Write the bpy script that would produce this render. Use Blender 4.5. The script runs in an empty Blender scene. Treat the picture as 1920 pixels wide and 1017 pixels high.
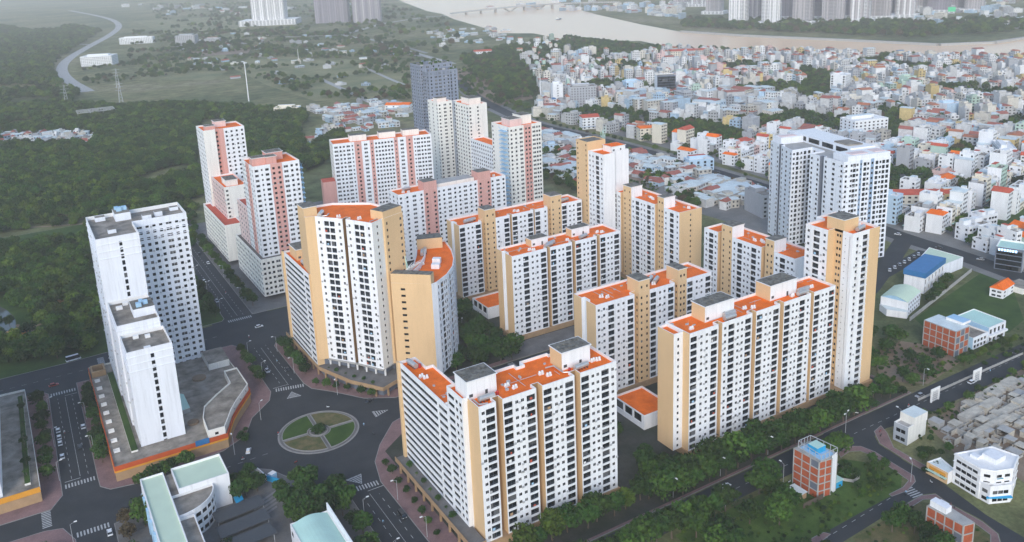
import bpy, math, random
from mathutils import Vector, Matrix

rnd = random.Random(11)
sc = bpy.context.scene
C = sc.collection
PI = math.pi

# ------------------------------------------------------------------ camera, sky, sun, exposure
# World frame: X and Y follow the street grid of the estate, Z up, metres, camera 200 m up.
cam_data = bpy.data.cameras.new('camera')
cam_data.sensor_width = 36.0
cam_data.lens = 30.143
cam_data.shift_y = -0.09526
cam_data.clip_start = 1.0
cam_data.clip_end = 40000.0
cam = bpy.data.objects.new('camera', cam_data)
cam.matrix_world = Matrix(((0.856792, 0.160806, -0.489947, 0.000000), (-0.514091, 0.192285, -0.835904, 0.000000), (-0.040208, 0.968074, 0.247418, 200.000000), (0.000000, 0.000000, 0.000000, 1.000000)))
C.objects.link(cam)
sc.camera = cam

SUN_AZ = math.radians(219)      # clockwise from +Y: behind the camera, a little to its left
SUN_EL = math.radians(28)
world = bpy.data.worlds.new('World')
sc.world = world
world.use_nodes = True
wn = world.node_tree.nodes
wl = world.node_tree.links
bg = wn['Background']
sky = wn.new('ShaderNodeTexSky')
sky.sky_type = 'NISHITA'
sky.sun_disc = False
sky.sun_elevation = SUN_EL
sky.sun_rotation = SUN_AZ
sky.altitude = 50
sky.air_density = 1.0
sky.dust_density = 0.8
sky.ozone_density = 1.5
wl.new(sky.outputs[0], bg.inputs[0])
bg.inputs[1].default_value = 0.15

sun_data = bpy.data.lights.new('sun', 'SUN')
sun_data.energy = 1.05
sun_data.angle = math.radians(28)
sun_data.color = (1.0, 0.97, 0.93)
sun = bpy.data.objects.new('sun', sun_data)
sd = Vector((math.sin(SUN_AZ) * math.cos(SUN_EL), math.cos(SUN_AZ) * math.cos(SUN_EL), math.sin(SUN_EL)))
sun.rotation_euler = sd.to_track_quat('Z', 'Y').to_euler()
sun.location = (0, 0, 400)
C.objects.link(sun)

sc.view_settings.view_transform = 'Standard'
sc.view_settings.look = 'None'
sc.view_settings.gamma = 1.0
sc.view_settings.use_curve_mapping = False
sc.view_settings.exposure = 0.8
sc.cycles.max_bounces = 6
sc.cycles.diffuse_bounces = 3
sc.cycles.glossy_bounces = 3
sc.cycles.transmission_bounces = 2
sc.cycles.volume_bounces = 3
sc.cycles.use_denoising = True

# ------------------------------------------------------------------ materials
MATS = {}


def mat(name, col, rough=0.8, var=0.12, scale=0.25, stretch=1.0, spec=0.3, col2=None, metal=0.0,
        fine=0.0, bump=0.0, objvar=0.0, streak=0.0):
    """Procedural principled material: two octaves of world-position noise tint the base colour."""
    if name in MATS:
        return MATS[name]
    m = bpy.data.materials.new(name)
    m.use_nodes = True
    nt = m.node_tree
    n, l = nt.nodes, nt.links
    b = n['Principled BSDF']
    b.inputs['Roughness'].default_value = rough
    b.inputs['Metallic'].default_value = metal
    b.inputs['Specular IOR Level'].default_value = spec
    geo = n.new('ShaderNodeNewGeometry')
    mp = n.new('ShaderNodeVectorMath')
    mp.operation = 'MULTIPLY'
    mp.inputs[1].default_value = (scale, scale, scale * stretch)
    l.new(geo.outputs['Position'], mp.inputs[0])
    no = n.new('ShaderNodeTexNoise')
    no.inputs['Scale'].default_value = 1.0
    no.inputs['Detail'].default_value = 6.0
    no.inputs['Roughness'].default_value = 0.62
    l.new(mp.outputs[0], no.inputs['Vector'])
    rp = n.new('ShaderNodeValToRGB')
    if col2 is None:
        c0 = [max(0, c * (1 - var)) for c in col]
        c1 = [min(1, c * (1 + var)) for c in col]
    else:
        c0, c1 = col, col2
    rp.color_ramp.elements[0].position = 0.32
    rp.color_ramp.elements[1].position = 0.68
    rp.color_ramp.elements[0].color = (*c0, 1)
    rp.color_ramp.elements[1].color = (*c1, 1)
    l.new(no.outputs['Fac'], rp.inputs[0])
    out = rp.outputs[0]
    if fine > 0:
        n2 = n.new('ShaderNodeTexNoise')
        n2.inputs['Scale'].default_value = 2.3
        n2.inputs['Detail'].default_value = 4.0
        l.new(geo.outputs['Position'], n2.inputs['Vector'])
        mr = n.new('ShaderNodeMapRange')
        mr.inputs['From Min'].default_value = 0.25
        mr.inputs['From Max'].default_value = 0.75
        mr.inputs['To Min'].default_value = 1 - fine
        mr.inputs['To Max'].default_value = 1 + fine
        l.new(n2.outputs['Fac'], mr.inputs[0])
        vm = n.new('ShaderNodeVectorMath')
        vm.operation = 'SCALE'
        l.new(out, vm.inputs[0])
        l.new(mr.outputs[0], vm.inputs['Scale'])
        out = vm.outputs[0]
    if streak > 0:
        sv = n.new('ShaderNodeVectorMath')
        sv.operation = 'MULTIPLY'
        sv.inputs[1].default_value = (0.9, 0.9, 0.045)
        l.new(geo.outputs['Position'], sv.inputs[0])
        n3 = n.new('ShaderNodeTexNoise')
        n3.inputs['Scale'].default_value = 1.0
        n3.inputs['Detail'].default_value = 5.0
        n3.inputs['Roughness'].default_value = 0.7
        l.new(sv.outputs[0], n3.inputs['Vector'])
        mr = n.new('ShaderNodeMapRange')
        mr.inputs['From Min'].default_value = 0.50
        mr.inputs['From Max'].default_value = 0.74
        mr.inputs['To Min'].default_value = 1.0
        mr.inputs['To Max'].default_value = 1 - streak
        l.new(n3.outputs['Fac'], mr.inputs[0])
        vm = n.new('ShaderNodeVectorMath')
        vm.operation = 'SCALE'
        l.new(out, vm.inputs[0])
        l.new(mr.outputs[0], vm.inputs['Scale'])
        out = vm.outputs[0]
    if objvar > 0:
        oi = n.new('ShaderNodeObjectInfo')
        mr = n.new('ShaderNodeMapRange')
        mr.inputs['To Min'].default_value = 1 - objvar
        mr.inputs['To Max'].default_value = 1 + objvar
        l.new(oi.outputs['Random'], mr.inputs[0])
        vm = n.new('ShaderNodeVectorMath')
        vm.operation = 'SCALE'
        l.new(out, vm.inputs[0])
        l.new(mr.outputs[0], vm.inputs['Scale'])
        out = vm.outputs[0]
    l.new(out, b.inputs['Base Color'])
    if bump > 0:
        bp = n.new('ShaderNodeBump')
        bp.inputs['Strength'].default_value = bump
        bp.inputs['Distance'].default_value = 0.3
        l.new(no.outputs['Fac'], bp.inputs['Height'])
        l.new(bp.outputs[0], b.inputs['Normal'])
    MATS[name] = m
    return m


def glass_mat(name, dark, light, thresh=0.8, cell=3.1, rough=0.12):
    """Window glass: most panes dark, some with pale curtains, picked per window cell."""
    m = bpy.data.materials.new(name)
    m.use_nodes = True
    nt = m.node_tree
    n, l = nt.nodes, nt.links
    b = n['Principled BSDF']
    b.inputs['Roughness'].default_value = rough
    b.inputs['Specular IOR Level'].default_value = 0.25
    geo = n.new('ShaderNodeNewGeometry')
    sn = n.new('ShaderNodeVectorMath')
    sn.operation = 'SNAP'
    sn.inputs[1].default_value = (cell, cell, cell)
    l.new(geo.outputs['Position'], sn.inputs[0])
    wnn = n.new('ShaderNodeTexWhiteNoise')
    wnn.noise_dimensions = '3D'
    l.new(sn.outputs[0], wnn.inputs['Vector'])
    rp = n.new('ShaderNodeValToRGB')
    e = rp.color_ramp.elements
    e[0].position = 0.0
    e[0].color = (*[c * 0.6 for c in dark], 1)
    e[1].position = 1.0
    e[1].color = (*light, 1)
    x = e.new(thresh)
    x.color = (*[c * 1.5 for c in dark], 1)
    l.new(wnn.outputs['Value'], rp.inputs[0])
    l.new(rp.outputs[0], b.inputs['Base Color'])
    MATS[name] = m
    return m


glass_mat('window_glass', (0.006, 0.009, 0.012), (0.13, 0.13, 0.13), 0.80, rough=0.22)
glass_mat('blue_glass', (0.02, 0.05, 0.08), (0.06, 0.11, 0.16), 0.7)
mat('white_wall', (0.80, 0.805, 0.815), 0.75, 0.045, 0.35, 0.12, fine=0.02, streak=0.18)
mat('cool_wall', (0.76, 0.785, 0.83), 0.75, 0.05, 0.3, 0.12, fine=0.02, streak=0.18)
mat('cream_wall', (0.79, 0.77, 0.71), 0.8, 0.05, 0.3, 0.12, fine=0.02, streak=0.22)
mat('trim_white', (0.80, 0.79, 0.77), 0.7, 0.05, 0.5)
mat('yellow_wall', (0.68, 0.465, 0.255), 0.85, 0.04, 0.12, 0.5, fine=0.03, streak=0.07)
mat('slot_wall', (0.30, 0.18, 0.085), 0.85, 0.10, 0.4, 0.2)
mat('pink_wall', (0.63, 0.34, 0.29), 0.8, 0.06, 0.3, 0.15, streak=0.18)
mat('pale_pink_wall', (0.72, 0.55, 0.52), 0.8, 0.06, 0.3, 0.15, streak=0.18)
mat('orange_roof', (0.74, 0.125, 0.004), 0.8, 0.2, 0.22, col2=(0.94, 0.185, 0.010), fine=0.10)
mat('red_roof', (0.50, 0.09, 0.05), 0.8, 0.14, 0.2, fine=0.06)
mat('tar_roof', (0.07, 0.068, 0.06), 0.95, 0.5, 0.55, col2=(0.24, 0.225, 0.19), fine=0.2)
mat('stained_roof', (0.13, 0.115, 0.095), 0.95, 0.5, 0.16, col2=(0.36, 0.32, 0.27), fine=0.12)
mat('grey_wall', (0.36, 0.39, 0.43), 0.8, 0.08, 0.3, 0.2, streak=0.18)
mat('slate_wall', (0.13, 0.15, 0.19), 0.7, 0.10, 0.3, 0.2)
mat('tower_slate', (0.22, 0.25, 0.31), 0.7, 0.10, 0.3, 0.2)
mat('blue_grey_wall', (0.26, 0.36, 0.50), 0.75, 0.06, 0.3, 0.15)
mat('steel', (0.55, 0.54, 0.52), 0.4, 0.10, 0.8, metal=0.6)
mat('white_paint', (0.78, 0.78, 0.77), 0.5, 0.03, 1.0)
mat('dark_metal', (0.06, 0.065, 0.07), 0.5, 0.1, 1.0)
mat('red_paint', (0.42, 0.03, 0.025), 0.45, 0.1, 1.0)
mat('tan_wall', (0.38, 0.25, 0.14), 0.85, 0.12, 0.3, fine=0.04)
mat('red_band', (0.50, 0.085, 0.02), 0.7, 0.08, 0.3)
mat('amber_band', (0.68, 0.30, 0.03), 0.7, 0.08, 0.3)
mat('brick', (0.36, 0.085, 0.035), 0.9, 0.16, 0.8, fine=0.08)
mat('concrete', (0.38, 0.37, 0.35), 0.9, 0.15, 0.3, fine=0.06)
mat('pale_green_roof', (0.55, 0.66, 0.50), 0.6, 0.05, 0.15)
mat('mint_roof', (0.45, 0.66, 0.58), 0.6, 0.06, 0.15)
mat('pale_sheet', (0.62, 0.68, 0.67), 0.55, 0.10, 0.2, fine=0.04)
mat('blue_roof', (0.03, 0.16, 0.36), 0.55, 0.08, 0.3)
mat('sky_blue_wall', (0.35, 0.55, 0.72), 0.7, 0.06, 0.3)
mat('teal_paint', (0.03, 0.28, 0.38), 0.6, 0.08, 0.4)
mat('cyan_paint', (0.02, 0.34, 0.62), 0.6, 0.08, 0.4)
mat('asphalt', (0.026, 0.031, 0.036), 0.9, 0.3, 0.07, col2=(0.043, 0.047, 0.052), fine=0.14)
mat('road_paint', (0.30, 0.31, 0.31), 0.8, 0.3, 0.9, col2=(0.55, 0.55, 0.54), fine=0.2)
mat('kerb', (0.26, 0.25, 0.24), 0.85, 0.12, 0.5)
mat('pink_paving', (0.22, 0.135, 0.13), 0.9, 0.20, 0.15, fine=0.16)
mat('grey_paving', (0.15, 0.145, 0.14), 0.9, 0.25, 0.12, fine=0.12)
mat('courtyard_ground', (0.028, 0.036, 0.022), 0.95, 0.3, 0.08, col2=(0.075, 0.072, 0.062), fine=0.2)
mat('lawn', (0.018, 0.052, 0.006), 0.95, 0.3, 0.08, col2=(0.052, 0.10, 0.014), fine=0.2)
mat('weeds', (0.028, 0.070, 0.008), 0.95, 0.3, 0.12, col2=(0.085, 0.140, 0.026), fine=0.25)
mat('dry_lawn', (0.05, 0.075, 0.02), 0.95, 0.3, 0.25, col2=(0.17, 0.13, 0.06), fine=0.2)
mat('meadow', (0.10, 0.13, 0.05), 0.95, 0.3, 0.018, col2=(0.26, 0.23, 0.11), fine=0.25)
mat('dirt', (0.16, 0.11, 0.07), 0.95, 0.3, 0.06, col2=(0.30, 0.23, 0.17), fine=0.2)
mat('city_ground', (0.13, 0.13, 0.125), 0.95, 0.3, 0.03, col2=(0.26, 0.25, 0.235), fine=0.2)
mat('bark', (0.11, 0.085, 0.065), 0.95, 0.2, 1.5)
mat('pole_grey', (0.42, 0.43, 0.44), 0.5, 0.05, 1.0)
mat('tyre', (0.02, 0.02, 0.02), 0.9, 0.1, 2.0)
mat('car_glass', (0.012, 0.015, 0.02), 0.1, 0.1, 1.0, spec=0.6)
mat('car_white', (0.76, 0.77, 0.78), 0.3, 0.02, 1.0, spec=0.5)
mat('car_red', (0.40, 0.03, 0.03), 0.3, 0.04, 1.0, spec=0.5)
mat('car_dark', (0.03, 0.034, 0.04), 0.3, 0.05, 1.0, spec=0.5)
mat('car_silver', (0.42, 0.43, 0.45), 0.3, 0.05, 1.0, spec=0.5, metal=0.4)
mat('rubble_tan', (0.46, 0.42, 0.35), 0.95, 0.25, 0.3, fine=0.2)
mat('sail_orange', (0.75, 0.42, 0.16), 0.7, 0.06, 0.3)
mat('haze_tower', (0.36, 0.34, 0.36), 0.8, 0.06, 0.05)
mat('leaf_dark', (0.008, 0.032, 0.004), 0.9, 0.3, 0.5, col2=(0.034, 0.080, 0.010), objvar=0.5)
mat('leaf_mid', (0.015, 0.046, 0.005), 0.9, 0.3, 0.5, col2=(0.056, 0.108, 0.012), objvar=0.5)
mat('leaf_light', (0.034, 0.074, 0.006), 0.9, 0.3, 0.5, col2=(0.098, 0.145, 0.014), objvar=0.45)
mat('leaf_brown', (0.045, 0.036, 0.018), 0.9, 0.3, 0.5, col2=(0.10, 0.070, 0.034), objvar=0.3)



# ------------------------------------------------------------------ mesh building
class MB:
    """Collects faces and links them as ONE mesh object."""

    def __init__(s, origin=(0, 0, 0)):
        s.v, s.f, s.m = [], [], []
        s.o = origin

    def face(s, pts, m=0):
        i = len(s.v)
        ox, oy, oz = s.o
        s.v += [(p[0] - ox, p[1] - oy, p[2] - oz) for p in pts]
        s.f.append(tuple(range(i, i + len(pts))))
        s.m.append(m)

    def prism(s, poly, z0, z1, m=0, mt=None, bottom=False):
        k = len(poly)
        for i in range(k):
            a, b = poly[i], poly[(i + 1) % k]
            s.face([(a[0], a[1], z0), (b[0], b[1], z0), (b[0], b[1], z1), (a[0], a[1], z1)], m)
        s.face([(p[0], p[1], z1) for p in poly], m if mt is None else mt)
        if bottom:
            s.face([(p[0], p[1], z0) for p in reversed(poly)], m)

    def box(s, x0, y0, z0, x1, y1, z1, m=0, mt=None, bottom=True):
        s.prism([(x0, y0), (x1, y0), (x1, y1), (x0, y1)], z0, z1, m, mt, bottom)

    def obox(s, cx, cy, z0, z1, lx, ly, ang=0.0, m=0, mt=None, bottom=True):
        s.prism(rect(cx, cy, lx, ly, ang), z0, z1, m, mt, bottom)

    def tube(s, p0, p1, r0, r1=None, n=8, m=0, caps=True):
        r1 = r0 if r1 is None else r1
        a, b = Vector(p0), Vector(p1)
        d = (b - a).normalized()
        u = d.orthogonal().normalized()
        w = d.cross(u)
        A = [a + (u * math.cos(2 * PI * i / n) + w * math.sin(2 * PI * i / n)) * r0 for i in range(n)]
        B = [b + (u * math.cos(2 * PI * i / n) + w * math.sin(2 * PI * i / n)) * r1 for i in range(n)]
        for i in range(n):
            j = (i + 1) % n
            s.face([A[i], A[j], B[j], B[i]], m)
        if caps:
            s.face(B, m)
            s.face(list(reversed(A)), m)

    def dome(s, c, r, h, n=8, m=0, rings=3):
        for k in range(rings):
            t0, t1 = PI / 2 * k / rings, PI / 2 * (k + 1) / rings
            for i in range(n):
                a0, a1 = 2 * PI * i / n, 2 * PI * (i + 1) / n
                q = lambda t, a: (c[0] + r * math.cos(t) * math.cos(a), c[1] + r * math.cos(t) * math.sin(a), c[2] + h * math.sin(t))
                if k == rings - 1:
                    s.face([q(t0, a0), q(t0, a1), q(t1, a0)], m)
                else:
                    s.face([q(t0, a0), q(t0, a1), q(t1, a1), q(t1, a0)], m)

    def mesh(s, name, mats):
        me = bpy.data.meshes.new(name)
        me.from_pydata(s.v, [], s.f)
        for k in mats:
            me.materials.append(MATS[k])
        if len(mats) > 1:
            me.polygons.foreach_set('material_index', s.m)
        me.update()
        return me

    def build(s, name, mats, parent=None):
        if isinstance(mats, str):
            mats = [mats]
        return obj(name, s.mesh(name, mats), parent)


def rect(cx, cy, lx, ly, ang=0.0):
    c, q = math.cos(ang), math.sin(ang)
    return [(cx + c * x - q * y, cy + q * x + c * y) for x, y in
            ((-lx / 2, -ly / 2), (lx / 2, -ly / 2), (lx / 2, ly / 2), (-lx / 2, ly / 2))]


def obj(name, data, parent=None, loc=None, rz=None):
    o = bpy.data.objects.new(name, data)
    if loc is not None:
        o.location = loc
    if rz is not None:
        o.rotation_euler = (0, 0, rz)
    if parent is not None:
        o.parent = parent
    C.objects.link(o)
    return o


def tag(o, label=None, cat=None, group=None, kind=None):
    if label:
        o['label'] = label
    if cat:
        o['category'] = cat
    if group:
        o['group'] = group
    if kind:
        o['kind'] = kind
    return o


def thing(name, label, cat, loc=(0, 0, 0), rz=0.0, group=None):
    o = obj(name, None, None, loc, rz)
    o.empty_display_size = 1.0
    return tag(o, label, cat, group)


def copy_tree(root, loc, rz, scale=1.0, label=None, group=None):
    r = root.copy()
    C.objects.link(r)
    r.location = loc
    r.rotation_euler = (0, 0, rz)
    r.scale = (scale,) * 3 if not isinstance(scale, tuple) else scale
    if label:
        r['label'] = label
    if group:
        r['group'] = group
    for ch in root.children:
        c = ch.copy()
        C.objects.link(c)
        c.parent = r
        for g in ch.children:
            d = g.copy()
            C.objects.link(d)
            d.parent = c
    return r


def inset(poly, t):
    """Polygon moved inwards by t (counter-clockwise input)."""
    k = len(poly)
    out = []
    for i in range(k):
        p0, p, p1 = Vector(poly[i - 1][:2]), Vector(poly[i][:2]), Vector(poly[(i + 1) % k][:2])
        d0, d1 = (p - p0).normalized(), (p1 - p).normalized()
        n0, n1 = Vector((-d0.y, d0.x)), Vector((-d1.y, d1.x))
        den = 1 + n0.dot(n1)
        q = p + (n0 + n1) * (t / max(den, 0.35))
        out.append((q.x, q.y))
    return out


# ------------------------------------------------------------------ facades with real openings
PANE = {}


def pane_faces(w, h, kind, d):
    """Window filling: x along the wall, y inwards, z up from the sill. Slots: 0 glass, 1 frame."""
    b = MB()
    x = w / 2
    b.face([(-x, d, 0), (x, d, 0), (x, d, h), (-x, d, h)], 0)
    def bar(x0, x1, z0, z1, y):
        b.face([(x0, y, z0), (x1, y, z0), (x1, y, z1), (x0, y, z1)], 1)
    if kind == 'B':
        b.face([(-.035, d - .05, 0), (.035, d - .05, 0), (.035, d - .05, h), (-.035, d - .05, h)], 2)
        b.face([(-x, .06, .86), (x, .06, .86), (x, .06, .92), (-x, .06, .92)], 2)
        for i in range(1, 6):
            xx = -x + w * i / 6
            b.face([(xx - .02, .06, 0), (xx + .02, .06, 0), (xx + .02, .06, .86), (xx - .02, .06, .86)], 2)
    elif kind == 's':
        bar(-.025, .025, 0, h, d - .04)
    elif kind == 'D':
        bar(-.06, .06, 0, h, d - .05)
        bar(-x, x, h * .62, h * .62 + .05, d - .05)
    elif kind == 'r':
        k = max(1, int(w / 3.3))
        for i in range(1, k):
            xx = -x + w * i / k
            b.face([(xx - .08, d - .05, 0), (xx + .08, d - .05, 0), (xx + .08, d - .05, h), (xx - .08, d - .05, h)], 2)
    return b


def pane_mesh(w, h, kind, d):
    key = (round(w, 2), round(h, 2), kind, round(d, 2))
    if key not in PANE:
        PANE[key] = pane_faces(*key).mesh('window', ['window_glass', 'trim_white', 'slate_wall'])
    return PANE[key]


KW = {'B': (3.5, 0.4, 2.45, 0.4), 's': (1.2, 1.2, 1.25, 0.12), 'D': (2.6, 1.0, 1.5, 0.18), 'w': (1.45, 1.0, 1.5, 0.06),
      'd': (2.1, 0.9, 1.5, 0.06), 't': (1.3, 0.5, 2.2, 0.3), 'p': (1.0, 1.2, 1.3, 0.15), 'f': (2.3, 0.5, 2.2, 0.4)}


def columns(pattern, L, scale=1.0):
    """Window columns for one wall length: [(u0, u1, kind)]"""
    ks = [k for k in pattern if k != ' ']
    ws = [KW[k][0] * scale for k in ks]
    mL = 0.45 if ks[0] in 'B' else 1.1
    mR = 0.45 if ks[-1] in 'B' else 1.1
    if len(ks) == 1:
        u = (L - ws[0]) / 2
        return [(u, u + ws[0], ks[0])]
    gap = (L - mL - mR - sum(ws)) / (len(ks) - 1)
    if gap < 0.2:
        f = (L - mL - mR - 0.2 * (len(ks) - 1)) / sum(ws)
        ws = [w * f for w in ws]
        gap = 0.2
    out, u = [], mL
    for w, k in zip(ws, ks):
        out.append((u, u + w, k))
        u += w + gap
    return out


def facade(mb, panes, p0, p1, z0, z1, cols, floors, fh, m, hs=1.0):
    """Wall p0->p1 (outside on the right) with a recessed opening per column and floor."""
    p0, p1 = Vector(p0[:2]), Vector(p1[:2])
    L = (p1 - p0).length
    e = (p1 - p0) / L
    nrm = Vector((e.y, -e.x))
    ang = math.atan2(e.y, e.x)
    def q(u, z, dep=0.0):
        p = p0 + e * u - nrm * dep
        return (p.x, p.y, z)
    def wall(u0, u1, a, b):
        if u1 - u0 > 1e-4 and b - a > 1e-4:
            mb.face([q(u0, a), q(u1, a), q(u1, b), q(u0, b)], m)
    u = 0.0
    for (u0, u1, k) in cols:
        wall(u, u0, z0, z1)
        zb = z0
        kk = k if isinstance(k, tuple) else (k,) + KW[k][1:]
        kind, sill, h, d = kk
        for fz in floors:
            a, b = fz + sill * hs, min(fz + (sill + h) * hs, z1 - 0.3)
            wall(u0, u1, zb, a)
            mb.face([q(u0, a), q(u1, a), q(u1, a, d), q(u0, a, d)], m)
            mb.face([q(u0, b, d), q(u1, b, d), q(u1, b), q(u0, b)], m)
            mb.face([q(u0, a, d), q(u0, b, d), q(u0, b), q(u0, a)], m)
            mb.face([q(u1, a), q(u1, b), q(u1, b, d), q(u1, a, d)], m)
            c = p0 + e * ((u0 + u1) / 2)
            panes.append((c.x, c.y, a, ang, u1 - u0, b - a, kind, d))
            zb = b
        wall(u0, u1, zb, z1)
        u = u1
    wall(u, L, z0, z1)


def put_panes(root, panes, single='BrfDt', name='window', limit=300):
    """Large windows become parts of their own, small ones one joined part."""
    base = root.location
    j = MB()
    ac = MB()
    wash = MB()
    count = 0
    for (x, y, z, ang, w, h, kind, d) in panes:
        if kind in 'sw' and rnd.random() < .3:
            c, s = math.cos(ang), math.sin(ang)
            u = (w / 2 + .75) * rnd.choice((-1, 1))
            ac.obox(x - base.x + c * u + s * .22, y - base.y + s * u - c * .22, z - base.z - .1, z - base.z + .55, .8, .36, ang)
        if kind == 'B' and rnd.random() < .14:
            c, s = math.cos(ang), math.sin(ang)
            u0 = rnd.uniform(-w / 2 + .1, w / 2 - 1.3)
            u1 = u0 + rnd.uniform(.5, 1.2)
            za, zb = z - base.z + rnd.uniform(.2, .5), z - base.z + rnd.uniform(1.0, 1.5)
            lq = lambda u: (x - base.x + c * u + s * .03, y - base.y + s * u - c * .03)
            wash.face([(*lq(u0), za), (*lq(u1), za), (*lq(u1), zb), (*lq(u0), zb)], rnd.randrange(4))
        if kind in single and count < limit:
            count += 1
            o = bpy.data.objects.new('balcony_window' if kind == 'B' else name, pane_mesh(w, h, kind, d))
            o.location = (x - base.x, y - base.y, z - base.z)
            o.rotation_euler = (0, 0, ang)
            o.parent = root
            C.objects.link(o)
        else:
            b = pane_faces(round(w, 2), round(h, 2), kind, round(d, 2))
            c, s = math.cos(ang), math.sin(ang)
            for f, mi in zip(b.f, b.m):
                j.face([(x - base.x + c * b.v[i][0] - s * b.v[i][1], y - base.y + s * b.v[i][0] + c * b.v[i][1], z - base.z + b.v[i][2]) for i in f], mi)
    if wash.f:
        wash.build('laundry', ['white_paint', 'red_roof', 'sky_blue_wall', 'tan_wall'], root)['kind'] = 'stuff'
    if ac.f:
        ac.build('air_conditioner', 'pole_grey', root)['kind'] = 'stuff'
    if j.f:
        o = j.build('window_glazing', ['window_glass', 'trim_white', 'slate_wall'], root)
        o['kind'] = 'stuff'


class Plan:
    """A plan outline drawn with relative strokes, counter-clockwise, with a finish for each wall."""

    def __init__(s, origin, ang=0.0):
        s.o, s.a = origin, ang
        s.p = [(0.0, 0.0)]
        s.spec = []

    def go(s, dx, dy, m=0, pat=None):
        x, y = s.p[-1]
        s.p.append((x + dx, y + dy))
        s.spec.append((m, pat))
        return s

    def to(s, x, y, m=0, pat=None):
        s.p.append((x, y))
        s.spec.append((m, pat))
        return s

    def close(s, m=0, pat=None):
        s.spec.append((m, pat))
        return s

    def poly(s):
        c, q = math.cos(s.a), math.sin(s.a)
        return [(s.o[0] + c * x - q * y, s.o[1] + q * x + c * y) for x, y in s.p]


WALLS = ['white_wall', 'yellow_wall', 'slot_wall', 'cream_wall', 'pink_wall', 'cool_wall', 'pale_pink_wall', 'grey_wall', 'slate_wall', 'blue_grey_wall', 'tower_slate']


def mass(root, panes, plan, z0, z1, n, roof='orange_roof', par=1.1, skirt=0.0, hs=1.0, wscale=1.0, pmat='trim_white', name='wall', walls=WALLS, drop=None):
    base = root.location
    poly = plan.poly()
    wb = MB(base)
    fh = (z1 - par - 0.4 - z0 - skirt) / max(n, 1)
    floors = [z0 + skirt + i * fh for i in range(n)]
    hs2 = hs * fh / 3.2
    k = len(poly)
    for i in range(k):
        m, pat = plan.spec[i]
        a, b = poly[i], poly[(i + 1) % k]
        L = math.hypot(b[0] - a[0], b[1] - a[1])
        if L < 1e-3:
            continue
        cols, fl = [], floors
        if pat:
            if callable(pat):
                cols = pat(L)
            else:
                cols = columns(pat, L, wscale)
        facade(wb, panes, a, b, z0, z1, cols, fl, fh, m, hs2)
    wb.build(name, walls, root)
    ins = inset(poly, 0.35)
    zr = z1 - par
    pb = MB(base)
    for i in range(k):
        a, b, c, d = poly[i], poly[(i + 1) % k], ins[(i + 1) % k], ins[i]
        pb.face([(a[0], a[1], z1), (b[0], b[1], z1), (c[0], c[1], z1), (d[0], d[1], z1)])
        pb.face([(c[0], c[1], z1), (c[0], c[1], zr), (d[0], d[1], zr), (d[0], d[1], z1)])
    pb.build('parapet', pmat, root)
    rb = MB(base)
    rb.face([(p[0], p[1], zr) for p in ins])
    return rb.build('roof', roof, root)


def penthouse(root, x0, y0, x1, y1, z0, z1, wall='white_wall', side=None, top='tar_roof', ang=0.0, door=True):
    base = root.location
    b = MB(base)
    poly = [(x0, y0), (x1, y0), (x1, y1), (x0, y1)]
    for i in range(4):
        a, c = poly[i], poly[(i + 1) % 4]
        b.face([(a[0], a[1], z0), (c[0], c[1], z0), (c[0], c[1], z1), (a[0], a[1], z1)], 1 if (i == 3 and side) else 0)
    ins = inset(poly, -0.4)
    b.prism(ins, z1, z1 + 0.25, 2, 2, True)
    if door:
        xm = x0 * .35 + x1 * .65
        b.box(xm - .5, y0 - .06, z0, xm + .5, y0 + .02, z0 + 2.1, 3)
        b.box(x0 + .8, y0 - .05, z0 + .9, x0 + 2.2, y0 + .02, z0 + 2.0, 3)
    o = b.build('penthouse', [wall, side or wall, 'trim_white', 'dark_metal'], root)
    t = MB(base)
    t.face([(p[0], p[1], z1 + 0.27) for p in inset(poly, -0.1)])
    # blocks of rough stone ballast
    q = rnd
    for _ in range(26):
        cx, cy = q.uniform(x0 + .6, x1 - .6), q.uniform(y0 + .6, y1 - .6)
        t.obox(cx, cy, z1 + .27, z1 + .27 + q.uniform(.08, .3), q.uniform(.4, 1.3), q.uniform(.4, 1.0), q.uniform(0, 3), 0, None, False)
    t.build('penthouse_roof', top, o)
    return o


def simple_mesh(name, mats, fn):
    b = MB()
    fn(b)
    return b.mesh(name, mats)


def _vent(b):
    for dx in (-.55, .55):
        b.box(dx - .45, -.45, 0, dx + .45, .45, .7)
        b.tube((dx, 0, .7), (dx, 0, 1.15), .34, .34, 8)
        b.dome((dx, 0, 1.15), .5, .35, 8, 0, 2)


def _tank(b):
    for i in range(5):
        b.box(-2.6 + i * 1.25, -.9, 0, -2.45 + i * 1.25, .9, .5, 1)
    b.tube((-3, 0, 1.35), (3, 0, 1.35), 1.0, 1.0, 12)


VENT = simple_mesh('roof_vent', ['white_paint'], _vent)
TANK = simple_mesh('water_tank', ['steel', 'dark_metal'], _tank)


def roof_kit(root, z, vents=(), tanks=(), drums=(), pipes=()):
    base = root.location
    for x, y in vents:
        obj('roof_vent', VENT, root, (x - base.x, y - base.y, z - base.z), rnd.uniform(-.3, .3))
    for x, y, a in tanks:
        obj('water_tank', TANK, root, (x - base.x, y - base.y, z - base.z), a)
    for x, y in drums:
        b = MB()
        b.tube((0, 0, 0), (0, 0, 1.5), .55, .55, 10)
        b.dome((0, 0, 1.5), .55, .25, 10)
        o = obj('pressure_drum', b.mesh('pressure_drum', ['red_paint']), root, (x - base.x, y - base.y, z - base.z))
    for pts in pipes:
        b = MB(base)
        for a, c in zip(pts, pts[1:]):
            b.tube((a[0], a[1], z + .5), (c[0], c[1], z + .5), .28, .28, 8)
        b.build('duct', 'steel', root)

# ------------------------------------------------------------------ the estate: towers and slab blocks
TILE_TANKS = []


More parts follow.
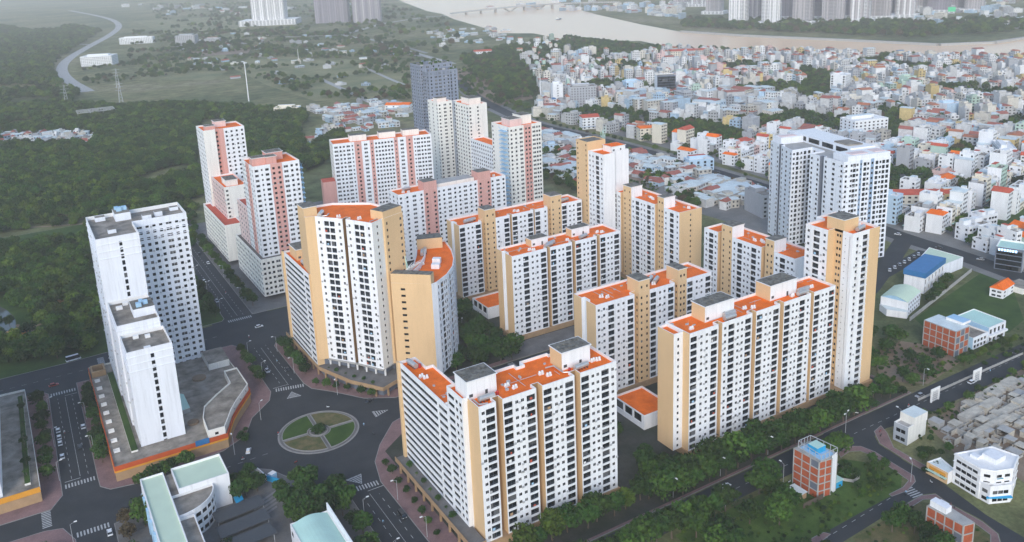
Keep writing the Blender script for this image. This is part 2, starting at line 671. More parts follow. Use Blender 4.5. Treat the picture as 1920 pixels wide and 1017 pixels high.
def slab_plan(origin, ang, bays, D, left='slot', right=(0, None), slot_d=2.6):
    """Front bays drawn left to right; returns plan and the u-range of the raised cores."""
    p = Plan(origin, ang)
    cores, u = [], 0.0
    for bay in bays:
        k, w = bay[0], bay[1]
        if k == 'w':
            p.go(w, 0, 0, bay[2])
        elif k == 'n':
            d = bay[2] if len(bay) > 2 else slot_d
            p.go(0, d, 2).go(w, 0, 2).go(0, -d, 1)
        elif k == 'c':
            r = min(2.6, w * .3)
            p.go(0, 3.0, 1).go(r, 0, 1, 'p').go(0, -3.0, 1, 'p').go(w - r, 0, 1, bay[2])
            cores.append((u, u + w))
        u += w
    p.go(0, D, right[0], right[1])
    p.go(-u, 0, 0)
    if left == 'slot':
        p.go(0, -D * .36, 1).go(1.6, 0, 0).go(0, -D * .22, 0, 'p').go(-1.6, 0, 0)
        p.close(1)
    else:
        p.close(0)
    return p, cores, u


def local(o, ang, u, v):
    c, s = math.cos(ang), math.sin(ang)
    return (o[0] + c * u - s * v, o[1] + s * u + c * v)


def core_box(root, o, ang, u0, u1, v0, v1, z0, z1, win='pp'):
    """Raised lift core: yellow in front, white behind, flat stained roof."""
    base = root.location
    b = MB(base)
    pts = [local(o, ang, *q) for q in ((u0, v0), (u1, v0), (u1, v1), (u0, v1))]
    panes = []
    facade(b, panes, pts[0], pts[1], z0, z1, columns(win, u1 - u0) if win else [], [z0 + 1.6], 3, 0)
    for i in (1, 2, 3):
        a, c = pts[i], pts[(i + 1) % 4]
        b.face([(a[0], a[1], z0), (c[0], c[1], z0), (c[0], c[1], z1), (a[0], a[1], z1)], 0 if i == 3 else 1)
    ob = b.build('lift_core', ['yellow_wall', 'white_wall'], root)
    for (x, y, z, a, w, h, k, d) in panes:
        obj('window', pane_mesh(w, h, k, d), ob, (x - base.x, y - base.y, z), a)
    r = MB(base)
    r.prism(inset(pts, -0.3), z1, z1 + .3, 0, 1, True)
    r.build('core_roof', ['trim_white', 'tar_roof'], ob)
    return ob


def residential_slab(name, label, origin, ang, bays, D, z1, n, core_z=None, z0=3.0, right=(0, None), left='slot',
                     kit=(), pents=(), group='orange-roofed yellow and white apartment blocks'):
    root = thing(name, label, 'apartment block', (origin[0], origin[1], 0), 0, group)
    panes = []
    plan, cores, L = slab_plan(origin, ang, bays, D, left, right)
    mass(root, panes, plan, z0, z1, n)
    # plinth under the block
    b = MB(root.location)
    b.prism([local(origin, ang, *q) for q in ((-.6, -.6), (L + .6, -.6), (L + .6, D + .6), (-.6, D + .6))], 0, z0 + .02, 0)
    b.build('plinth', 'tan_wall', root)
    put_panes(root, panes)
    for (u0, u1) in cores:
        core_box(root, origin, ang, u0 + min(2.6, (u1 - u0) * .3) + .02, u1 - .02, .02, 8.5, z1 - 1.1, core_z or z1 + 5)
    zr = z1 - 1.1
    roof_clutter(root, [local(origin, ang, *q) for q in ((0, 3), (L, 3), (L, D), (0, D))], zr, int(L / 4))
    for (u, v) in kit:
        x, y = local(origin, ang, u, v)
        obj('roof_vent', VENT, root, (x - origin[0], y - origin[1], zr), rnd.uniform(-.4, .4) + ang)
    for (u0, v0, u1, v1, h) in pents:
        a, c = local(origin, ang, u0, v0), local(origin, ang, u1, v1)
        penthouse(root, min(a[0], c[0]), min(a[1], c[1]), max(a[0], c[0]), max(a[1], c[1]), zr, z1 + h, side='yellow_wall')
    return root


def roof_clutter(root, poly, z, k=14):
    q = random.Random(int(poly[0][0] * 10))
    b = MB(root.location)
    ins = inset(poly, 1.2)
    xs, ys = [p[0] for p in ins], [p[1] for p in ins]
    i = 0
    while i < k:
        x, y = q.uniform(min(xs), max(xs)), q.uniform(min(ys), max(ys))
        i += 1
        t = q.random()
        if t < .45:
            b.obox(x, y, z, z + q.uniform(.3, 1.0), q.uniform(.5, 1.4), q.uniform(.4, 1.0), q.choice((0, PI / 2)))
        elif t < .8:
            a, L = q.choice((0, PI / 2)), q.uniform(3, 8)
            x0, x1 = max(min(xs), x - L * math.cos(a)), min(max(xs), x + L * math.cos(a))
            y0, y1 = max(min(ys), y - L * math.sin(a)), min(max(ys), y + L * math.sin(a))
            b.tube((x0, y0, z + .25), (x1, y1 + .01, z + .25), .1, .1, 5)
        else:
            b.tube((x, y, z), (x, y, z + q.uniform(2, 4)), .06, .04, 4)
    b.build('roof_clutter', 'pole_grey', root)['kind'] = 'stuff'


def tanks_on(root, pts, zr, ang):
    o = root.location
    for (x, y) in pts:
        obj('water_tank', TANK, root, (x - o.x, y - o.y, zr), ang)


def ribbon(*spans):
    return lambda L: [(a, b, ('r', 0.85, 1.65, 0.25)) for a, b in spans]


# ---- nearest block with the long ribbon-windowed wing
root = thing('apartment_block', 'nearest white block with orange roof and a wing of long ribbon windows beside the roundabout', 'apartment block', (117, 228, 0), 0,
             'orange-roofed yellow and white apartment blocks')
panes = []
pl = Plan((117, 228))
pl.go(6.7, 0, 0, 'sB').go(0, 3, 2).go(2.5, 0, 2).go(0, -3, 1)
pl.go(13.5, 0, 0, 'BssB').go(0, 3, 2).go(2.5, 0, 2).go(0, -3, 1)
pl.go(13.5, 0, 0, 'BssB').go(0, 3, 2).go(2.5, 0, 2).go(0, -3, 1)
pl.go(16.1, 0, 0, 'BssBs').go(0, 17.5, 0, 's s s').go(-3.5, 0, 0).go(0, 1.6, 0).go(-13.5, 0, 0).go(0, 1.2, 0).go(-12, 0, 0).go(0, -3, 0).go(-3, 0, 0).go(0, 2.2, 0)
pl.to(-2, 19.5, 0).to(-2, 8, 0, ribbon((.7, 5.4), (6.2, 8.1), (8.9, 10.8))).to(0, 8, 0).close(1)
mass(root, panes, pl, 3.0, 55.3, 17)
wing = Plan((115, 290))
wing.to(0, -42.45, 0, ribbon((1.0, 33.5), (34.6, 41.6))).to(10, -42.45, 0).to(10, -10, 0).to(7, -10, 0).to(7, 0, 0).close(1)
mass(root, panes, wing, 5.6, 47.0, 13, name='wing_wall')
b = MB(root.location)
b.box(113.9, 288.8, 5.6, 114.95, 290.4, 47.2)
b.build('end_pier', 'yellow_wall', root)
b = MB(root.location)
b.box(116.3, 227.3, 0, 175.0, 247, 3.02)
b.build('plinth', 'tan_wall', root)
put_panes(root, panes)
penthouse(root, 116.9, 235.6, 128.4, 244.4, 54.2, 61.0)
penthouse(root, 155.1, 234.9, 167.6, 242.6, 54.2, 61.0, side='yellow_wall')
roof_kit(root, 54.2, vents=[(133, 236.5), (134.6, 233.8), (147.5, 237), (149.2, 234.5), (170.5, 234), (168.4, 234.4)],
         tanks=[(122.5, 232.3, .0), (161.5, 232.2, .05)], drums=[(127.3, 233.2), (156.8, 232.6)],
         pipes=[[(151, 239.5), (154.3, 239.2), (154.3, 233), (157, 231.4)], [(118.5, 234.6), (118.5, 230.5), (121.5, 229.6)]])
roof_clutter(root, [(130, 231.5), (154, 231.5), (154, 246), (130, 246)], 54.2, 9)
roof_clutter(root, [(116, 250), (124, 250), (124, 279), (116, 279)], 45.9, 6)
roof_kit(root, 45.9, vents=[(117.6, 275), (118.6, 273.2), (116.4, 250)], tanks=[(118.5, 285, PI / 2 + .1)], drums=[(120.5, 282.6)])

# ---- long block by the park street
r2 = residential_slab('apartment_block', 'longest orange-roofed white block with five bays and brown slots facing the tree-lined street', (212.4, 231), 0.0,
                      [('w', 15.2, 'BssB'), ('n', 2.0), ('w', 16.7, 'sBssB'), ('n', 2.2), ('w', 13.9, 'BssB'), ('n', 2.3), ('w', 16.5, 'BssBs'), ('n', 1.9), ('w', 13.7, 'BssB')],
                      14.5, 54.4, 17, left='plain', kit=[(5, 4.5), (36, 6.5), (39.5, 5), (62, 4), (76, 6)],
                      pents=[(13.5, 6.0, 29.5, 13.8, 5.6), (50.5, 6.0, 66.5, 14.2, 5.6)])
tanks_on(r2, [(236, 233.4), (238.2, 236.0), (279, 233.6), (282, 235.8)], 53.3, 0.0)
panes = []
e = Plan((207.6, 234.8))
e.go(4.75, 0, 0, 'p').go(0, 9.5, 1).go(-4.75, 0, 0).close(1)
mass(r2, panes, e, 3.0, 54.0, 17, name='end_wall')
put_panes(r2, panes)
b = MB(r2.location)
b.face([(212.36, 231.05, 3), (212.36, 234.8, 3), (212.36, 234.8, 54.4), (212.36, 231.05, 54.4)][::-1])
b.build('end_panel', 'yellow_wall', r2)

# ---- inner blocks
residential_slab('apartment_block', 'orange-roofed block with two low white penthouses standing in front of the inner courtyard', (210.7, 363.3), 0.0,
                 [('w', 21.8, 'ssBssB'), ('n', 2.0), ('w', 14.2, 'BssB'), ('n', 2.1), ('w', 14.4, 'BssB'), ('n', 2.1), ('w', 13.9, 'BssB')],
                 16, 48.3, 14, kit=[(14, 5), (15.6, 3.6), (39, 6), (60, 7), (62, 5.5)], pents=[(17.5, 8.5, 28, 14.5, 3.0), (44, 9, 56, 14.5, 3.4)])
rc = bpy.context.scene.objects[-1]
residential_slab('apartment_block', 'orange-roofed block with two yellow lift cores behind the courtyard block', (213.5, 428), 0.0,
                 [('w', 15.0, 'BssB'), ('c', 9.7, 'pp'), ('w', 9.8, 'sB'), ('n', 1.5), ('w', 15.4, 'BssB'), ('n', 1.0), ('w', 9.3, 'Bs'), ('c', 10.5, 'pp'), ('w', 15.6, 'BssB')],
                 16, 48.0, 14, 54.0, kit=[(9, 8), (10.6, 6.6), (42, 7), (43.6, 5.5)])
residential_slab('apartment_block', 'orange-roofed block with two yellow cores between the nearest and the longest block', (208.3, 287), 0.0,
                 [('w', 21.8, 'ssBssB'), ('c', 9.0, 'pp'), ('w', 15.0, 'BssB'), ('c', 7.5, 'pp'), ('w', 15.9, 'BssB')],
                 17, 48.0, 14, 53.6, kit=[(9, 8), (11, 6), (38, 6)])
residential_slab('apartment_block', 'tall orange-roofed block with yellow south gable beside the slim rear tower', (314.5, 417.2), -PI / 2,
                 [('w', 11.9, 'sBs'), ('c', 10.5, 'pp'), ('w', 21.9, 'sBssBs'), ('c', 8.0, 'pp'), ('w', 13.2, 'sBs')],
                 17, 55.0, 16, 60.5, right=(1, 'p'), left='plain', kit=[(30, 9), (33, 8), (60, 12)])
residential_slab('apartment_block', 'orange-roofed block with two yellow cores hidden partly by the corner tower', (314.5, 331.6), -PI / 2,
                 [('w', 10.5, 'sBs'), ('c', 10.4, 'pp'), ('w', 20.4, 'sBssBs'), ('c', 8.2, 'pp'), ('w', 13.2, 'sBss')],
                 17, 51.5, 15, 57.0, left='plain', kit=[(30, 7), (33, 9), (35, 8)])
for o_ in list(C.objects):
    if o_.name.startswith('apartment_block') and o_.get('label', '').startswith('orange-roofed block with two yellow lift cores'):
        tanks_on(o_, [(222, 432.5), (224.6, 433.8), (289, 433), (292, 434)], 46.9, .1)
    if o_.name.startswith('apartment_block') and o_.get('label', '').startswith('orange-roofed block with two low'):
        tanks_on(o_, [(236, 367), (238.5, 369), (259, 367.5)], 47.2, .3)
    if o_.name.startswith('apartment_block') and o_.get('label', '').startswith('orange-roofed block with two yellow cores between'):
        tanks_on(o_, [(247.5, 297), (249, 294.5)], 46.9, .6)

# ---- slim corner tower at the east end of the long block
root = thing('apartment_tower', 'slim yellow and white tower with balconies at the end of the longest block', 'apartment tower', (303, 228.4, 0), 0,
             'slim yellow and white towers')
panes = []
pl = Plan((303, 228.4))
pl.to(11, 0, 0, lambda L: [(2.6, 4.1, ('w', .9, 1.5, .3)), (6.8, 10.3, ('B', .45, 2.3, .5))]).to(18, 0, 1).to(18, 12, 0).to(21, 12, 0).to(21, 26, 0).to(8, 26, 0).to(8, 22, 0).to(-4, 22, 0)
pl.to(-4, 9.8, 0, 'sBs').to(0.5, 9.8, 1).to(0.5, 5.2, 1, 'pp').to(0, 5.2, 0).close(0, lambda L: [(1.2, 1.7, ('p', 1.2, .5, .2)), (3.4, 3.8, ('v', .1, 2.9, .5))])
mass(root, panes, pl, 3.0, 77.3, 24)
put_panes(root, panes)
core_box(root, (303.5, 233.6), 0, 0, 9.5, 0, 9, 76.2, 82.0, None)
roof_kit(root, 76.2, tanks=[(312, 231.6, .2)], vents=[(317, 236)])
b = MB(root.location)
for i in range(24):
    b.box(309.8, 227.6, 3.2 + i * 3.03, 313.4, 228.35, 3.42 + i * 3.03)
    b.box(305.4, 227.75, 3.7 + i * 3.03, 307.3, 228.35, 3.95 + i * 3.03)
ob = b.build('balcony_slab', 'trim_white', root)
ob['kind'] = 'stuff'
b = MB(root.location)
b.prism([(298, 227.2), (321.6, 227.2), (324, 250), (299, 251)], 0, 3.03, 0)
b.build('plinth', 'tan_wall', root)

root = thing('apartment_tower', 'slim tower with tall yellow core and green sign frame behind the inner blocks', 'apartment tower', (304, 408.6, 0), 0,
             'slim yellow and white towers')
panes = []
pl = Plan((304, 408.6))
pl.to(9, 0, 0).to(9, 4.5, 0).to(11.5, 4.5, 1, 'p').to(11.5, 3, 0).to(22, 3, 0).to(22, 15.4, 0).to(0, 15.4, 0).close(0, 'ssBs')
mass(root, panes, pl, 3.0, 80, 24)
pl = Plan((303.4, 424))
pl.to(14, 0, 1).to(14, 12, 1).to(0, 12, 1).close(1, 'pp')
mass(root, panes, pl, 3.0, 85.5, 25, roof='tar_roof', par=.5, name='core_wall', pmat='yellow_wall')
put_panes(root, panes, single='B')
penthouse(root, 314, 413, 324.5, 422, 78.9, 82.5, top='orange_roof')
b = MB(root.location)
for k in range(4):
    b.tube((317 + k * .9, 424 + k * 2.4, 85), (318.4 + k * .4, 425 + k * 2.4, 93.5 - k * 1.5), .16, .1, 5)
b.tube((317, 424, 87), (320, 431, 90), .12, .12, 5)
b.tube((317.5, 424.5, 91), (320, 431, 88), .12, .12, 5)
b.build('sign_frame', 'mint_roof', root)

# ---- curved corner building facing the roundabout
root = thing('apartment_tower', 'tall curved white and yellow tower facing the roundabout with dark paired windows', 'apartment tower', (116, 386, 0))
panes = []
d = Vector((17.9, -27.5)).normalized()
nI = Vector((-d.y, d.x))
A0 = Vector((116.3, 385.8))
A1 = A0 + d * 15.5 + nI * .9
A2 = A0 + d * 17.3 + nI * .9
A3 = Vector((134.2, 358.3))
pl = Plan((0, 0))
pl.p = [(111.8, 387.2)]
dbl = lambda L: [(1.5, 2.6, 's'), (5.0, 7.7, ('B', .5, 2.3, .35)), (8.1, 10.8, ('B', .5, 2.3, .35)), (13.0, 14.1, 's')]
pl.to(*A0, 1).to(*A1, 0, dbl).to(*(A1 + nI * 3), 2).to(*(A2 + nI * 3), 2).to(*A2, 2).to(*A3, 0, dbl)
pl.to(140.7, 361.8, 3, 'p').to(141.6, 361.4, 1).to(153, 366, 1, 'p s').to(147, 391, 0).to(131, 403, 0).to(113.5, 404, 0).close(1)
mass(root, panes, pl, 9.0, 83.0, 22)
base_poly = pl.poly()
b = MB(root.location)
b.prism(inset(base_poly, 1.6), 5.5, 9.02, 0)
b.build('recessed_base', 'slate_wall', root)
b = MB(root.location)
for i in range(7):
    p = A0 + (A3 - A0) * (i / 6) + nI * .9
    b.obox(p.x, p.y, 5.5, 9.0, .7, .7, .5)
b.build('column', 'trim_white', root)['kind'] = 'stuff'
b = MB(root.location)
b.prism([tuple(A0 - nI * .9), tuple((A1 + A2) / 2 - nI * .9), tuple(A3 - nI * .9), (141, 361.5), tuple(A3 + nI * 1.0), tuple((A1 + A2) / 2 + nI * .5), tuple(A0 + nI)], 8.7, 9.15, 0, None, True)
b.build('canopy_slab', 'concrete', root)
put_panes(root, panes)
core_box(root, (111.9, 388), .0, 0.05, 6.5, .4, 10, 81.9, 87.0, None)
b = MB(root.location)
b.prism([(141.2, 361.5), (152.6, 366.1), (150, 374), (138, 369)], 81.9, 86.2, 0, 1)
b.build('lift_core', ['yellow_wall', 'tar_roof'], root)
roof_kit(root, 81.9, vents=[(126, 380), (133, 371)], tanks=[(120, 388, 1.0)], pipes=[[(117.5, 387), (122, 385), (124, 388)], [(135, 363), (140, 365)]])
wing = Plan((111, 430))
wing.to(0, -42, 0, ribbon((1.2, 33), (34.2, 41))).to(9.5, -42, 1).to(9.5, 0, 0).close(1)
panes = []
mass(root, panes, wing, 5.6, 54.0, 15, name='wing_wall')
put_panes(root, panes)
b = MB(root.location)
b.box(109.9, 428.8, 5.6, 110.95, 430.5, 54.2)
b.build('end_pier', 'yellow_wall', root)
penthouse(root, 113.4, 414, 120, 426, 52.9, 58.5, wall='yellow_wall')
roof_kit(root, 52.9, vents=[(114.5, 400), (115.5, 394)], tanks=[(114.3, 405, PI / 2)])

# ---- wedge-shaped curved block between roundabout and courtyard
root = thing('apartment_block', 'curved yellow-fronted block with orange roof holding a fallen white lattice frame', 'apartment block', (148, 352, 0), 0,
             'orange-roofed yellow and white apartment blocks')
panes = []
pl = Plan((0, 0))
pl.p = [(141.2, 358.2)]
tall = lambda L: [(.8, 1.8, ('s', .9, 1.6, .1)), (L * .34, L * .34 + 2.4, ('B', .4, 2.4, .12)), (L * .66, L * .66 + 1.0, ('s', .9, 1.6, .1)), (L - 1.9, L - .7, ('s', .9, 1.6, .1))]
pl.to(156, 345, 1, lambda L: [(4.6, 6.8, ('d', 1.1, 1.1, .2))]).to(159.5, 346.2, 0).to(168, 352.5, 0, tall).to(175.5, 361, 0, tall).to(181.5, 371.5, 0, tall).to(186.5, 384, 0, tall).to(190.5, 400, 0, tall)
pl.to(176, 404, 1).to(168, 388, 0).to(158, 371, 0).to(149, 362.5, 0).close(1)
mass(root, panes, pl, 4.5, 52.0, 14)
put_panes(root, panes, single='dD')
for q in ([(141.3, 358.3), (155.9, 345.1), (159.2, 348.6), (145.2, 361.8)], [(176.2, 403.6), (172.5, 396.5), (185, 391.5), (187.3, 399.6)]):
    b = MB(root.location)
    b.prism(q, 50.9, 56.6, 0, None)
    b.face([(p[0], p[1], 56.62) for p in q], 1)
    b.build('lift_core', ['yellow_wall', 'tar_roof'], root)
b = MB(root.location)
for t0, t1 in ((.0, .5), (.5, 1)):
    pass
arc = [(150.5, 365.5), (157, 371.5), (164, 381), (169.5, 391)]
for a, c in zip(arc, arc[1:]):
    dx, dy = c[0] - a[0], c[1] - a[1]
    L = math.hypot(dx, dy)
    b.obox((a[0] + c[0]) / 2 + 4.2, (a[1] + c[1]) / 2 - 2.4, 50.9, 53.4, L, .4, math.atan2(dy, dx))
b.build('roof_screen', 'trim_white', root)
b = MB(root.location)
b.obox(172, 372, 50.9, 53.6, 3, 4, .9)
b.obox(168.5, 366, 50.9, 53.2, 3, 4, .9)
b.build('stair_box', 'white_wall', root)
roof_kit(root, 50.9, vents=[(165, 374)], tanks=[(174, 390, 1.1), (171.5, 388, 1.1)])
fr = thing('lattice_frame', 'fallen white steel lattice frame lying on the curved block roof', 'steel frame', (153, 361, 51))
b = MB((153, 361, 51))
for k in range(7):
    t = k * 1.9
    b.tube((146 + t * .9, 361 + t * .75, 51.2), (151 + t * .9, 357.0 + t * .75, 58.5 - k * .35), .13, .13, 5)
for k in range(6):
    b.tube((146.5 + k * .8, 361 - k * .65, 51.6 + k * 1.3), (157 + k * .8, 369.6 - k * .65, 51.4 + k * 1.05), .12, .12, 5)
    b.tube((146.5 + k * .8, 361 - k * .65, 51.6 + k * 1.3), (150 + k * .8, 364.2 - k * .65, 52.6 + k * 1.2), .1, .1, 5)
b.build('truss', 'white_paint', fr)
b = MB((153, 361, 51))
b.tube((150.5, 359.5, 54), (151.2, 362.8, 62), .2, .12, 5)
b.tube((151.5, 359.5, 54), (151.2, 362.8, 62), .2, .12, 5)
b.tube((150.6, 360, 57), (151.6, 361, 57), .1, .1, 5)
b.build('green_mast', 'mint_roof', fr)
b = MB((153, 361, 51))
b.tube((148, 358.6, 51.2), (148.2, 360.6, 56.5), .16, .16, 5)
b.tube((157, 362, 51.2), (160, 367, 52.3), .14, .14, 5)
b.build('red_mast', 'red_paint', fr)

# ---- white tower on the left
root = thing('apartment_tower', 'stepped all-white tower with blank front and stained flat roofs on an orange-banded podium', 'apartment tower', (24, 358, 0))
panes = []
pl = Plan((23.3, 412))
pl.to(18.4, 0, 5, lambda L: [(9.6, 10.9, ('t', .4, 2.3, .3))]).to(18.4, 20, 5).to(43, 20, 5, 'DwwwDww').to(43, 43, 5).to(0, 43, 5).close(5, 'wwwwwwww')
mass(root, panes, pl, 4.0, 83.5, 25, roof='stained_roof', par=1.8)
tall = pl.poly()
mid = Plan((24, 379.5))
mid.to(17.4, 0, 5).to(17.4, 32.45, 5).to(0, 32.45, 5).close(5, 'www')
mass(root, panes, mid, 4.0, 53.2, 15, roof='stained_roof', par=1.6, name='middle_wall')
fro = Plan((24.6, 358.7))
fro.to(17.8, 0, 5, lambda L: [(9.0, 10.4, ('t', .4, 2.3, .3))]).to(17.8, 20.7, 5).to(0, 20.7, 5).close(5, 'ww')
mass(root, panes, fro, 4.0, 49.0, 14, roof='stained_roof', par=1.6, name='front_wall')
put_panes(root, panes, single='tD')
def cornice(root, poly, zs, t=.28, h=.35, m='trim_white'):
    for z in zs:
        b = MB(root.location)
        b.prism(inset(poly, -t), z, z + h, 0, None, True)
        b.build('cornice', m, root)
cornice(root, tall, (80.3, 76.9, 73.6, 47.8, 44.6), .25, .3, 'cool_wall')
cornice(root, mid.poly(), (50.6,), .2, .3, 'cool_wall')
cornice(root, fro.poly(), (46.3, 43.1, 39.9), .22, .3, 'cool_wall')
for q in ((35.5, 443.5, 42.5, 455.2, 81.5, 85.5), (27, 449, 31.5, 453, 81.7, 83.8), (47, 437, 51, 441, 81.7, 84), (53, 440, 56.5, 443.5, 81.7, 84), (61, 446, 65, 449, 81.7, 83.4),
          (30, 424, 33.5, 427, 81.7, 83.5)):
    b = MB(root.location)
    b.box(q[0], q[1], q[4], q[2], q[3], q[5], 0, 1)
    b.build('roof_box', ['cool_wall', 'stained_roof'], root)
b = MB(root.location)
b.box(32.2, 389, 51.6, 41.2, 401, 55.4, 0, 1)
b.build('lift_core', ['cool_wall', 'tar_roof'], root)
b = MB(root.location)
for (x, y, z, s) in ((35, 392, 55.4, 2.2), (38, 394, 55.4, 2.0), (36.5, 397, 55.4, 1.6), (38, 449, 85.5, 2.4), (40.5, 450, 85.5, 2.2), (37.2, 452.5, 85.5, 1.8)):
    b.box(x - s / 2, y - s / 2, z, x + s / 2, y + s / 2, z + s * .8)
b.build('cooling_unit', 'sky_blue_wall', root)['kind'] = 'stuff'
b = MB(root.location)
for (x, y, z, s) in ((28, 404, 51.6, 2.6), (31, 408, 51.6, 2.2), (33, 409, 51.6, 1.8), (30.5, 376, 47.4, 2.2), (35, 374, 47.4, 2.0), (33, 361, 47.4, 2.6)):
    b.box(x - s / 2, y - s * .4, z, x + s / 2, y + s * .4, z + 1.3)
b.build('plant_box', 'trim_white', root)['kind'] = 'stuff'

# ---- pink and cream towers behind
PG = 'pink and cream apartment towers'
root = thing('apartment_tower', 'pink-striped tower with lower white base along the avenue', 'apartment tower', (118, 504, 0), 0, PG)
panes = []
pl = Plan((115.5, 502))
pl.to(31.5, 0, 3, 'wwwDwwDDww').to(31.5, 63, 3).to(0, 63, 3).close(3, 'wdwdwdwdwdwdwdwdwd')
mass(root, panes, pl, 3.0, 27.0, 7, roof='tar_roof', name='base_wall')
pl = Plan((118.5, 508))
pl.to(10.6, 0, 0, 'dpd').to(17.6, -.25, 4, 'ww').to(17.6, 0, 4).to(28.5, 0, 0, 'Dww').to(28.5, 27, 0).to(0, 27, 0).to(0, 16, 0, 'www').to(-.2, 16, 4).to(-.2, 9, 4, 'w').to(0, 9, 4).close(0, 'ww')
mass(root, panes, pl, 26.0, 83.5, 18, roof='orange_roof')
pl = Plan((118.5, 535.1))
pl.to(24, 0, 3).to(24, 26, 3).to(0, 26, 3).close(6, 'wdwdw')
mass(root, panes, pl, 26.0, 52.0, 8, roof='red_roof', name='rear_wall')
put_panes(root, panes, single='')
for q in ((119.6, 512, 127.5, 519), (127.6, 510.8, 134, 517), (131, 522, 141, 531)):
    penthouse(root, *q, 82.4, 87.3, wall='pink_wall', door=False)
b = MB(root.location)
for i in range(24):
    b.box(147.05, 509, 4 + i * 3.2, 149.2, 514, 4.3 + i * 3.2)
    b.tube((149, 509.2, 4 + i * 3.2), (149, 514, 7 + i * 3.2), .1, .1, 4)
    b.tube((149, 514, 4 + i * 3.2), (149, 509.2, 7 + i * 3.2), .1, .1, 4)
b.build('fire_stair', 'sky_blue_wall', root)['kind'] = 'stuff'

root = thing('apartment_tower', 'pink and white tower at the edge of the woods with stepped lower wings', 'apartment tower', (118, 641, 0), 0, PG)
panes = []
pl = Plan((117.5, 641))
pl.to(8.5, 0, 3).to(8.5, 2, 3, 'p').to(11, 2, 4, 'w').to(11, 0, 4).to(14.5, 0, 4).to(29.5, 0, 0, 'w w w w').to(29.5, 25, 0).to(0, 25, 0).close(0, 'wwdww')
mass(root, panes, pl, 3.0, 85.0, 25)
pl = Plan((119, 600))
pl.to(16, 0, 3, 'w  w').to(16, 40.9, 3).to(0, 40.9, 3).close(6, 'wdwdwdwdw')
mass(root, panes, pl, 3.0, 51.0, 15, roof='orange_roof', name='middle_wall')
pl = Plan((112.6, 582))
pl.to(12, 0, 3).to(12, 68, 3).to(0, 68, 3).close(3, 'wdwdwdwdwdwdwdwdwdwd')
mass(root, panes, pl, 3.0, 29.0, 8, roof='red_roof', name='base_wall')
put_panes(root, panes, single='')
penthouse(root, 120, 645, 127, 652, 83.9, 87, wall='pink_wall', door=False)
penthouse(root, 129, 655, 137, 664, 83.9, 88, wall='pale_pink_wall', door=False)
penthouse(root, 122, 606, 130, 620, 49.9, 54, wall='cream_wall', door=False)

root = thing('apartment_block', 'broad white slab block with four pink stripes in front of the woods', 'apartment block', (207, 623, 0), 0, PG)
panes = []
A = math.radians(-11.8)
pl = Plan((207, 622.5), A)
for w, m, pt in ((16.5, 0, 'DwwDp'), (5.5, 4, 'w'), (6.5, 0, 'D'), (3, 4, 'p'), (16, 0, 'wwwwww'), (3, 4, 'p'), (6.5, 0, 'D'), (5.5, 4, 'w'), (15, 0, 'pDwwD')):
    pl.go(w, 0, m, pt)
pl.go(0, 20, 0, 'www').go(-77.5, 0, 0).close(3, 'w d d w')
mass(root, panes, pl, 3.0, 65.0, 19)
put_panes(root, panes, single='')
for u in (16, 39, 58):
    x, y = local((207, 622.5), A, u + 5, 12)
    b = MB(root.location)
    b.obox(x, y, 63.8, 68.5, 13, 8, A, 0, 1)
    b.build('penthouse', ['cream_wall', 'tar_roof'], root)
b = MB(root.location)
x, y = local((207, 622.5), A, -5, 6)
b.obox(x, y, 0, 36, 10, 13, A, 0, 1)
b.build('stair_block', ['pink_wall', 'red_roof'], root)

root = thing('apartment_block', 'low pink and white block with two pink stair towers in front of the cream tower', 'apartment block', (209.5, 507, 0), 0, PG)
panes = []
pl = Plan((209.5, 506.5))
for w, m, pt in ((18.5, 0, 'wwDw'), (9.5, 4, 'ww'), (31.5, 0, 'wwDwwDww'), (10, 4, 'ww'), (12.5, 0, 'wDw')):
    if m == 4:
        pl.go(0, -.8, 4).go(w, 0, m, pt).go(0, .8, 4)
    else:
        pl.go(w, 0, m, pt)
pl.go(0, 16, 0).go(-82, 0, 0).close(0, 'wdw')
mass(root, panes, pl, 3.0, 50.0, 15)
put_panes(root, panes, single='')
for u0, u1 in ((18.5, 28), (59.5, 69.5)):
    b = MB(root.location)
    b.box(209.5 + u0 + .03, 505.75, 48.9, 209.5 + u1 - .03, 515, 55.5, 0, 1)
    b.build('lift_core', ['pink_wall', 'tar_roof'], root)
b = MB(root.location)
b.box(238.5, 509.5, 48.9, 268, 520, 51.6, 0, 1)
b.build('roof_slab', ['cream_wall', 'concrete'], root)
roof_kit(root, 48.9, vents=[(216, 513), (219, 511), (285, 512)], tanks=[(220, 517, .2)])

root = thing('apartment_tower', 'cream twin-shaft tower standing in front of the dark tower', 'apartment tower', (319, 634, 0), 0, PG)
panes = []
pl = Plan((318.5, 666))
pl.to(14, 0, 3, 'wDw').to(14, 20, 3).to(0, 20, 3).close(3, 'www')
mass(root, panes, pl, 3.0, 78.5, 23, name='left_wall')
pl = Plan((331.5, 634))
pl.to(11, 0, 3, 'w   w').to(18, 0, 3).to(18, 31.9, 3).to(1.2, 31.9, 3).to(1.2, 24, 7, 'd').to(0, 24, 3).close(3, 'dwdwd')
mass(root, panes, pl, 3.0, 78.5, 23)
pl = Plan((332, 590))
pl.to(13, 0, 6).to(13, 43.9, 0).to(0, 43.9, 0).to(0, 30, 0, 'wwww').to(0, 5, 0, 'wwwwwww').close(6, 'ww')
mass(root, panes, pl, 3.0, 50.0, 14, name='link_wall')
put_panes(root, panes, single='')
penthouse(root, 336, 640, 347, 655, 77.4, 82.5, wall='cream_wall', door=False)
penthouse(root, 321, 672, 330, 680, 77.4, 80.5, wall='cream_wall', door=False)

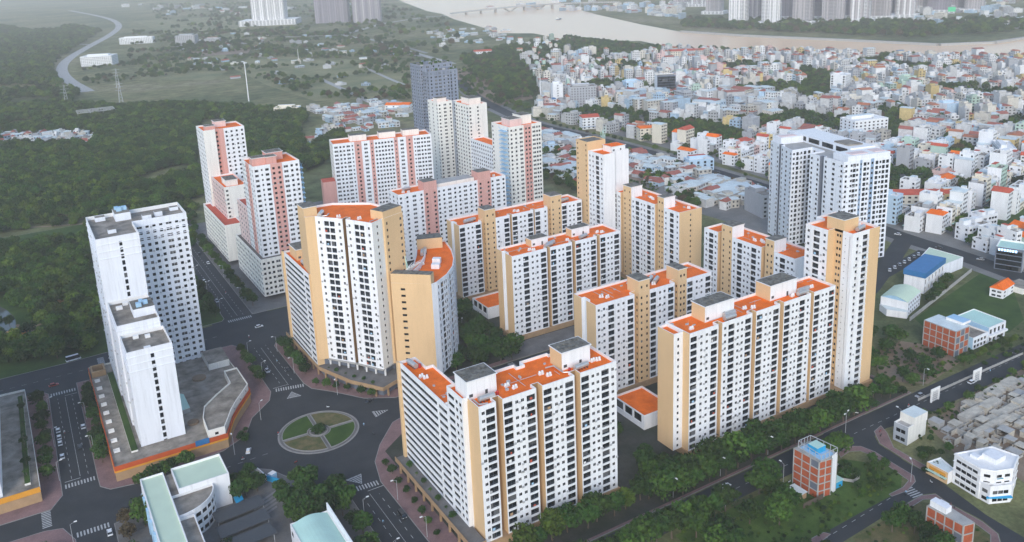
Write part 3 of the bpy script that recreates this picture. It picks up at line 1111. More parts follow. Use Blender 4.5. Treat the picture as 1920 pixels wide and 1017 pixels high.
root = thing('apartment_tower', 'cream tower with one broad pink stripe and a blue fire stair', 'apartment tower', (310, 530, 0), 0, PG)
panes = []
pl = Plan((310, 530.5))
pl.to(12.5, 0, 3, 'wwD').to(12.5, -.3, 4).to(19, -.3, 4, 'ww').to(19, 0, 4).to(28, 0, 3, 'Dww').to(28, 26, 3).to(0, 26, 3).close(3, '  w w')
mass(root, panes, pl, 3.0, 78.0, 23)
put_panes(root, panes, single='')
penthouse(root, 314, 536, 324, 548, 76.9, 82, wall='pale_pink_wall', door=False)
penthouse(root, 325, 538, 334, 550, 76.9, 83.5, wall='cream_wall', door=False)
b = MB(root.location)
for i in range(23):
    b.box(306.4, 532, 4 + i * 3.2, 309.9, 540, 4.35 + i * 3.2)
    b.tube((306.5, 532, 4 + i * 3.2), (306.5, 540, 7 + i * 3.2), .12, .12, 4)
    b.tube((306.5, 540, 4 + i * 3.2), (306.5, 532, 7 + i * 3.2), .12, .12, 4)
    b.tube((306.5, 532, 4 + i * 3.2), (309.9, 532, 7 + i * 3.2), .12, .12, 4)
b.build('fire_stair', 'sky_blue_wall', root)['kind'] = 'stuff'

# ---- dark slate tower
root = thing('apartment_tower', 'dark slate tower with rooftop garden rising behind the cream towers', 'apartment tower', (338, 722, 0))
panes = []
pl = Plan((338, 722))
pl.to(5, 0, 10, 'w').to(14, 0, 10, 'DD').to(22, 0, 10, 'w w').to(24.5, 0, 10, 't').to(30, 0, 10, 'w').to(30, 14, 10).to(0, 14, 10).close(10, lambda L: [(1, 3, ('w', .4, 2.3, .4)), (4.6, 6.4, 'w'), (8.2, 9.6, ('t', .1, 3, .7)), (11, 12.6, 'w')])
mass(root, panes, pl, 3.0, 98.0, 29, roof='stained_roof', par=.8, pmat='slate_wall')
pl = Plan((336, 736.05))
pl.to(34, 0, 10, 'wDwwDw').to(34, 22, 10).to(0, 22, 10).close(10, 'wwtww')
mass(root, panes, pl, 3.0, 103.0, 31, roof='stained_roof', par=.8, name='rear_wall', pmat='slate_wall')
put_panes(root, panes, single='')
cornice(root, [(338, 722), (368, 722), (368, 758), (338, 758)], (20, 40, 60, 80, 95), .3, .7, 'tower_slate')
b = MB(root.location)
qk = random.Random(4)
for _ in range(46):
    x, y = qk.uniform(337, 369), qk.uniform(723, 757)
    b.obox(x, y, 97.2 if y < 735 else 102.2, (97.2 if y < 735 else 102.2) + qk.uniform(.8, 3.2), qk.uniform(.8, 3), qk.uniform(.6, 2.4), qk.uniform(0, 3), qk.randrange(3))
b.build('roof_garden', ['lawn', 'pole_grey', 'tower_slate'], root)['kind'] = 'stuff'

# ---- grey-white U-shaped tower on the right
root = thing('apartment_tower', 'white and grey U-shaped tower with dark window grid and pinkish roof decks', 'apartment tower', (433, 336, 0))
panes = []
A = math.radians(-13)
pl = Plan((433, 336), A)
pl.to(4, 0, 5, 'w').to(12, 0, 5, 'wfw').to(13.6, 0, 9, 'p').to(20, 0, 5, 'fw').to(22.5, 0, 9, 'w').to(35, 0, 5, 'fwff').to(36, 78, 5).to(-3, 72, 5).to(-4.4, 60, 5, 'ww').to(-2.4, 59.7, 8).to(-2.9, 56.6, 8).to(-5, 57, 8).to(-8, 41, 5, 'wdw')
pl.to(9, 43, 5, 'wfwff').to(9, 31, 5, 'fdf').to(-3, 29, 5, 'fwf').to(-2.2, 20, 5, 'ww').to(-.2, 19.6, 8).to(.1, 17, 8).to(-1.7, 16.8, 8).close(5, 'wd w')
mass(root, panes, pl, 2.0, 68.5, 20, roof='concrete', par=1.0, pmat='cool_wall')
put_panes(root, panes, single='f')
def lbox(u0, v0, u1, v1, z0, z1, name, mats):
    b = MB(root.location)
    b.prism([local((433, 336), A, *q) for q in ((u0, v0), (u1, v0), (u1, v1), (u0, v1))], z0, z1, 0, 1 if len(mats) > 1 else 0)
    b.build(name, mats, root)
lbox(3, .3, 34.6, 14, 67.5, 71.5, 'crown', ['cool_wall', 'trim_white'])
lbox(8, 3, 20, 9, 71.5, 71.8, 'roof_deck', ['pale_pink_wall'])
lbox(25, 3, 33, 10, 71.5, 71.8, 'roof_deck', ['pale_pink_wall'])
lbox(16, 14.02, 34.8, 77, 67.5, 72.5, 'crown', ['cool_wall', 'trim_white'])
lbox(19, 20, 30, 34, 72.5, 73.4, 'roof_deck', ['stained_roof'])
lbox(-2, 62, 15.9, 71.5, 67.5, 72.0, 'crown', ['cool_wall', 'trim_white'])
lbox(0, 64, 12, 69, 72, 72.3, 'roof_deck', ['pale_pink_wall'])
b = MB(root.location)
for k in range(4):
    v0 = 17 + k * 14
    b.prism([local((433, 336), A, *q) for q in ((15.85, v0), (15.95, v0), (15.95, v0 + 11), (15.85, v0 + 11))], 68.6, 71.6)
b.build('roof_glazing', 'window_glass', root)['kind'] = 'stuff'

# ------------------------------------------------------------------ ground, water, roads
def ground_material():
    m = bpy.data.materials.new('ground')
    m.use_nodes = True
    nt = m.node_tree
    n, l = nt.nodes, nt.links
    b = n['Principled BSDF']
    b.inputs['Roughness'].default_value = 0.95
    b.inputs['Specular IOR Level'].default_value = 0.1
    geo = n.new('ShaderNodeNewGeometry')
    def noise(scale, detail=7.0):
        t = n.new('ShaderNodeTexNoise')
        t.inputs['Scale'].default_value = scale
        t.inputs['Detail'].default_value = detail
        t.inputs['Roughness'].default_value = 0.65
        l.new(geo.outputs['Position'], t.inputs['Vector'])
        return t.outputs['Fac']
    def ramp(f, stops):
        r = n.new('ShaderNodeValToRGB')
        e = r.color_ramp.elements
        e[0].position, e[0].color = stops[0][0], (*stops[0][1], 1)
        e[1].position, e[1].color = stops[-1][0], (*stops[-1][1], 1)
        for p, c in stops[1:-1]:
            x = e.new(p)
            x.color = (*c, 1)
        l.new(f, r.inputs[0])
        return r.outputs[0]
    a = ramp(noise(0.0035), [(.34, (.06, .085, .035)), (.45, (.12, .14, .06)), (.55, (.20, .195, .09)), (.66, (.27, .235, .14))])
    c = ramp(noise(0.05), [(.3, (.45, .45, .45)), (.7, (1.35, 1.35, 1.35))])
    d = ramp(noise(0.6, 4), [(.3, (.7, .7, .7)), (.7, (1.2, 1.2, 1.2))])
    v = n.new('ShaderNodeVectorMath')
    v.operation = 'MULTIPLY'
    l.new(a, v.inputs[0])
    l.new(c, v.inputs[1])
    v2 = n.new('ShaderNodeVectorMath')
    v2.operation = 'MULTIPLY'
    l.new(v.outputs[0], v2.inputs[0])
    l.new(d, v2.inputs[1])
    l.new(v2.outputs[0], b.inputs['Base Color'])
    MATS['ground'] = m


def water_material(name, col, rough=0.1, wave=0.02, spec=0.5):
    m = bpy.data.materials.new(name)
    m.use_nodes = True
    nt = m.node_tree
    n, l = nt.nodes, nt.links
    b = n['Principled BSDF']
    b.inputs['Base Color'].default_value = (*col, 1)
    b.inputs['Roughness'].default_value = rough
    b.inputs['IOR'].default_value = 1.33
    b.inputs['Specular IOR Level'].default_value = spec
    geo = n.new('ShaderNodeNewGeometry')
    t = n.new('ShaderNodeTexNoise')
    t.inputs['Scale'].default_value = wave
    t.inputs['Detail'].default_value = 5
    l.new(geo.outputs['Position'], t.inputs['Vector'])
    bp = n.new('ShaderNodeBump')
    bp.inputs['Strength'].default_value = 0.05
    bp.inputs['Distance'].default_value = 1.0
    l.new(t.outputs['Fac'], bp.inputs['Height'])
    l.new(bp.outputs[0], b.inputs['Normal'])
    MATS[name] = m


ground_material()
water_material('river_water', (0.74, 0.51, 0.32), 0.25, 0.05, 0.04)  # muddy brown, lightened to paint the golden reflected glow into the base colour
water_material('pond_water', (0.10, 0.11, 0.09), 0.08, 0.4)


def sheet(name, poly, z, m, parent=None, kind='structure'):
    b = MB()
    area = sum(poly[i - 1][0] * poly[i][1] - poly[i][0] * poly[i - 1][1] for i in range(len(poly)))
    b.face([(p[0], p[1], z) for p in (poly if area > 0 else poly[::-1])])
    o = b.build(name, m, parent)
    if parent is None:
        tag(o, kind=kind)
    return o


def slab_block(name, poly, z0, z1, top, side='kerb'):
    b = MB()
    b.prism(poly, z0, z1, 1, 0)
    ins = inset(poly, .28)
    k = len(poly)
    for i in range(k):
        a, c, d, e = poly[i], poly[(i + 1) % k], ins[(i + 1) % k], ins[i]
        b.face([(a[0], a[1], z1 + .012), (c[0], c[1], z1 + .012), (d[0], d[1], z1 + .012), (e[0], e[1], z1 + .012)], 1)
    return tag(b.build(name, [top, side]), kind='structure')


def strip(pts, w):
    """Outline of a road of width w along a polyline."""
    L, R = [], []
    for i, p in enumerate(pts):
        a = Vector(pts[max(i - 1, 0)])
        c = Vector(pts[min(i + 1, len(pts) - 1)])
        d = (c - a).normalized()
        n = Vector((-d.y, d.x)) * w / 2
        q = Vector(p)
        L.append(tuple(q + n))
        R.append(tuple(q - n))
    return R + L[::-1]


def smooth_line(pts, it=2):
    for _ in range(it):
        out = [pts[0]]
        for a, b in zip(pts, pts[1:]):
            out += [(a[0] * .75 + b[0] * .25, a[1] * .75 + b[1] * .25), (a[0] * .25 + b[0] * .75, a[1] * .25 + b[1] * .75)]
        out.append(pts[-1])
        pts = out
    return pts


def dashes(parent, name, p0, p1, w=.18, dash=2.2, gap=3.0, z=.062):
    b = MB()
    a, c = Vector(p0), Vector(p1)
    L = (c - a).length
    d = (c - a) / L
    n = Vector((-d.y, d.x)) * w / 2
    u = 0
    while u < L:
        s, t = a + d * u, a + d * min(u + dash, L)
        b.face([(*(s - n), z), (*(t - n), z), (*(t + n), z), (*(s + n), z)])
        u += dash + gap
    o = b.build(name, 'road_paint', parent)
    o['kind'] = 'stuff'


def crosswalk(parent, p0, p1, length=3.2, w=.55, gap=.6, z=.063):
    """Zebra bars side by side from p0 to p1."""
    b = MB()
    a, c = Vector(p0), Vector(p1)
    L = (c - a).length
    d = (c - a) / L
    n = Vector((-d.y, d.x)) * length / 2
    u = 0
    while u + w <= L:
        s, t = a + d * u, a + d * (u + w)
        b.face([(*(s - n), z), (*(t - n), z), (*(t + n), z), (*(s + n), z)])
        u += w + gap
    b.build('crosswalk', 'road_paint', parent)


def hatch(parent, a, b_, c, n=6, z=.063):
    """Striped triangle: bars between edge a-b and edge a-c, with an outline."""
    m = MB()
    a, b_, c = Vector(a), Vector(b_), Vector(c)
    for i in range(n):
        t0, t1 = (i + .25) / n, (i + .75) / n
        m.face([(*(a + (b_ - a) * t0), z), (*(a + (b_ - a) * t1), z), (*(a + (c - a) * t1), z), (*(a + (c - a) * t0), z)])
    for p, q in ((a, b_), (b_, c), (c, a)):
        d = (q - p).normalized()
        nn = Vector((-d.y, d.x)) * .12
        m.face([(*(p - nn), z + .004), (*(q - nn), z + .004), (*(q + nn), z + .004), (*(p + nn), z + .004)])
    m.build('hatched_marking', 'road_paint', parent)


sheet('ground', [(-7000, -1500), (9500, -1500), (9500, 13000), (-7000, 13000)], 0.0, 'ground')
river = [(2019.4, 4822.9), (1662.8, 3755.7), (1450.8, 3078.9), (1400.3, 2838.1), (1310.1, 2577.8), (1200.8, 2180.5), (1134.4, 1974.6), (1190.8, 1893.0), (1148.0, 1684.5), (1186.5, 1652.3), (1195.6, 1542.5), (1239.4, 1521.3), (1191.4, 1359.0), (1173.7, 1276.1),
         (1225.1, 1184.5), (1279.8, 1103.8), (1294.4, 997.7), (1343.4, 927.1), (1372.0, 848.1), (1426.6, 773.2), (1546.8, 545.4), (2034.3, 725.9), (1822.6, 920.2), (1721.3, 937.2), (1613.1, 936.8), (1527.2, 988.7), (1497.1, 1156.1), (1443.9, 1397.3), (1430.0, 1592.9), (1518.7, 1863.9),
         (1675.7, 2272.2), (1854.4, 2680.5), (2118.8, 3184.1), (2483.1, 3933.7)]
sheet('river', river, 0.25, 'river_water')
sheet('pond', smooth_line([(-33.6, 618.2), (-18.2, 577.7), (-16.8, 553.8), (-20.3, 542.0), (-27.0, 543.3), (-38.9, 553.7), (-33.6, 618.2)], 1), 0.22, 'pond_water')
sheet('far_pond', [(41.7, 2035.8), (61.9, 1947.3), (74.2, 1912.9), (69.0, 1818.7), (59.5, 1738.0), (48.0, 1821.7), (44.2, 1903.5)], 0.1, 'pond_water')
bank = [(1430.0, 1592.9), (1443.9, 1397.3), (1497.1, 1156.1), (1527.2, 988.7), (1613.1, 936.8), (1721.3, 937.2), (1822.6, 920.2)]
b = MB()
for p, q in zip(bank, bank[1:]):
    d = (Vector(q) - Vector(p)).normalized()
    n = Vector((-d.y, d.x)) * 9
    for s in (1,):
        b.prism([p, q, (q[0] - n.x, q[1] - n.y), (p[0] - n.x, p[1] - n.y)][::-1], 0.0, 4.5)
tag(b.build('embankment', 'concrete'), kind='structure')
city = [(902.6, 1644.2), (1066.1, 1696.1), (1115.0, 1594.0), (1153.0, 1331.1), (1161.6, 1262.8), (1267.3, 1092.8), (1282.4, 988.3), (1360.0, 840.6), (1408.4, 763.1), (1435.2, 600.7), (526.3, 204.3), (518.4, 267.5), (528.1, 330.2), (535.4, 386.0), (555.9, 484.6), (571.8, 597.4),
        (576.1, 716.7), (574.9, 803.9), (574.6, 920.0), (678.7, 1055.1), (805.6, 1358.3)]
sheet('city_ground', city, 0.03, 'city_ground')
sheet('shed_yard', [(536.8, 860.3), (544.1, 771.3), (527.7, 665.2), (532.0, 576.4), (518.1, 473.3), (447.3, 407.4), (444.6, 475.2), (471.1, 601.8), (475.4, 742.5)], 0.035, 'city_ground')
sheet('open_field', [(391.5, 1240.2), (383.8, 1472.7), (398.5, 1758.8), (490.4, 1991.7), (622.3, 1759.4), (681.1, 1558.9), (528.3, 1206.8), (461.7, 1204.0)], 0.04, 'meadow')
sheet('open_field', [(300.2, 2024.3), (458.3, 2112.2), (410.0, 1806.5), (327.5, 1623.0), (216.5, 1740.9)], 0.04, 'meadow')
sheet('open_field', [(485.9, 3804.6), (844.3, 3706.8), (679.0, 2723.6), (483.9, 2167.9), (464.3, 3040.0)], 0.04, 'meadow')
sheet('bare_lot', [(399.6, 2219.2), (483.7, 2223.4), (533.8, 2160.1), (501.5, 2059.2), (402.9, 2081.4)], 0.05, 'dirt')
sheet('bare_lot', [(693.5, 1376.4), (787.4, 1436.8), (689.3, 1116.5), (641.6, 1025.9), (568.9, 1006.2), (614.1, 1194.0)], 0.05, 'dirt')
sheet('bare_lot', [(509.6, 650.6), (533.1, 630.5), (504.2, 574.1), (464.7, 571.0), (475.3, 611.0)], 0.05, 'dirt')
sheet('lawn', [(402.0, 261.1), (497.3, 279.9), (488.7, 260.2), (480.9, 252.6), (446.1, 227.2), (423.8, 223.0), (426.2, 250.5), (394.5, 248.2)], 0.02, 'lawn')
sheet('lawn', [(579.2, 327.3), (648.2, 339.8), (612.1, 294.0), (577.8, 305.9)], 0.05, 'lawn')
sheet('waste_ground', [(214, 168), (262, 170), (271, 176), (272, 184), (262, 196), (240, 198), (176, 198), (176, 120), (214, 150)], 0.02, 'weeds')
sheet('waste_ground', [(226, 163), (262, 163), (268, 156), (262, 132), (250, 110), (200, 110)], 0.02, 'dry_lawn')
sheet('dirt_lot', [(372.6, 248.3), (382.0, 233.9), (374.5, 217.9), (343.4, 213.8), (328.1, 227.9), (351.7, 248.4)], 0.02, 'dirt')
sheet('demolition_ground', [(310.6, 191.8), (345.8, 197.2), (393.3, 197.8), (450.1, 192.4), (354.5, 146.4), (304.2, 148.2), (311.5, 166.9), (301.3, 173.9)], 0.025, 'dirt')

# ---- the avenue, roundabout and streets of the estate
road = sheet('road', [(-120, 120), (118, 120), (118, 206), (140, 206), (140, 450), (330, 442), (330, 486), (112, 486), (112, 760), (80, 760), (80, 484), (-120, 484)], 0.04, 'asphalt')
road_e = sheet('road', [(118.2, 200.5), (296, 200.5), (310, 198), (620, 196), (620, 212), (310, 212.5), (118.2, 211)], 0.041, 'asphalt')
road_m = sheet('road', [(140.2, 330), (330, 330), (330, 345), (140.2, 345)], 0.04, 'asphalt')
road_s = sheet('side_road', [(300.2, 229.3), (298.2, 219.2), (295.7, 204.7), (286.0, 199.2), (282.7, 194.8), (280.3, 178.9), (280.6, 169.3), (277.9, 158.2), (274.6, 144.9), (273.2, 127.4), (262.0, 131.7), (268.5, 136.8), (270.7, 143.8), (270.4, 156.7),
                             (271.5, 162.5), (266.3, 164.9), (253.2, 164.7), (231.2, 163.8), (215.3, 163.1), (205.0, 170.0), (213.9, 170.0), (237.3, 170.3), (255.3, 170.4), (263.8, 169.8), (271.2, 171.6), (273.3, 173.5), (274.2, 182.3), (274.9, 191.2),
                             (274.2, 196.9), (269.5, 200.1), (262.6, 198.8), (253.7, 202.1), (272.1, 213.4)], 0.046, 'asphalt')
boule = smooth_line([(492.3, 202.1), (503.9, 259.4), (512.2, 304.9), (513.7, 348.5), (527.8, 418.0), (539.0, 498.6), (544.3, 589.9), (549.4, 674.8), (546.9, 765.0), (538.6, 863.1), (562.6, 995.3), (593.4, 1120.3), (654.0, 1276.0)])
sheet('boulevard_verge', strip(boule, 31), 0.045, 'city_ground')
road_b = sheet('boulevard', strip(boule, 17), 0.06, 'asphalt')
sheet('road', strip([(510.3, 344.0), (467.4, 323.9), (419.8, 303.1), (384.4, 290.2)], 12), 0.055, 'asphalt')
sheet('parking_strip', strip([(443.4, 311.4), (500.6, 321.5)], 9), 0.058, 'asphalt')
sheet('road', strip([(542.5, 580.7), (518.5, 515.4), (490.6, 447.6)], 11), 0.055, 'asphalt')
sheet('road', strip(smooth_line([(120.9, 1641.7), (103.5, 1861.0), (107.2, 2084.3), (135.4, 2305.3), (213.1, 2648.9), (318.5, 3064.3), (412.0, 3562.1), (441.1, 4202.2), (366.7, 5338.6)]), 22), 0.08, 'concrete')
sheet('road', strip([(5.2, 2916.4), (86.8, 2902.7), (167.1, 2844.3), (226.6, 2719.9)], 10), 0.08, 'concrete')
sheet('road', strip([(681.3, 2441.9), (831.4, 2333.3), (1086.4, 2634.6), (1303.2, 2768.8), (1395.8, 2744.8)], 22), 0.09, 'concrete')
sheet('track', strip([(376.4, 2129.3), (378.1, 1907.2), (377.6, 1758.8)], 8), 0.07, 'concrete')
sheet('track', strip([(480.5, 1479.2), (462.5, 1273.1), (449.2, 1152.0)], 9), 0.07, 'concrete')
sheet('track', strip([(603.2, 1587.5), (571.8, 1381.7), (560.6, 1289.0)], 7), 0.07, 'concrete')
sheet('road', strip([(827.4, 2504.9), (836.5, 2108.8), (785.0, 1791.4), (747.8, 1482.2)], 14), 0.08, 'concrete')
for x0, y0, x1, y1 in ((712, 96, 780, 108), (720, 91, 790, 103), (705, 86, 770, 97)):
    pass
sheet('track', strip([(782.9, 1916.4), (759.6, 1652.5)], 16), 0.09, 'kerb')
sheet('track', strip([(827.6, 1933.9), (794.4, 1699.6)], 10), 0.09, 'kerb')

slab_block('pavement', [(6.5, 453), (6.5, 356), (6.7, 348), (10, 343.5), (20, 341.6), (54.8, 345.9), (65.9, 352.8), (72.2, 366.3), (83.4, 377.7), (86.3, 385.9), (86.3, 445), (83, 451)], .04, .18, 'pink_paving')
slab_block('pavement', [(9, 150), (87.5, 150), (88.5, 283), (87, 287), (75, 305), (68, 320), (63.2, 324.6), (50, 322.5), (8.5, 319), (8, 250)], .04, .18, 'grey_paving')
slab_block('pavement', [(-120, 343), (-11, 342.3), (-6.5, 350), (-6, 448), (-8.5, 452), (-120, 456)], .04, .18, 'pink_paving')
slab_block('pavement', [(-120, 120), (-4.5, 120), (-4.5, 317), (-8, 327), (-14, 329), (-120, 332)], .04, .18, 'pink_paving')
slab_block('pavement', [(102, 385), (103.6, 377.5), (111.3, 368), (121.2, 353.5), (133.7, 345.5), (300, 345.5), (300, 440), (104, 440), (102, 436)], .04, .18, 'pink_paving')
slab_block('pavement', [(102.5, 211.5), (330, 213), (330, 329), (133, 329), (123.8, 325.7), (112, 312), (105.4, 301.3), (102, 287)], .04, .18, 'pink_paving')
slab_block('pavement', [(103.5, 487), (330, 487), (330, 700), (104, 700)], .04, .18, 'grey_paving')
slab_block('park_ground', [(-420, 479), (5, 481), (86, 487), (88, 490), (88, 760), (-420, 760)], .03, .17, 'lawn')
slab_block('pavement', [(264.1, 199.5), (270.9, 200.5), (275.1, 197.6), (276.3, 192.0), (275.2, 182.5), (274.5, 173.5), (271.7, 170.9), (264.2, 169.1), (256.9, 170.1), (257.1, 171.2), (264.9, 171.0), (270.5, 172.5), (272.3, 181.8), (273.8, 190.1), (272.4, 195.7), (268.3, 198.0), (262.4, 197.1)], .04, .17, 'pink_paving')
slab_block('pavement', [(207.7, 170.1), (215.4, 170.3), (219.8, 170.1), (220.8, 168.4), (212.7, 167.4), (206.9, 167.1)], .04, .17, 'pink_paving')
slab_block('pavement', [(289.1, 201.6), (294.8, 202.8), (292.3, 198.3), (285.0, 189.8), (283.8, 172.6), (280.5, 171.5), (281.2, 179.7), (283.4, 194.7)], .048, .19, 'pink_paving')
slab_block('pavement', [(252.6, 164.0), (265.6, 164.2), (270.7, 161.9), (269.6, 156.1), (269.6, 143.4), (267.8, 137.0), (261.7, 131.9), (258.8, 133.8), (265.6, 137.8), (266.8, 142.8), (267.1, 155.3), (268.1, 160.6), (264.4, 162.7), (252.5, 162.2)], .048, .19, 'pink_paving')
sheet('inner_ground', [(104.5, 213), (328, 214.2), (328, 326), (136, 326), (128, 318), (112, 306), (111.5, 226), (104.5, 222)], .19, 'courtyard_ground')
sheet('inner_ground', [(113, 400), (140, 349), (296, 349), (296, 436), (113, 436)], .19, 'courtyard_ground')
sheet('courtyard', [(190, 306), (300, 306), (300, 328.8), (190, 328.8)], .205, 'grey_paving')
sheet('courtyard', [(196, 346), (300, 346), (300, 362), (196, 362)], .205, 'grey_paving')

dashes(road, 'lane_marking', (92.5, 160), (92.5, 280))
dashes(road, 'lane_marking', (98.6, 160), (98.6, 280))
dashes(road, 'lane_marking', (92.3, 392), (92.3, 440))
dashes(road, 'lane_marking', (98.4, 392), (98.4, 440))
dashes(road, 'lane_marking', (92.3, 490), (92.3, 690))
dashes(road, 'lane_marking', (98.9, 490), (98.9, 690))
dashes(road, 'centre_line', (95.4, 388), (95.4, 438), .15, 60, .1)
dashes(road, 'centre_line', (95.5, 490), (95.5, 690), .15, 220, .1)
dashes(road, 'centre_line', (95.5, 160), (95.5, 282), .15, 220, .1)
dashes(road, 'centre_line', (.6, 361), (.6, 440), .15, 100, .1)
dashes(road, 'lane_marking', (3.6, 361), (3.6, 440))
dashes(road, 'lane_marking', (-2.6, 361), (-2.6, 440))
dashes(road, 'stop_line', (-5.2, 359.6), (.6, 359.6), .35, 20, 1)
dashes(road, 'stop_line', (.6, 441.5), (6, 441.5), .3, 20, 1)
dashes(road, 'stop_line', (95.5, 284), (102, 284), .3, 20, 1)
dashes(road, 'stop_line', (88, 388.5), (95.2, 388.5), .3, 20, 1)
dashes(road, 'lane_marking', (70, 333), (20, 331))
dashes(road, 'lane_marking', (-90, 466), (80, 467))
dashes(road_e, 'lane_marking', (130, 206), (620, 204))
dashes(road_s, 'lane_marking', (265.9, 170.3), (215.6, 167.8))
crosswalk(road, (-5.3, 356), (6.2, 356))
crosswalk(road, (-5.3, 446), (6.2, 446))
crosswalk(road, (-4, 319.5), (8, 319.5))
crosswalk(road, (-13, 342), (-13, 330))
crosswalk(road, (88.6, 386), (102, 383))
crosswalk(road, (89, 484.5), (103, 484.5))
crosswalk(road, (89, 288), (102, 287))
crosswalk(road, (20, 455), (20, 478))
crosswalk(road_s, (265.4, 169.9), (264.7, 164.7), 5)
crosswalk(road_m, (196, 331), (196, 344.5))
hatch(road, (94.6, 380), (90.8, 374.6), (97.2, 373.6))
hatch(road, (126.5, 337), (119.5, 334.4), (119.8, 339.8))
hatch(road, (95.4, 290), (91, 295.8), (97.5, 296.4))

# ---- roundabout island
isl = thing('roundabout_island', 'round planted traffic island split into four lawn quadrants by paths', 'traffic island', (93.8, 337.3, 0))
def ring(r0, r1, z0, z1, m, name, a0=0, a1=2 * PI, n=48, parent=isl):
    b = MB()
    P = lambda r, a: (r * math.cos(a), r * math.sin(a))
    for i in range(n):
        s, t = a0 + (a1 - a0) * i / n, a0 + (a1 - a0) * (i + 1) / n
        p, q, u, v = P(r0, s), P(r0, t), P(r1, t), P(r1, s)
        b.face([(*p, z1), (*v, z1), (*u, z1), (*q, z1)])
        b.face([(*v, z0), (*u, z0), (*u, z1), (*v, z1)])
        b.face([(*q, z0), (*p, z0), (*p, z1), (*q, z1)])
    return b.build(name, m, parent)
ring(16.9, 17.6, .03, .30, 'kerb', 'kerb_ring')
ring(0, 16.9, .03, .18, 'grey_paving', 'path_ring')
def sector(a0, a1, r0, r1, gap):
    pts = []
    n = 14
    for i in range(n + 1):
        a = a0 + gap / r1 + (a1 - a0 - 2 * gap / r1) * i / n
        pts.append((r1 * math.cos(a), r1 * math.sin(a)))
    for i in range(n, -1, -1):
        a = a0 + gap / r0 + (a1 - a0 - 2 * gap / r0) * i / n
        pts.append((r0 * math.cos(a), r0 * math.sin(a)))
    return pts
for k, mm in enumerate(('dry_lawn', 'lawn', 'dry_lawn', 'lawn')):
    a0 = math.radians(-2 + 90 * k)
    q = sector(a0, a0 + PI / 2, 4.8, 15.9, .6)
    b = MB()
    b.prism(q, .1, .5, 1, 0)
    o = b.build('lawn_quadrant', [mm, 'kerb'], isl)
    i2 = inset(q, .35)
    b = MB()
    for i in range(len(q)):
        j = (i + 1) % len(q)
        b.face([(*q[i], .56), (*q[j], .56), (*i2[j], .56), (*i2[i], .56)])
        b.face([(*i2[j], .5), (*i2[i], .5), (*i2[i], .56), (*i2[j], .56)])
        b.face([(*q[i], .5), (*q[j], .5), (*q[j], .56), (*q[i], .56)])
    b.build('lawn_kerb', 'kerb', o)
ring(3.6, 4.1, .1, .75, 'kerb', 'planter_kerb', n=24)

# ------------------------------------------------------------------ podiums and lower buildings round the estate
SMALL = ['white_wall', 'cool_wall', 'cream_wall', 'brick', 'concrete', 'grey_wall', 'sky_blue_wall', 'yellow_wall', 'tan_wall']


def plan_of(poly, specs):
    p = Plan((0, 0))
    p.p = [tuple(q) for q in poly]
    p.spec = list(specs)
    return p


def low_block(root, poly, z0, z1, n, specs, roof, par=.6, name='wall', pmat='trim_white', single='BDfd'):
    panes = []
    mass(root, panes, plan_of(poly, specs), z0, z1, n, roof=roof, par=par, name=name, pmat=pmat, walls=SMALL)
    put_panes(root, panes, single=single)


def deck_edge(root, poly, edges, z0, z1, m, t=.3, name='parapet_band'):
    b = MB(root.location)
    for i in edges:
        a, c = Vector(poly[i]), Vector(poly[(i + 1) % len(poly)])
        d = (c - a).normalized()
        n = Vector((d.y, -d.x)) * t
        b.prism([tuple(a + n), tuple(c + n), tuple(c - n * .3), tuple(a - n * .3)], z0, z1, 0, None, True)
    return b.build(name, m, root)


# podium of the white tower
pod = [(13, 452), (13, 347.6), (57.4, 347.4), (60.2, 354.5), (63.2, 361.5), (67.4, 368.8), (72, 375.8), (75.6, 381.4), (75.4, 402.4), (74, 434), (66.5, 434), (66.5, 452)]
root = thing('podium_building', 'single-storey podium with red and amber bands beneath the stepped white tower', 'podium', (13, 347, 0), 0, 'banded podiums')
b = MB(root.location)
b.prism(pod, .18, 6.1, 0, 1)
b.build('wall', ['tan_wall', 'stained_roof'], root)
deck_edge(root, pod, range(0, 8), 4.9, 6.9, 'red_band', .22, 'red_band')
deck_edge(root, pod, range(0, 8), 4.1, 4.85, 'amber_band', .35, 'amber_band')
deck_edge(root, pod, (8, 9, 10, 11), 5.6, 6.9, 'cream_wall', .1, 'cream_parapet')
cw = [(50, 349.2), (57.0, 348.8), (59.8, 355), (62.8, 362), (67, 369.3), (71.6, 376.2), (75.2, 382), (75.0, 402.2), (68.8, 402.2), (68.4, 388.4), (60.5, 380.5), (53.2, 372), (50.6, 362)]
low_block(root, cw, 6.1, 9.6, 1, [(2, 'w')] + [(2, 'p')] * 6 + [(2, None)] * 6, 'stained_roof', .7, 'curved_wing', 'cream_wall')
b = MB(root.location)
b.box(44.2, 346.9, 5.2, 49.8, 347.15, 7.6, 0)
b.build('sign_panel', 'blue_roof', root)
for k in range(9):
    b = MB(root.location)
    y = 360 + k * 9.2
    for q in ((14.2, y, 14.35, y + 2), (16.4, y, 16.55, y + 2), (14.35, y, 16.4, y + .15), (14.35, y + 1.85, 16.4, y + 2)):
        b.box(q[0], q[1], 6.1, q[2], q[3], 7.0)
    b.build('skylight', 'trim_white', root)
b = MB(root.location)
for q in ((13.6, 440, 20, 441), (13.6, 447.5, 20, 448.5), (13.6, 441, 14.4, 447.5), (19.2, 441, 20, 447.5)):
    b.box(q[0], q[1], 6.1, q[2], q[3], 9)
b.build('stair_housing', 'tan_wall', root)
b = MB(root.location)
b.box(20.4, 356, 6.1, 23.0, 440, 6.9, 0, 1)
b.build('planter', ['cream_wall', 'lawn'], root)
b = MB(root.location)
b.prism([(43, 376), (48, 377), (48, 392), (43, 398)], 6.1, 8.2, 0, 1)
b.build('ramp_canopy', ['concrete', 'mint_roof'], root)
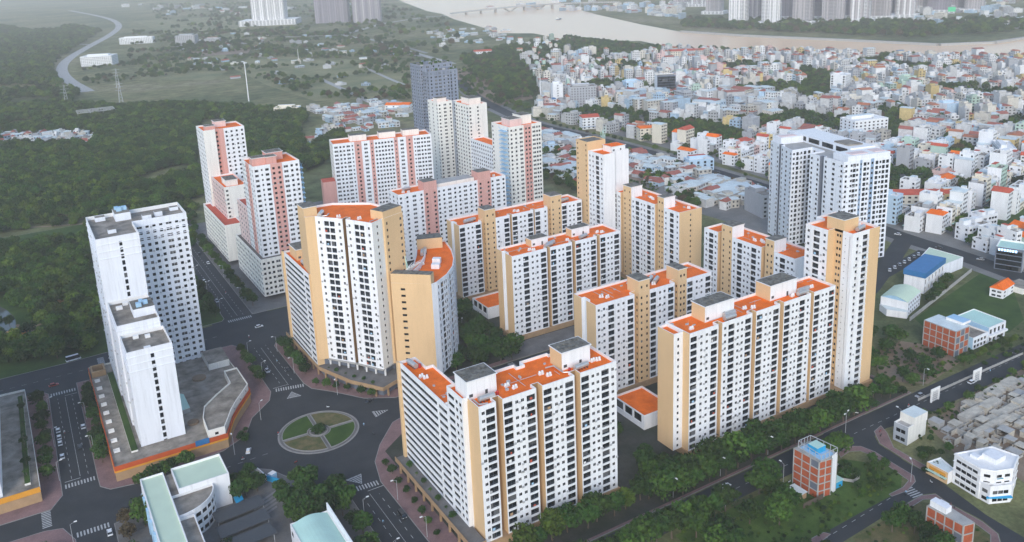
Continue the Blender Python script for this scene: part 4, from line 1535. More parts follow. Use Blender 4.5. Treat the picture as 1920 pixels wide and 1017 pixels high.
b = MB(root.location)
for (x, y, r) in ((58, 408, 3.2), (47, 366, 2.4)):
    b.tube((x, y, 6.1), (x, y, 7.0), r, r, 14)
b.build('round_planter', 'dirt', root)['kind'] = 'stuff'
b = MB(root.location)
b.box(64, 414, 6.1, 74, 431, 9.5, 0, 1)
b.build('rear_wing', ['cream_wall', 'stained_roof'], root)

pod2 = [(-70, 349.2), (-13.6, 350.4), (-15.6, 446), (-70, 449)]
root = thing('podium_building', 'amber-banded podium with planted edge left of the side street', 'podium', (-30, 350, 0), 0, 'banded podiums')
b = MB(root.location)
b.prism(pod2, .18, 5.6, 0, 1)
b.build('wall', ['tan_wall', 'stained_roof'], root)
deck_edge(root, pod2, (0,), 4.4, 6.6, 'amber_band', .25, 'amber_band')
deck_edge(root, pod2, (1, 2), 5.0, 6.6, 'cream_wall', .15, 'cream_parapet')
b = MB(root.location)
b.box(-70, 353, 5.6, -26.2, 438, 70, 0)
b.build('tower_wall', 'cool_wall', root)
b = MB(root.location)
b.box(-18.6, 356, 5.6, -16.6, 440, 6.5, 0, 1)
b.build('planter', ['cream_wall', 'lawn'], root)

# podium decks under the curved tower and the nearest block
def arcade(label, poly, edges, inner_t, ref):
    root = thing('podium_building', label, 'podium', (ref[0], ref[1], 0), 0, 'tan arcaded podiums')
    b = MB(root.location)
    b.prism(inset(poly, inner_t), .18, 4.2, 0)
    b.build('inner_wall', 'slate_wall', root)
    b = MB(root.location)
    b.prism(poly, 4.2, 5.4, 0, 1, True)
    b.build('deck', ['tan_wall', 'grey_paving'], root)
    deck_edge(root, poly, edges, 4.1, 6.0, 'tan_wall', .2, 'deck_parapet')
    for i in edges:
        a, c = Vector(poly[i]), Vector(poly[(i + 1) % len(poly)])
        L = (c - a).length
        d = (c - a) / L
        n = Vector((-d.y, d.x)) * .5
        k = max(1, int(L / 7))
        for j in range(k):
            p = a + d * (L * (j + .5) / k) + n
            b = MB(root.location)
            b.obox(p.x, p.y, .18, 4.25, .7, .7, math.atan2(d.y, d.x))
            b.build('column', 'tan_wall', root)
    return root
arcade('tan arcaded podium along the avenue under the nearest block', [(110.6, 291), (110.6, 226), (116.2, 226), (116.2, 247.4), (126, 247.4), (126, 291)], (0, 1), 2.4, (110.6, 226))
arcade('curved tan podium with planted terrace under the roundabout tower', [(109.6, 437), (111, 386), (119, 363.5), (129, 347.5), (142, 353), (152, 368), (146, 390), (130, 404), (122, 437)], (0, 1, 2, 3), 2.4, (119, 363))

# little orange-roofed halls in the courtyards
for lab, (x0, y0, x1, y1) in (('small orange-roofed hall between the nearest and the longest block', (211, 257, 227, 278)), ('small orange-roofed hall beside the courtyard block', (213.5, 397.5, 232, 416))):
    root = thing('courtyard_hall', lab, 'hall', (x0, y0, 0), 0, 'small halls in the courtyards')
    low_block(root, [(x0, y0), (x1, y0), (x1, y1), (x0, y1)], .18, 7.0, 1,
              [(0, None), (0, None), (0, None), (0, lambda L: [(1 + i * (L - 2) / 3, 1 + (i + .86) * (L - 2) / 3, ('f', 1.4, 3.0, .5)) for i in range(3)])], 'orange_roof', .9, single='f')

# school with the quarter-round wing
root = thing('school', 'white school with pale green roofs and a quarter-round wing', 'school', (20, 250, 0))
low_block(root, [(19.7, 225), (28, 225), (28, 322), (19.7, 322)], .18, 13, 4, [(1, None), (1, 'd' * 16), (0, 'www'), (1, 'd' * 22)], 'pale_green_roof', .7, 'west_wing')
low_block(root, [(30.9, 306.2), (49.2, 306.2), (49.2, 322), (30.9, 322)], .18, 13.4, 4, [(0, None), (0, 'tttttt'), (0, 'wwwww'), (0, None)], 'pale_green_roof', .9, 'north_wing', single='t')
b = MB(root.location)
b.box(28.02, 306.2, .18, 30.88, 321.6, 11.4, 0, 1)
b.build('link', ['white_wall', 'stained_roof'], root)
q = [(28.02, 306.1)] + [(28.02 + 15 * math.sin(a), 306.1 - 14 * math.cos(a)) for a in [PI / 2 * i / 8 for i in range(9)]]
low_block(root, q, .18, 11.4, 3, [(0, None)] + [(0, 'd')] * 8 + [(0, None)], 'stained_roof', .9, 'round_wing')
low_block(root, [(28.02, 225), (33.4, 225), (33.4, 291.8), (28.02, 291.8)], .18, 10.6, 3, [(0, None), (0, 'd' * 14), (0, None), (0, None)], 'stained_roof', .9, 'east_gallery')
b = MB(root.location)
for k in range(10):
    b.box(18.9, 238 + k * 8, 1.5, 19.68, 240 + k * 8, 11.5)
b.build('sun_fin', 'sky_blue_wall', root)['kind'] = 'stuff'
b = MB(root.location)
b.prism([(49.4, 300), (52.4, 301.5), (52.4, 305), (49.4, 305)], 3.2, 3.5, 0, None, True)
b.build('awning', 'cyan_paint', root)

root = thing('sports_hall', 'white hall with pale mint curved roof below the trees', 'hall', (61, 240, 0))
low_block(root, [(60.9, 222), (74.6, 222), (74.6, 268), (60.9, 268)], .18, 9.6, 2, [(0, None), (0, 'ddddddd'), (0, 'ddd'), (0, 'ddddddd')], 'mint_roof', .5)
b = MB(root.location)
n = 10
for i in range(n):
    x0, x1 = 61.4 + 12.4 * i / n, 61.4 + 12.4 * (i + 1) / n
    zf = lambda x: 9.3 + 1.6 * math.sin(PI * (x - 61.4) / 12.4)
    b.face([(x0, 222.5, zf(x0)), (x1, 222.5, zf(x1)), (x1, 267.4, zf(x1)), (x0, 267.4, zf(x0))])
b.build('vaulted_roof', 'mint_roof', root)
b = MB(root.location)
b.box(74.65, 221, .18, 75.1, 269, 12)
b.build('fin_wall', 'white_wall', root)

root = thing('school_gate', 'low cyan and white gate wall at the school entrance by the roundabout', 'gate', (64, 312, 0))
b = MB(root.location)
for a, c, m in (((62.4, 322.2), (64.4, 313.4), 0), ((64.4, 313.4), (68.6, 307.2), 1)):
    p, r = Vector(a), Vector(c)
    d = r - p
    b.obox((p.x + r.x) / 2, (p.y + r.y) / 2, .18, 2.4, d.length, .4, math.atan2(d.y, d.x), m)
b.build('gate_wall', ['white_wall', 'cyan_paint'], root)
b = MB(root.location)
b.obox(66.6, 313.2, .18, 3.0, 2.6, 2.4, .4, 0, 1)
b.build('guard_booth', ['sky_blue_wall', 'trim_white'], root)
for k in range(5):
    sheet('paving_band', [(56 - k * 1.0, 300.5 - k * 2.6), (66.5 - k * .9, 305.5 - k * 2.6), (66.5 - k * .9, 304.2 - k * 2.6), (56 - k, 299.2 - k * 2.6)], .2, 'kerb')
root = thing('shade_net', 'dark shade netting stretched over the school yard', 'shade net', (50, 280, 0))
for k in range(3):
    b = MB(root.location)
    y = 291 - k * 9.5
    b.prism([(40.5 - k * .8, y), (58.5 - k * .6, y + 1.5), (58.0 - k * .6, y + 9), (40.0 - k * .8, y + 7.5)], 4.0, 4.12, 0, None, True)
    b.build('net_panel', 'dark_metal', root)
    for x in (41, 57.5):
        b = MB(root.location)
        b.tube((x - k * .7, y + 1, .2), (x - k * .7, y + 1, 4.0), .1, .1, 6)
        b.build('post', 'pole_grey', root)


def brick_shell(name, label, poly, z1, n, roofm, open_face=None, frame_top=False, white_edges=(), parent_loc=None):
    """Unrendered brick frame building: concrete columns and slabs stand proud, brick fields between."""
    root = thing(name, label, 'brick building', (poly[0][0], poly[0][1], 0), 0, 'unrendered brick buildings')
    b = MB(root.location)
    b.prism(poly, .05, z1, 0, None)
    b.build('core', 'slate_wall', root)
    fh = z1 / n
    for i in range(len(poly)):
        a, c = Vector(poly[i]), Vector(poly[(i + 1) % len(poly)])
        L = (c - a).length
        d = (c - a) / L
        nn = Vector((d.y, -d.x))
        if i in white_edges:
            m = MB(root.location)
            m.prism([tuple(a + nn * .12), tuple(c + nn * .12), tuple(c + nn * .01), tuple(a + nn * .01)], .05, z1 + 1.0, 0, None)
            m.build('rendered_wall', 'white_wall', root)
            continue
        k = max(1, round(L / 3.6))
        for f in range(n):
            for j in range(k):
                u0, u1 = L * j / k + .22, L * (j + 1) / k - .22
                if (open_face == i and (j + f) % 2 == 0) or (j == k - 1 and f % 3 == 1 and open_face is None and k > 2):
                    continue
                p, q_ = a + d * u0, a + d * u1
                m = MB(root.location)
                m.prism([tuple(p + nn * .10), tuple(q_ + nn * .10), tuple(q_ + nn * .01), tuple(p + nn * .01)], f * fh + .15, (f + 1) * fh - .35, 0, None)
                m.build('brick_panel', 'brick', root)
        m = MB(root.location)
        for f in range(n):
            m.prism([tuple(a + nn * .2), tuple(c + nn * .2), tuple(c + nn * .01), tuple(a + nn * .01)], (f + 1) * fh - .35, (f + 1) * fh + .0, 0, None, True)
        for j in range(k + 1):
            p = a + d * (L * j / k)
            m.obox(p.x + nn.x * .1, p.y + nn.y * .1, .05, z1, .4, .3, math.atan2(d.y, d.x))
        m.build('concrete_frame', 'concrete', root)
    m = MB(root.location)
    m.face([(p[0], p[1], z1 + .03) for p in poly])
    m.build('roof_slab', roofm, root)
    return root


r = brick_shell('brick_house', 'tall brick shell with glazed blue rooftop frame and one white wall', [(233.4, 184.4), (239, 183.4), (242.6, 184.0), (241.2, 195.2), (233.0, 195.6)], 15.5, 5, 'concrete', None, False, (1,))
m = MB(r.location)
top = [(233.6, 183.8), (242.4, 183.8), (241.0, 195.0), (234.4, 195.0)]
for i in range(4):
    a, c = top[i], top[(i + 1) % 4]
    for z in (16.0, 18.4):
        m.tube((a[0], a[1], z), (c[0], c[1], z), .14, .14, 4)
    for t in (0, .25, .5, .75):
        x, y = a[0] + (c[0] - a[0]) * t, a[1] + (c[1] - a[1]) * t
        m.tube((x, y, 15.5), (x, y, 18.4), .12, .12, 4)
m.build('roof_frame', 'pole_grey', r)
m = MB(r.location)
m.box(236, 187.5, 15.5, 240.5, 192, 18.2, 0, 1)
m.build('roof_room', ['cyan_paint', 'mint_roof'], r)
m = MB(r.location)
m.box(234.4, 184.4, 15.6, 241.6, 194.4, 15.9)
m.build('roof_deck', 'sky_blue_wall', r)
root = thing('garden_shed', 'teal-roofed shed leaning on the white wall of the brick shell', 'shed', (244.6, 186, 0))
m = MB(root.location)
m.box(243.1, 184.5, .05, 247.4, 188.5, 2.8, 0, 1)
m.build('wall', ['cyan_paint', 'mint_roof'], root)
m = MB(root.location)
m.prism([(242.9, 184.2), (247.7, 184.2), (247.7, 188.8), (242.9, 188.8)], 2.8, 3.0, 0, None, True)
m.build('roof', 'mint_roof', root)
root = thing('garden_shed', 'rusty tin hut and paling fence at the foot of the brick shell', 'shed', (227, 188, 0))
m = MB(root.location)
m.box(225.5, 187, .05, 230.5, 192.5, 2.6, 0)
m.build('wall', 'tan_wall', root)
m = MB(root.location)
for k in range(5):
    m.prism([(225.0 + k * 1.15, 186.6), (226.1 + k * 1.15, 186.6), (226.1 + k * 1.15, 193), (225.0 + k * 1.15, 193)], 2.62 + .05 * (k % 2), 2.75 + .05 * (k % 2), 0, None, True)
m.build('tin_roof', 'pale_sheet', root)
m = MB(root.location)
for k in range(30):
    m.box(224.5 + k * .36, 183.2, .05, 224.8 + k * .36, 183.3, 1.9 + .2 * (k % 3))
m.build('paling', 'bark', root)['kind'] = 'stuff'
r = brick_shell('brick_house', 'brick shell with white rooftop boxes beside the curving pavement', [(248.5, 138), (252.6, 137), (254, 150.6), (248.2, 150.8)], 11, 3, 'concrete')
m = MB(r.location)
m.box(248.8, 144.5, 11.03, 251.8, 150.4, 13.2)
m.box(252.2, 146.5, 11.03, 253.6, 149.5, 12.2)
m.build('roof_box', 'white_wall', r)
r = brick_shell('brick_house', 'broad brick shell with white flat roof beside the pale green hall', [(377.4, 222.9), (388, 222.9), (389, 239.7), (377.4, 239.7)], 13.6, 4, 'pale_sheet', 0)
m = MB(r.location)
m.box(386.2, 225, 13.64, 392.5, 234, 15.0, 0, 1)
m.build('roof_room', ['white_wall', 'sky_blue_wall'], r)

root = thing('villa', 'plain grey three-storey house with white roof box on the small square', 'house', (290.4, 187.3, 0))
low_block(root, [(290.6, 187.6), (304, 188.6), (303.6, 194.6), (290.2, 193.8)], .1, 8.2, 2, [(2, None), (2, None), (2, None), (5, 'dd')], 'concrete', .7)
m = MB(root.location)
m.box(294.5, 187.9, 7.4, 303.4, 194.2, 11.2, 0, 1)
m.build('upper_floor', ['cream_wall', 'pale_sheet'], root)
root = thing('corner_house', 'white four-storey house with rounded corner terrace and teal awnings', 'house', (281, 150, 0))
low_block(root, [(281, 152), (283.5, 148.4), (290.5, 145.6), (300, 149), (298, 158), (282.5, 163)], .1, 12.6, 4, [(0, 'd'), (0, 'dd'), (0, 'dd'), (0, None), (0, None), (0, 'dddd')], 'pale_sheet', .9)
low_block(root, [(281, 147.9), (288.4, 144.4), (291.2, 145.1), (283.8, 148.2), (281.2, 151.8)], .1, 7.4, 2, [(0, 'ddd'), (0, None), (0, None), (0, None), (0, 'd')], 'stained_roof', .9, 'terrace')
cornice(root, [(281, 152), (283.5, 148.4), (290.5, 145.6), (300, 149), (298, 158), (282.5, 163)], (3.0, 6.1, 9.2, 11.9), .22, .28)
m = MB(root.location)
m.box(288, 150.5, 11.7, 294, 156, 14.2)
m.box(285.5, 156, 11.7, 288, 159, 13.2)
m.build('roof_room', 'white_wall', root)
for kx, ky in ((284.2, 147.6), (288.6, 145.9)):
    m = MB(root.location)
    m.obox(kx, ky - .5, 6.3, 7.2, 3.4, .9, -.36)
    m.build('balcony', 'trim_white', root)
m = MB(root.location)
m.prism([(279.6, 148.2), (287.6, 143.2), (288.4, 144.3), (280.8, 148.8)], 2.7, 3.0, 0, None, True)
m.build('awning', 'cyan_paint', root)
m = MB(root.location)
m.prism([(284.3, 147.6), (286.5, 146.6), (287.2, 148.6), (285, 149.6)], 9.2, 9.4, 0, None, True)
m.build('parasol', 'teal_paint', root)
root = thing('shop_house', 'low white shop with sloping roof and yellow sign beside the white corner house', 'shop', (281, 165, 0))
low_block(root, [(279.8, 163.2), (284, 163.2), (287, 171), (280, 172)], .1, 5, 1, [(0, None), (0, None), (0, None), (7, 'dd')], 'pale_sheet', .4)
m = MB(root.location)
m.prism([(278.6, 163.4), (279.75, 163.4), (279.95, 171.6), (278.8, 171.6)], 2.4, 2.6, 0, None, True)
m.build('awning', 'mint_roof', root)
m = MB(root.location)
m.prism([(279.5, 164), (279.7, 164), (279.85, 170.6), (279.65, 170.6)], 3.0, 4.2, 0, None, True)
m.build('sign_panel', 'amber_band', root)

root = thing('factory_hall', 'pale blue hall with pale green roof and balcony beside the lawn', 'hall', (404, 222, 0))
low_block(root, [(404, 222), (419, 222), (420.4, 240), (405.4, 240)], .1, 8.6, 2, [(1, 'ffff'), (0, None), (0, None), (6, None)], 'mint_roof', .4)
m = MB(root.location)
m.box(404, 220.6, 3.6, 419, 221.95, 4.6)
m.build('balcony', 'white_wall', root)
root = thing('office_annex', 'pale blue two-storey annex with dark terrace between brick shell and green-roofed hall', 'office', (390, 222, 0))
low_block(root, [(391, 222), (403.8, 222), (403.8, 233), (391, 233)], .1, 6.6, 2, [(1, 'ffff'), (6, None), (6, None), (6, None)], 'stained_roof', .8)
root = thing('factory_hall', 'white hall with bright blue metal roof and blue upper band', 'hall', (436, 280, 0))
low_block(root, [(436, 279), (467, 287), (464, 298), (433, 290)], .1, 9.8, 2, [(0, 'f f f f f f'), (0, None), (0, None), (0, None)], 'blue_roof', .3)
m = MB(root.location)
m.prism(inset([(436, 279), (467, 287), (464, 298), (433, 290)], -.5), 9.8, 13.0, 0, None, True)
m.build('blue_upper', 'blue_roof', root)
root = thing('factory_hall', 'pale roofed shed behind the blue-roofed hall', 'hall', (474, 290, 0))
low_block(root, [(470, 289), (491, 290), (491, 313), (472, 306)], .1, 7.4, 1, [(1, None), (0, None), (0, None), (0, None)], 'pale_green_roof', .2)
root = thing('factory_hall', 'white hall with pale barrel roof edged in blue', 'hall', (400, 266, 0))
low_block(root, [(401, 265), (420, 270.5), (416, 284.5), (397, 279)], .1, 8.4, 3, [(1, 'wwwwww'), (0, None), (0, None), (0, None)], 'pale_green_roof', .2)
m = MB(root.location)
for i in range(8):
    t0, t1 = i / 8, (i + 1) / 8
    zz = lambda t: 8.4 + 2.2 * math.sin(PI * t)
    P_ = lambda t, s: (401 + 19 * s - 4 * t, 265 + 5.5 * s + 14 * t)
    m.face([(*P_(t0, -.02), zz(t0)), (*P_(t0, 1.02), zz(t0)), (*P_(t1, 1.02), zz(t1)), (*P_(t1, -.02), zz(t1))], 0)
    for s in (0, 1):
        m.face([(*P_(t0, s), 8.4), (*P_(t1, s), 8.4), (*P_(t1, s), zz(t1)), (*P_(t0, s), zz(t0))], 1)
m.build('barrel_roof', ['pale_green_roof', 'sky_blue_wall'], root)
root = thing('lean_to', 'low white lean-to roof in front of the barrel-roofed hall', 'shed', (398, 262, 0))
m = MB(root.location)
m.prism([(393, 272), (398.5, 263.4), (401, 264.4), (396.4, 279)], .1, 4, 0, 1)
m.build('wall', ['white_wall', 'pale_sheet'], root)
root = thing('villa', 'white villa with bright orange tiled roof beyond the lawn', 'house', (466, 249, 0))
low_block(root, [(464, 249), (478, 251), (476.5, 258), (462.5, 256)], .1, 5.4, 2, [(0, 'dd'), (0, None), (0, None), (0, 'dd')], 'concrete', .2)
m = MB(root.location)
A_, B_, C_, D_ = (463.6, 248.6, 5.4), (478.4, 250.7, 5.4), (476.8, 258.4, 5.4), (462, 256.3, 5.4)
E_, F_ = (462.9, 252.5, 8.2), (477.6, 254.6, 8.2)
for q in ((A_, B_, F_, E_), (C_, D_, E_, F_), (B_, C_, F_), (D_, A_, E_)):
    m.face(q)
m.build('roof', 'orange_roof', root)
m = MB(root.location)
m.box(478.6, 246, .1, 492, 256, 3.6, 0, 1)
m.build('garage', ['cream_wall', 'stained_roof'], root)

# boundary walls
def wall_run(label, pts, h=2.0, t=.3, m='concrete', name='boundary_wall', panel=6.0):
    root = thing(name, label, 'wall', (pts[0][0], pts[0][1], 0))
    for a, c in zip(pts, pts[1:]):
        p, q = Vector(a), Vector(c)
        L = (q - p).length
        k = max(1, int(L / panel))
        d = (q - p) / L
        for j in range(k):
            u = p + d * (L * (j + .5) / k)
            b = MB(root.location)
            b.obox(u.x, u.y, .05, h, L / k - .35, t, math.atan2(d.y, d.x))
            b.build('wall_panel', m, root)
            u = p + d * (L * j / k)
            b = MB(root.location)
            b.obox(u.x, u.y, .05, h + .15, .4, t + .12, math.atan2(d.y, d.x))
            b.build('wall_post', m, root)
    return root
wall_run('pale wall along the lawn behind the halls', [(397.5, 260.8), (490, 283.4)], 2.2)
wall_run('white panelled fence between the east road and the demolition site', [(326.2, 206.9), (381.4, 206.1), (407.3, 205.6), (439.3, 204.7)], 1.2, .2, 'concrete', 'panel_fence', 4.0)
wall_run('low wall round the weedy plot behind the brick shell', [(256.4, 194.9), (256.2, 183.9), (252.5, 183.5), (249.0, 188.0)], 1.2, .25)
wall_run('low kerbed wall in front of the longest block', [(206.5, 222.5), (300, 222.5), (323, 222.8)], 1.4, .3, 'trim_white')

for lab, px in (('white lattice entrance gate nearest the square on the east road', (331.9, 202.9)), ('white lattice entrance gate farther along the east road', (363.0, 202.6))):
    root = thing('entrance_gate', lab, 'gate', (px[0], px[1], 0))
    for dx in (-2.6, 2.6):
        b = MB(root.location)
        b.box(px[0] + dx - .3, px[1] - .3, .05, px[0] + dx + .3, px[1] + .3, 6)
        b.build('pillar', 'trim_white', root)
    b = MB(root.location)
    b.box(px[0] - 3.2, px[1] - .2, 5.2, px[0] + 3.2, px[1] + .2, 6.4)
    b.build('lintel', 'trim_white', root)
    b = MB(root.location)
    for i in range(9):
        b.box(px[0] - 2.2 + i * .52, px[1] - .05, .05, px[0] - 2.1 + i * .52, px[1] + .05, 5.1)
    for i in range(5):
        b.box(px[0] - 2.3, px[1] - .08, .6 + i, px[0] + 2.3, px[1] + .08, .7 + i)
    b.build('lattice', 'white_paint', root)

# demolition site: slabs and broken walls
dem = [(314.2, 189.2), (346.4, 192.7), (385.6, 193.5), (414.4, 189.3), (365.2, 164.2), (324.9, 157.6), (322.5, 173.4)]
root = thing('demolished_building', 'half-demolished concrete hall with long pale slabs beyond the fence', 'ruin', (330, 178, 0))
q = random.Random(5)
for k, (x0, y0, x1, y1, w, h) in enumerate(((325, 186, 352, 186.5, 4, 2.6), (330, 179, 360, 180, 3.2, 2.2), (318, 176, 342, 176, 2.2, 3), (345, 168, 372, 170, 3.6, 2), (338, 192, 378, 193, 5, 1.6), (360, 180, 385, 181, 4, 2.4))):
    b = MB(root.location)
    d = math.atan2(y1 - y0, x1 - x0)
    b.obox((x0 + x1) / 2, (y0 + y1) / 2, .05, h, math.hypot(x1 - x0, y1 - y0), w, d, 0, 1)
    b.build('slab', ['concrete', 'rubble_tan'], root)
b = MB(root.location)
for gx in range(17):
    for gy in range(7):
        x, y = 308 + gx * 5.4, 160 + gy * 5.0
        if x - 306 < (y - 192) * -.45 - 6 or q.random() < .12:
            continue
        L_, D_, h_ = q.uniform(3.0, 5.0), q.uniform(2.6, 4.6), q.uniform(.8, 3.2)
        for (cx, cy, lx, ly) in ((0, -D_ / 2, L_, .3), (0, D_ / 2, L_, .3), (-L_ / 2, 0, .3, D_), (L_ / 2, 0, .3, D_)):
            if q.random() < .75:
                b.obox(x + cx + q.uniform(-.2, .2), y + cy, .05, h_ * q.uniform(.5, 1.1), lx, ly, .04)
        if q.random() < .45:
            b.obox(x, y, h_, h_ + .18, L_ + .4, D_ + .4, .04)
        for _ in range(3):
            b.obox(x + q.uniform(-2, 2), y + q.uniform(-2, 2), .05, q.uniform(.2, .8), q.uniform(.4, 1.6), q.uniform(.3, 1.2), q.uniform(0, 3))
b.m = [(k // 6) % 2 for k in range(len(b.m))]
b.build('rubble', ['concrete', 'rubble_tan'], root)['kind'] = 'stuff'

# park furniture on the left
root = thing('park_canopy', 'pale orange sail canopy beside the pond', 'canopy', (*(-17.3, 535.5), 0))
c0 = (-17.3, 535.5)
b = MB(root.location)
n = 12
for i in range(n):
    for j in range(5):
        P3 = lambda u, v: (c0[0] - 7 + 14 * u, c0[1] - 4.5 * math.sin(PI * min(1, u * 1.05)) * (v - .5) * 2, 2.2 + 3.4 * math.sin(PI * v) * math.sin(PI * (u * .8 + .12)))
        b.face([P3(i / n, j / 5), P3((i + 1) / n, j / 5), P3((i + 1) / n, (j + 1) / 5), P3(i / n, (j + 1) / 5)])
b.build('sail', 'sail_orange', root)
for dx in (-5, 0, 5):
    b = MB(root.location)
    b.tube((c0[0] + dx, c0[1], .1), (c0[0] + dx, c0[1], 3.6), .15, .15, 6)
    b.build('post', 'pole_grey', root)
root = thing('park_pavilion', 'long low pale pavilion roof in the park behind the white tower', 'pavilion', (*(14.6, 582.6), 0))
pp = (14.6, 582.6)
b = MB(root.location)
b.obox(pp[0], pp[1], .2, 2.8, 16, 5, .2, 0)
b.build('wall', 'tan_wall', root)
b = MB(root.location)
b.obox(pp[0], pp[1], 2.8, 3.2, 18, 7, .2, 0)
b.build('roof', 'pale_sheet', root)
for pts in ([(-25.7, 540.7), (-14.9, 543.4), (2.2, 551.3), (17.2, 559.7), (30.4, 570.9)], [(-17.3, 556.1), (-7.1, 535.0), (4.6, 544.8), (19.2, 548.4)], [(-23.4, 718.0), (-2.7, 709.6), (14.4, 696.5), (36.6, 702.3)], [(-14.9, 787.4), (7.6, 773.3), (38.1, 760.2)]):
    sheet('path', strip(smooth_line(pts), 2.6), .2, 'dirt')

# ------------------------------------------------------------------ the town: houses, halls, landmarks
def camera_pixel(x, y, z=0.0):
    """Where a point falls in the photograph (1920 x 1017), to leave out what the frame never shows."""
    v = cam.matrix_world.inverted() @ Vector((x, y, z))
    if v.z > -1:
        return (-1e4, -1e4)
    f = 1607.6
    return (960 + f * v.x / -v.z, 325.6 - f * v.y / -v.z)


def inside(p, poly):
    r = False
    j = len(poly) - 1
    for i in range(len(poly)):
        xi, yi = poly[i]
        xj, yj = poly[j]
        if (yi > p[1]) != (yj > p[1]) and p[0] < (xj - xi) * (p[1] - yi) / (yj - yi) + xi:
            r = not r
        j = i
    return r


def attr_material(name, rough=.8):
    m = bpy.data.materials.new(name)
    m.use_nodes = True
    n, l = m.node_tree.nodes, m.node_tree.links
    b = n['Principled BSDF']
    b.inputs['Roughness'].default_value = rough
    a = n.new('ShaderNodeAttribute')
    a.attribute_name = 'paint'
    geo = n.new('ShaderNodeNewGeometry')
    t = n.new('ShaderNodeTexNoise')
    t.inputs['Scale'].default_value = .35
    t.inputs['Detail'].default_value = 5
    l.new(geo.outputs['Position'], t.inputs['Vector'])
    mr = n.new('ShaderNodeMapRange')
    mr.inputs['From Min'].default_value = .3
    mr.inputs['From Max'].default_value = .7
    mr.inputs['To Min'].default_value = .82
    mr.inputs['To Max'].default_value = 1.08
    l.new(t.outputs['Fac'], mr.inputs[0])
    v = n.new('ShaderNodeVectorMath')
    v.operation = 'SCALE'
    l.new(a.outputs['Color'], v.inputs[0])
    l.new(mr.outputs[0], v.inputs['Scale'])
    l.new(v.outputs[0], b.inputs['Base Color'])
    MATS[name] = m


attr_material('town_paint')


class PaintMB(MB):
    """Mesh builder that also stores one base colour for each face."""

    def __init__(s):
        super().__init__()
        s.c = []
        s.cur = (.7, .7, .7)

    def face(s, pts, m=0):
        super().face(pts, 0)
        s.c.append(s.cur)

    def build(s, name, parent=None):
        me = s.mesh(name, ['town_paint'])
        at = me.color_attributes.new('paint', 'FLOAT_COLOR', 'CORNER')
        buf = []
        for f, c in zip(s.f, s.c):
            buf += [c[0], c[1], c[2], 1.0] * len(f)
        at.data.foreach_set('color', buf)
        return obj(name, me, parent)


for nm, c in (('house_white', (.74, .75, .75)), ('house_cream', (.70, .64, .52)), ('house_blue', (.42, .56, .68)), ('house_yellow', (.66, .50, .22)),
              ('house_pink', (.66, .46, .42)), ('house_grey', (.38, .39, .41)), ('house_green', (.46, .60, .50))):
    mat(nm, c, .8, .07, .3, .3, fine=.03)
HOUSE_COL = {'white': ('house_white', (.70, .70, .69)), 'cream': ('house_cream', (.64, .60, .52)), 'pale blue': ('house_blue', (.42, .56, .68)), 'ochre': ('house_yellow', (.66, .50, .22)),
             'pink': ('house_pink', (.66, .46, .42)), 'grey': ('house_grey', (.38, .39, .41)), 'pale green': ('house_green', (.46, .60, .50))}
COLS = ['white'] * 20 + ['cream'] * 5 + ['grey'] * 2 + ['pale blue', 'ochre', 'pink', 'grey', 'pale green']
ROOFS = {'orange tiled': ('orange_roof', (.42, .15, .08)), 'red tiled': ('red_roof', (.34, .11, .08)), 'pale sheet': ('pale_sheet', (.60, .66, .65)), 'flat grey': ('stained_roof', (.30, .28, .25)),
         'flat white': ('trim_white', (.54, .54, .52)), 'blue sheet': ('blue_roof', (.05, .18, .36))}
NUM = {1: 'one', 2: 'two', 3: 'three', 4: 'four', 5: 'five', 6: 'six'}


def gable(b, W, D, z, h, over=.5, hip=0.0):
    x, y = W / 2 + over, D / 2 + over
    if D >= W:
        A, B_, C_, D_ = (-x, -y, z), (x, -y, z), (x, y, z), (-x, y, z)
        E_, F_ = (0, -y + hip, z + h), (0, y - hip, z + h)
        for q in ((B_, C_, F_, E_), (D_, A, E_, F_), (A, B_, E_), (C_, D_, F_)):
            b.face(q)
    else:
        A, B_, C_, D_ = (-x, -y, z), (x, -y, z), (x, y, z), (-x, y, z)
        E_, F_ = (-x + hip, 0, z + h), (x - hip, 0, z + h)
        for q in ((A, B_, F_, E_), (C_, D_, E_, F_), (B_, C_, F_), (D_, A, E_)):
            b.face(q)


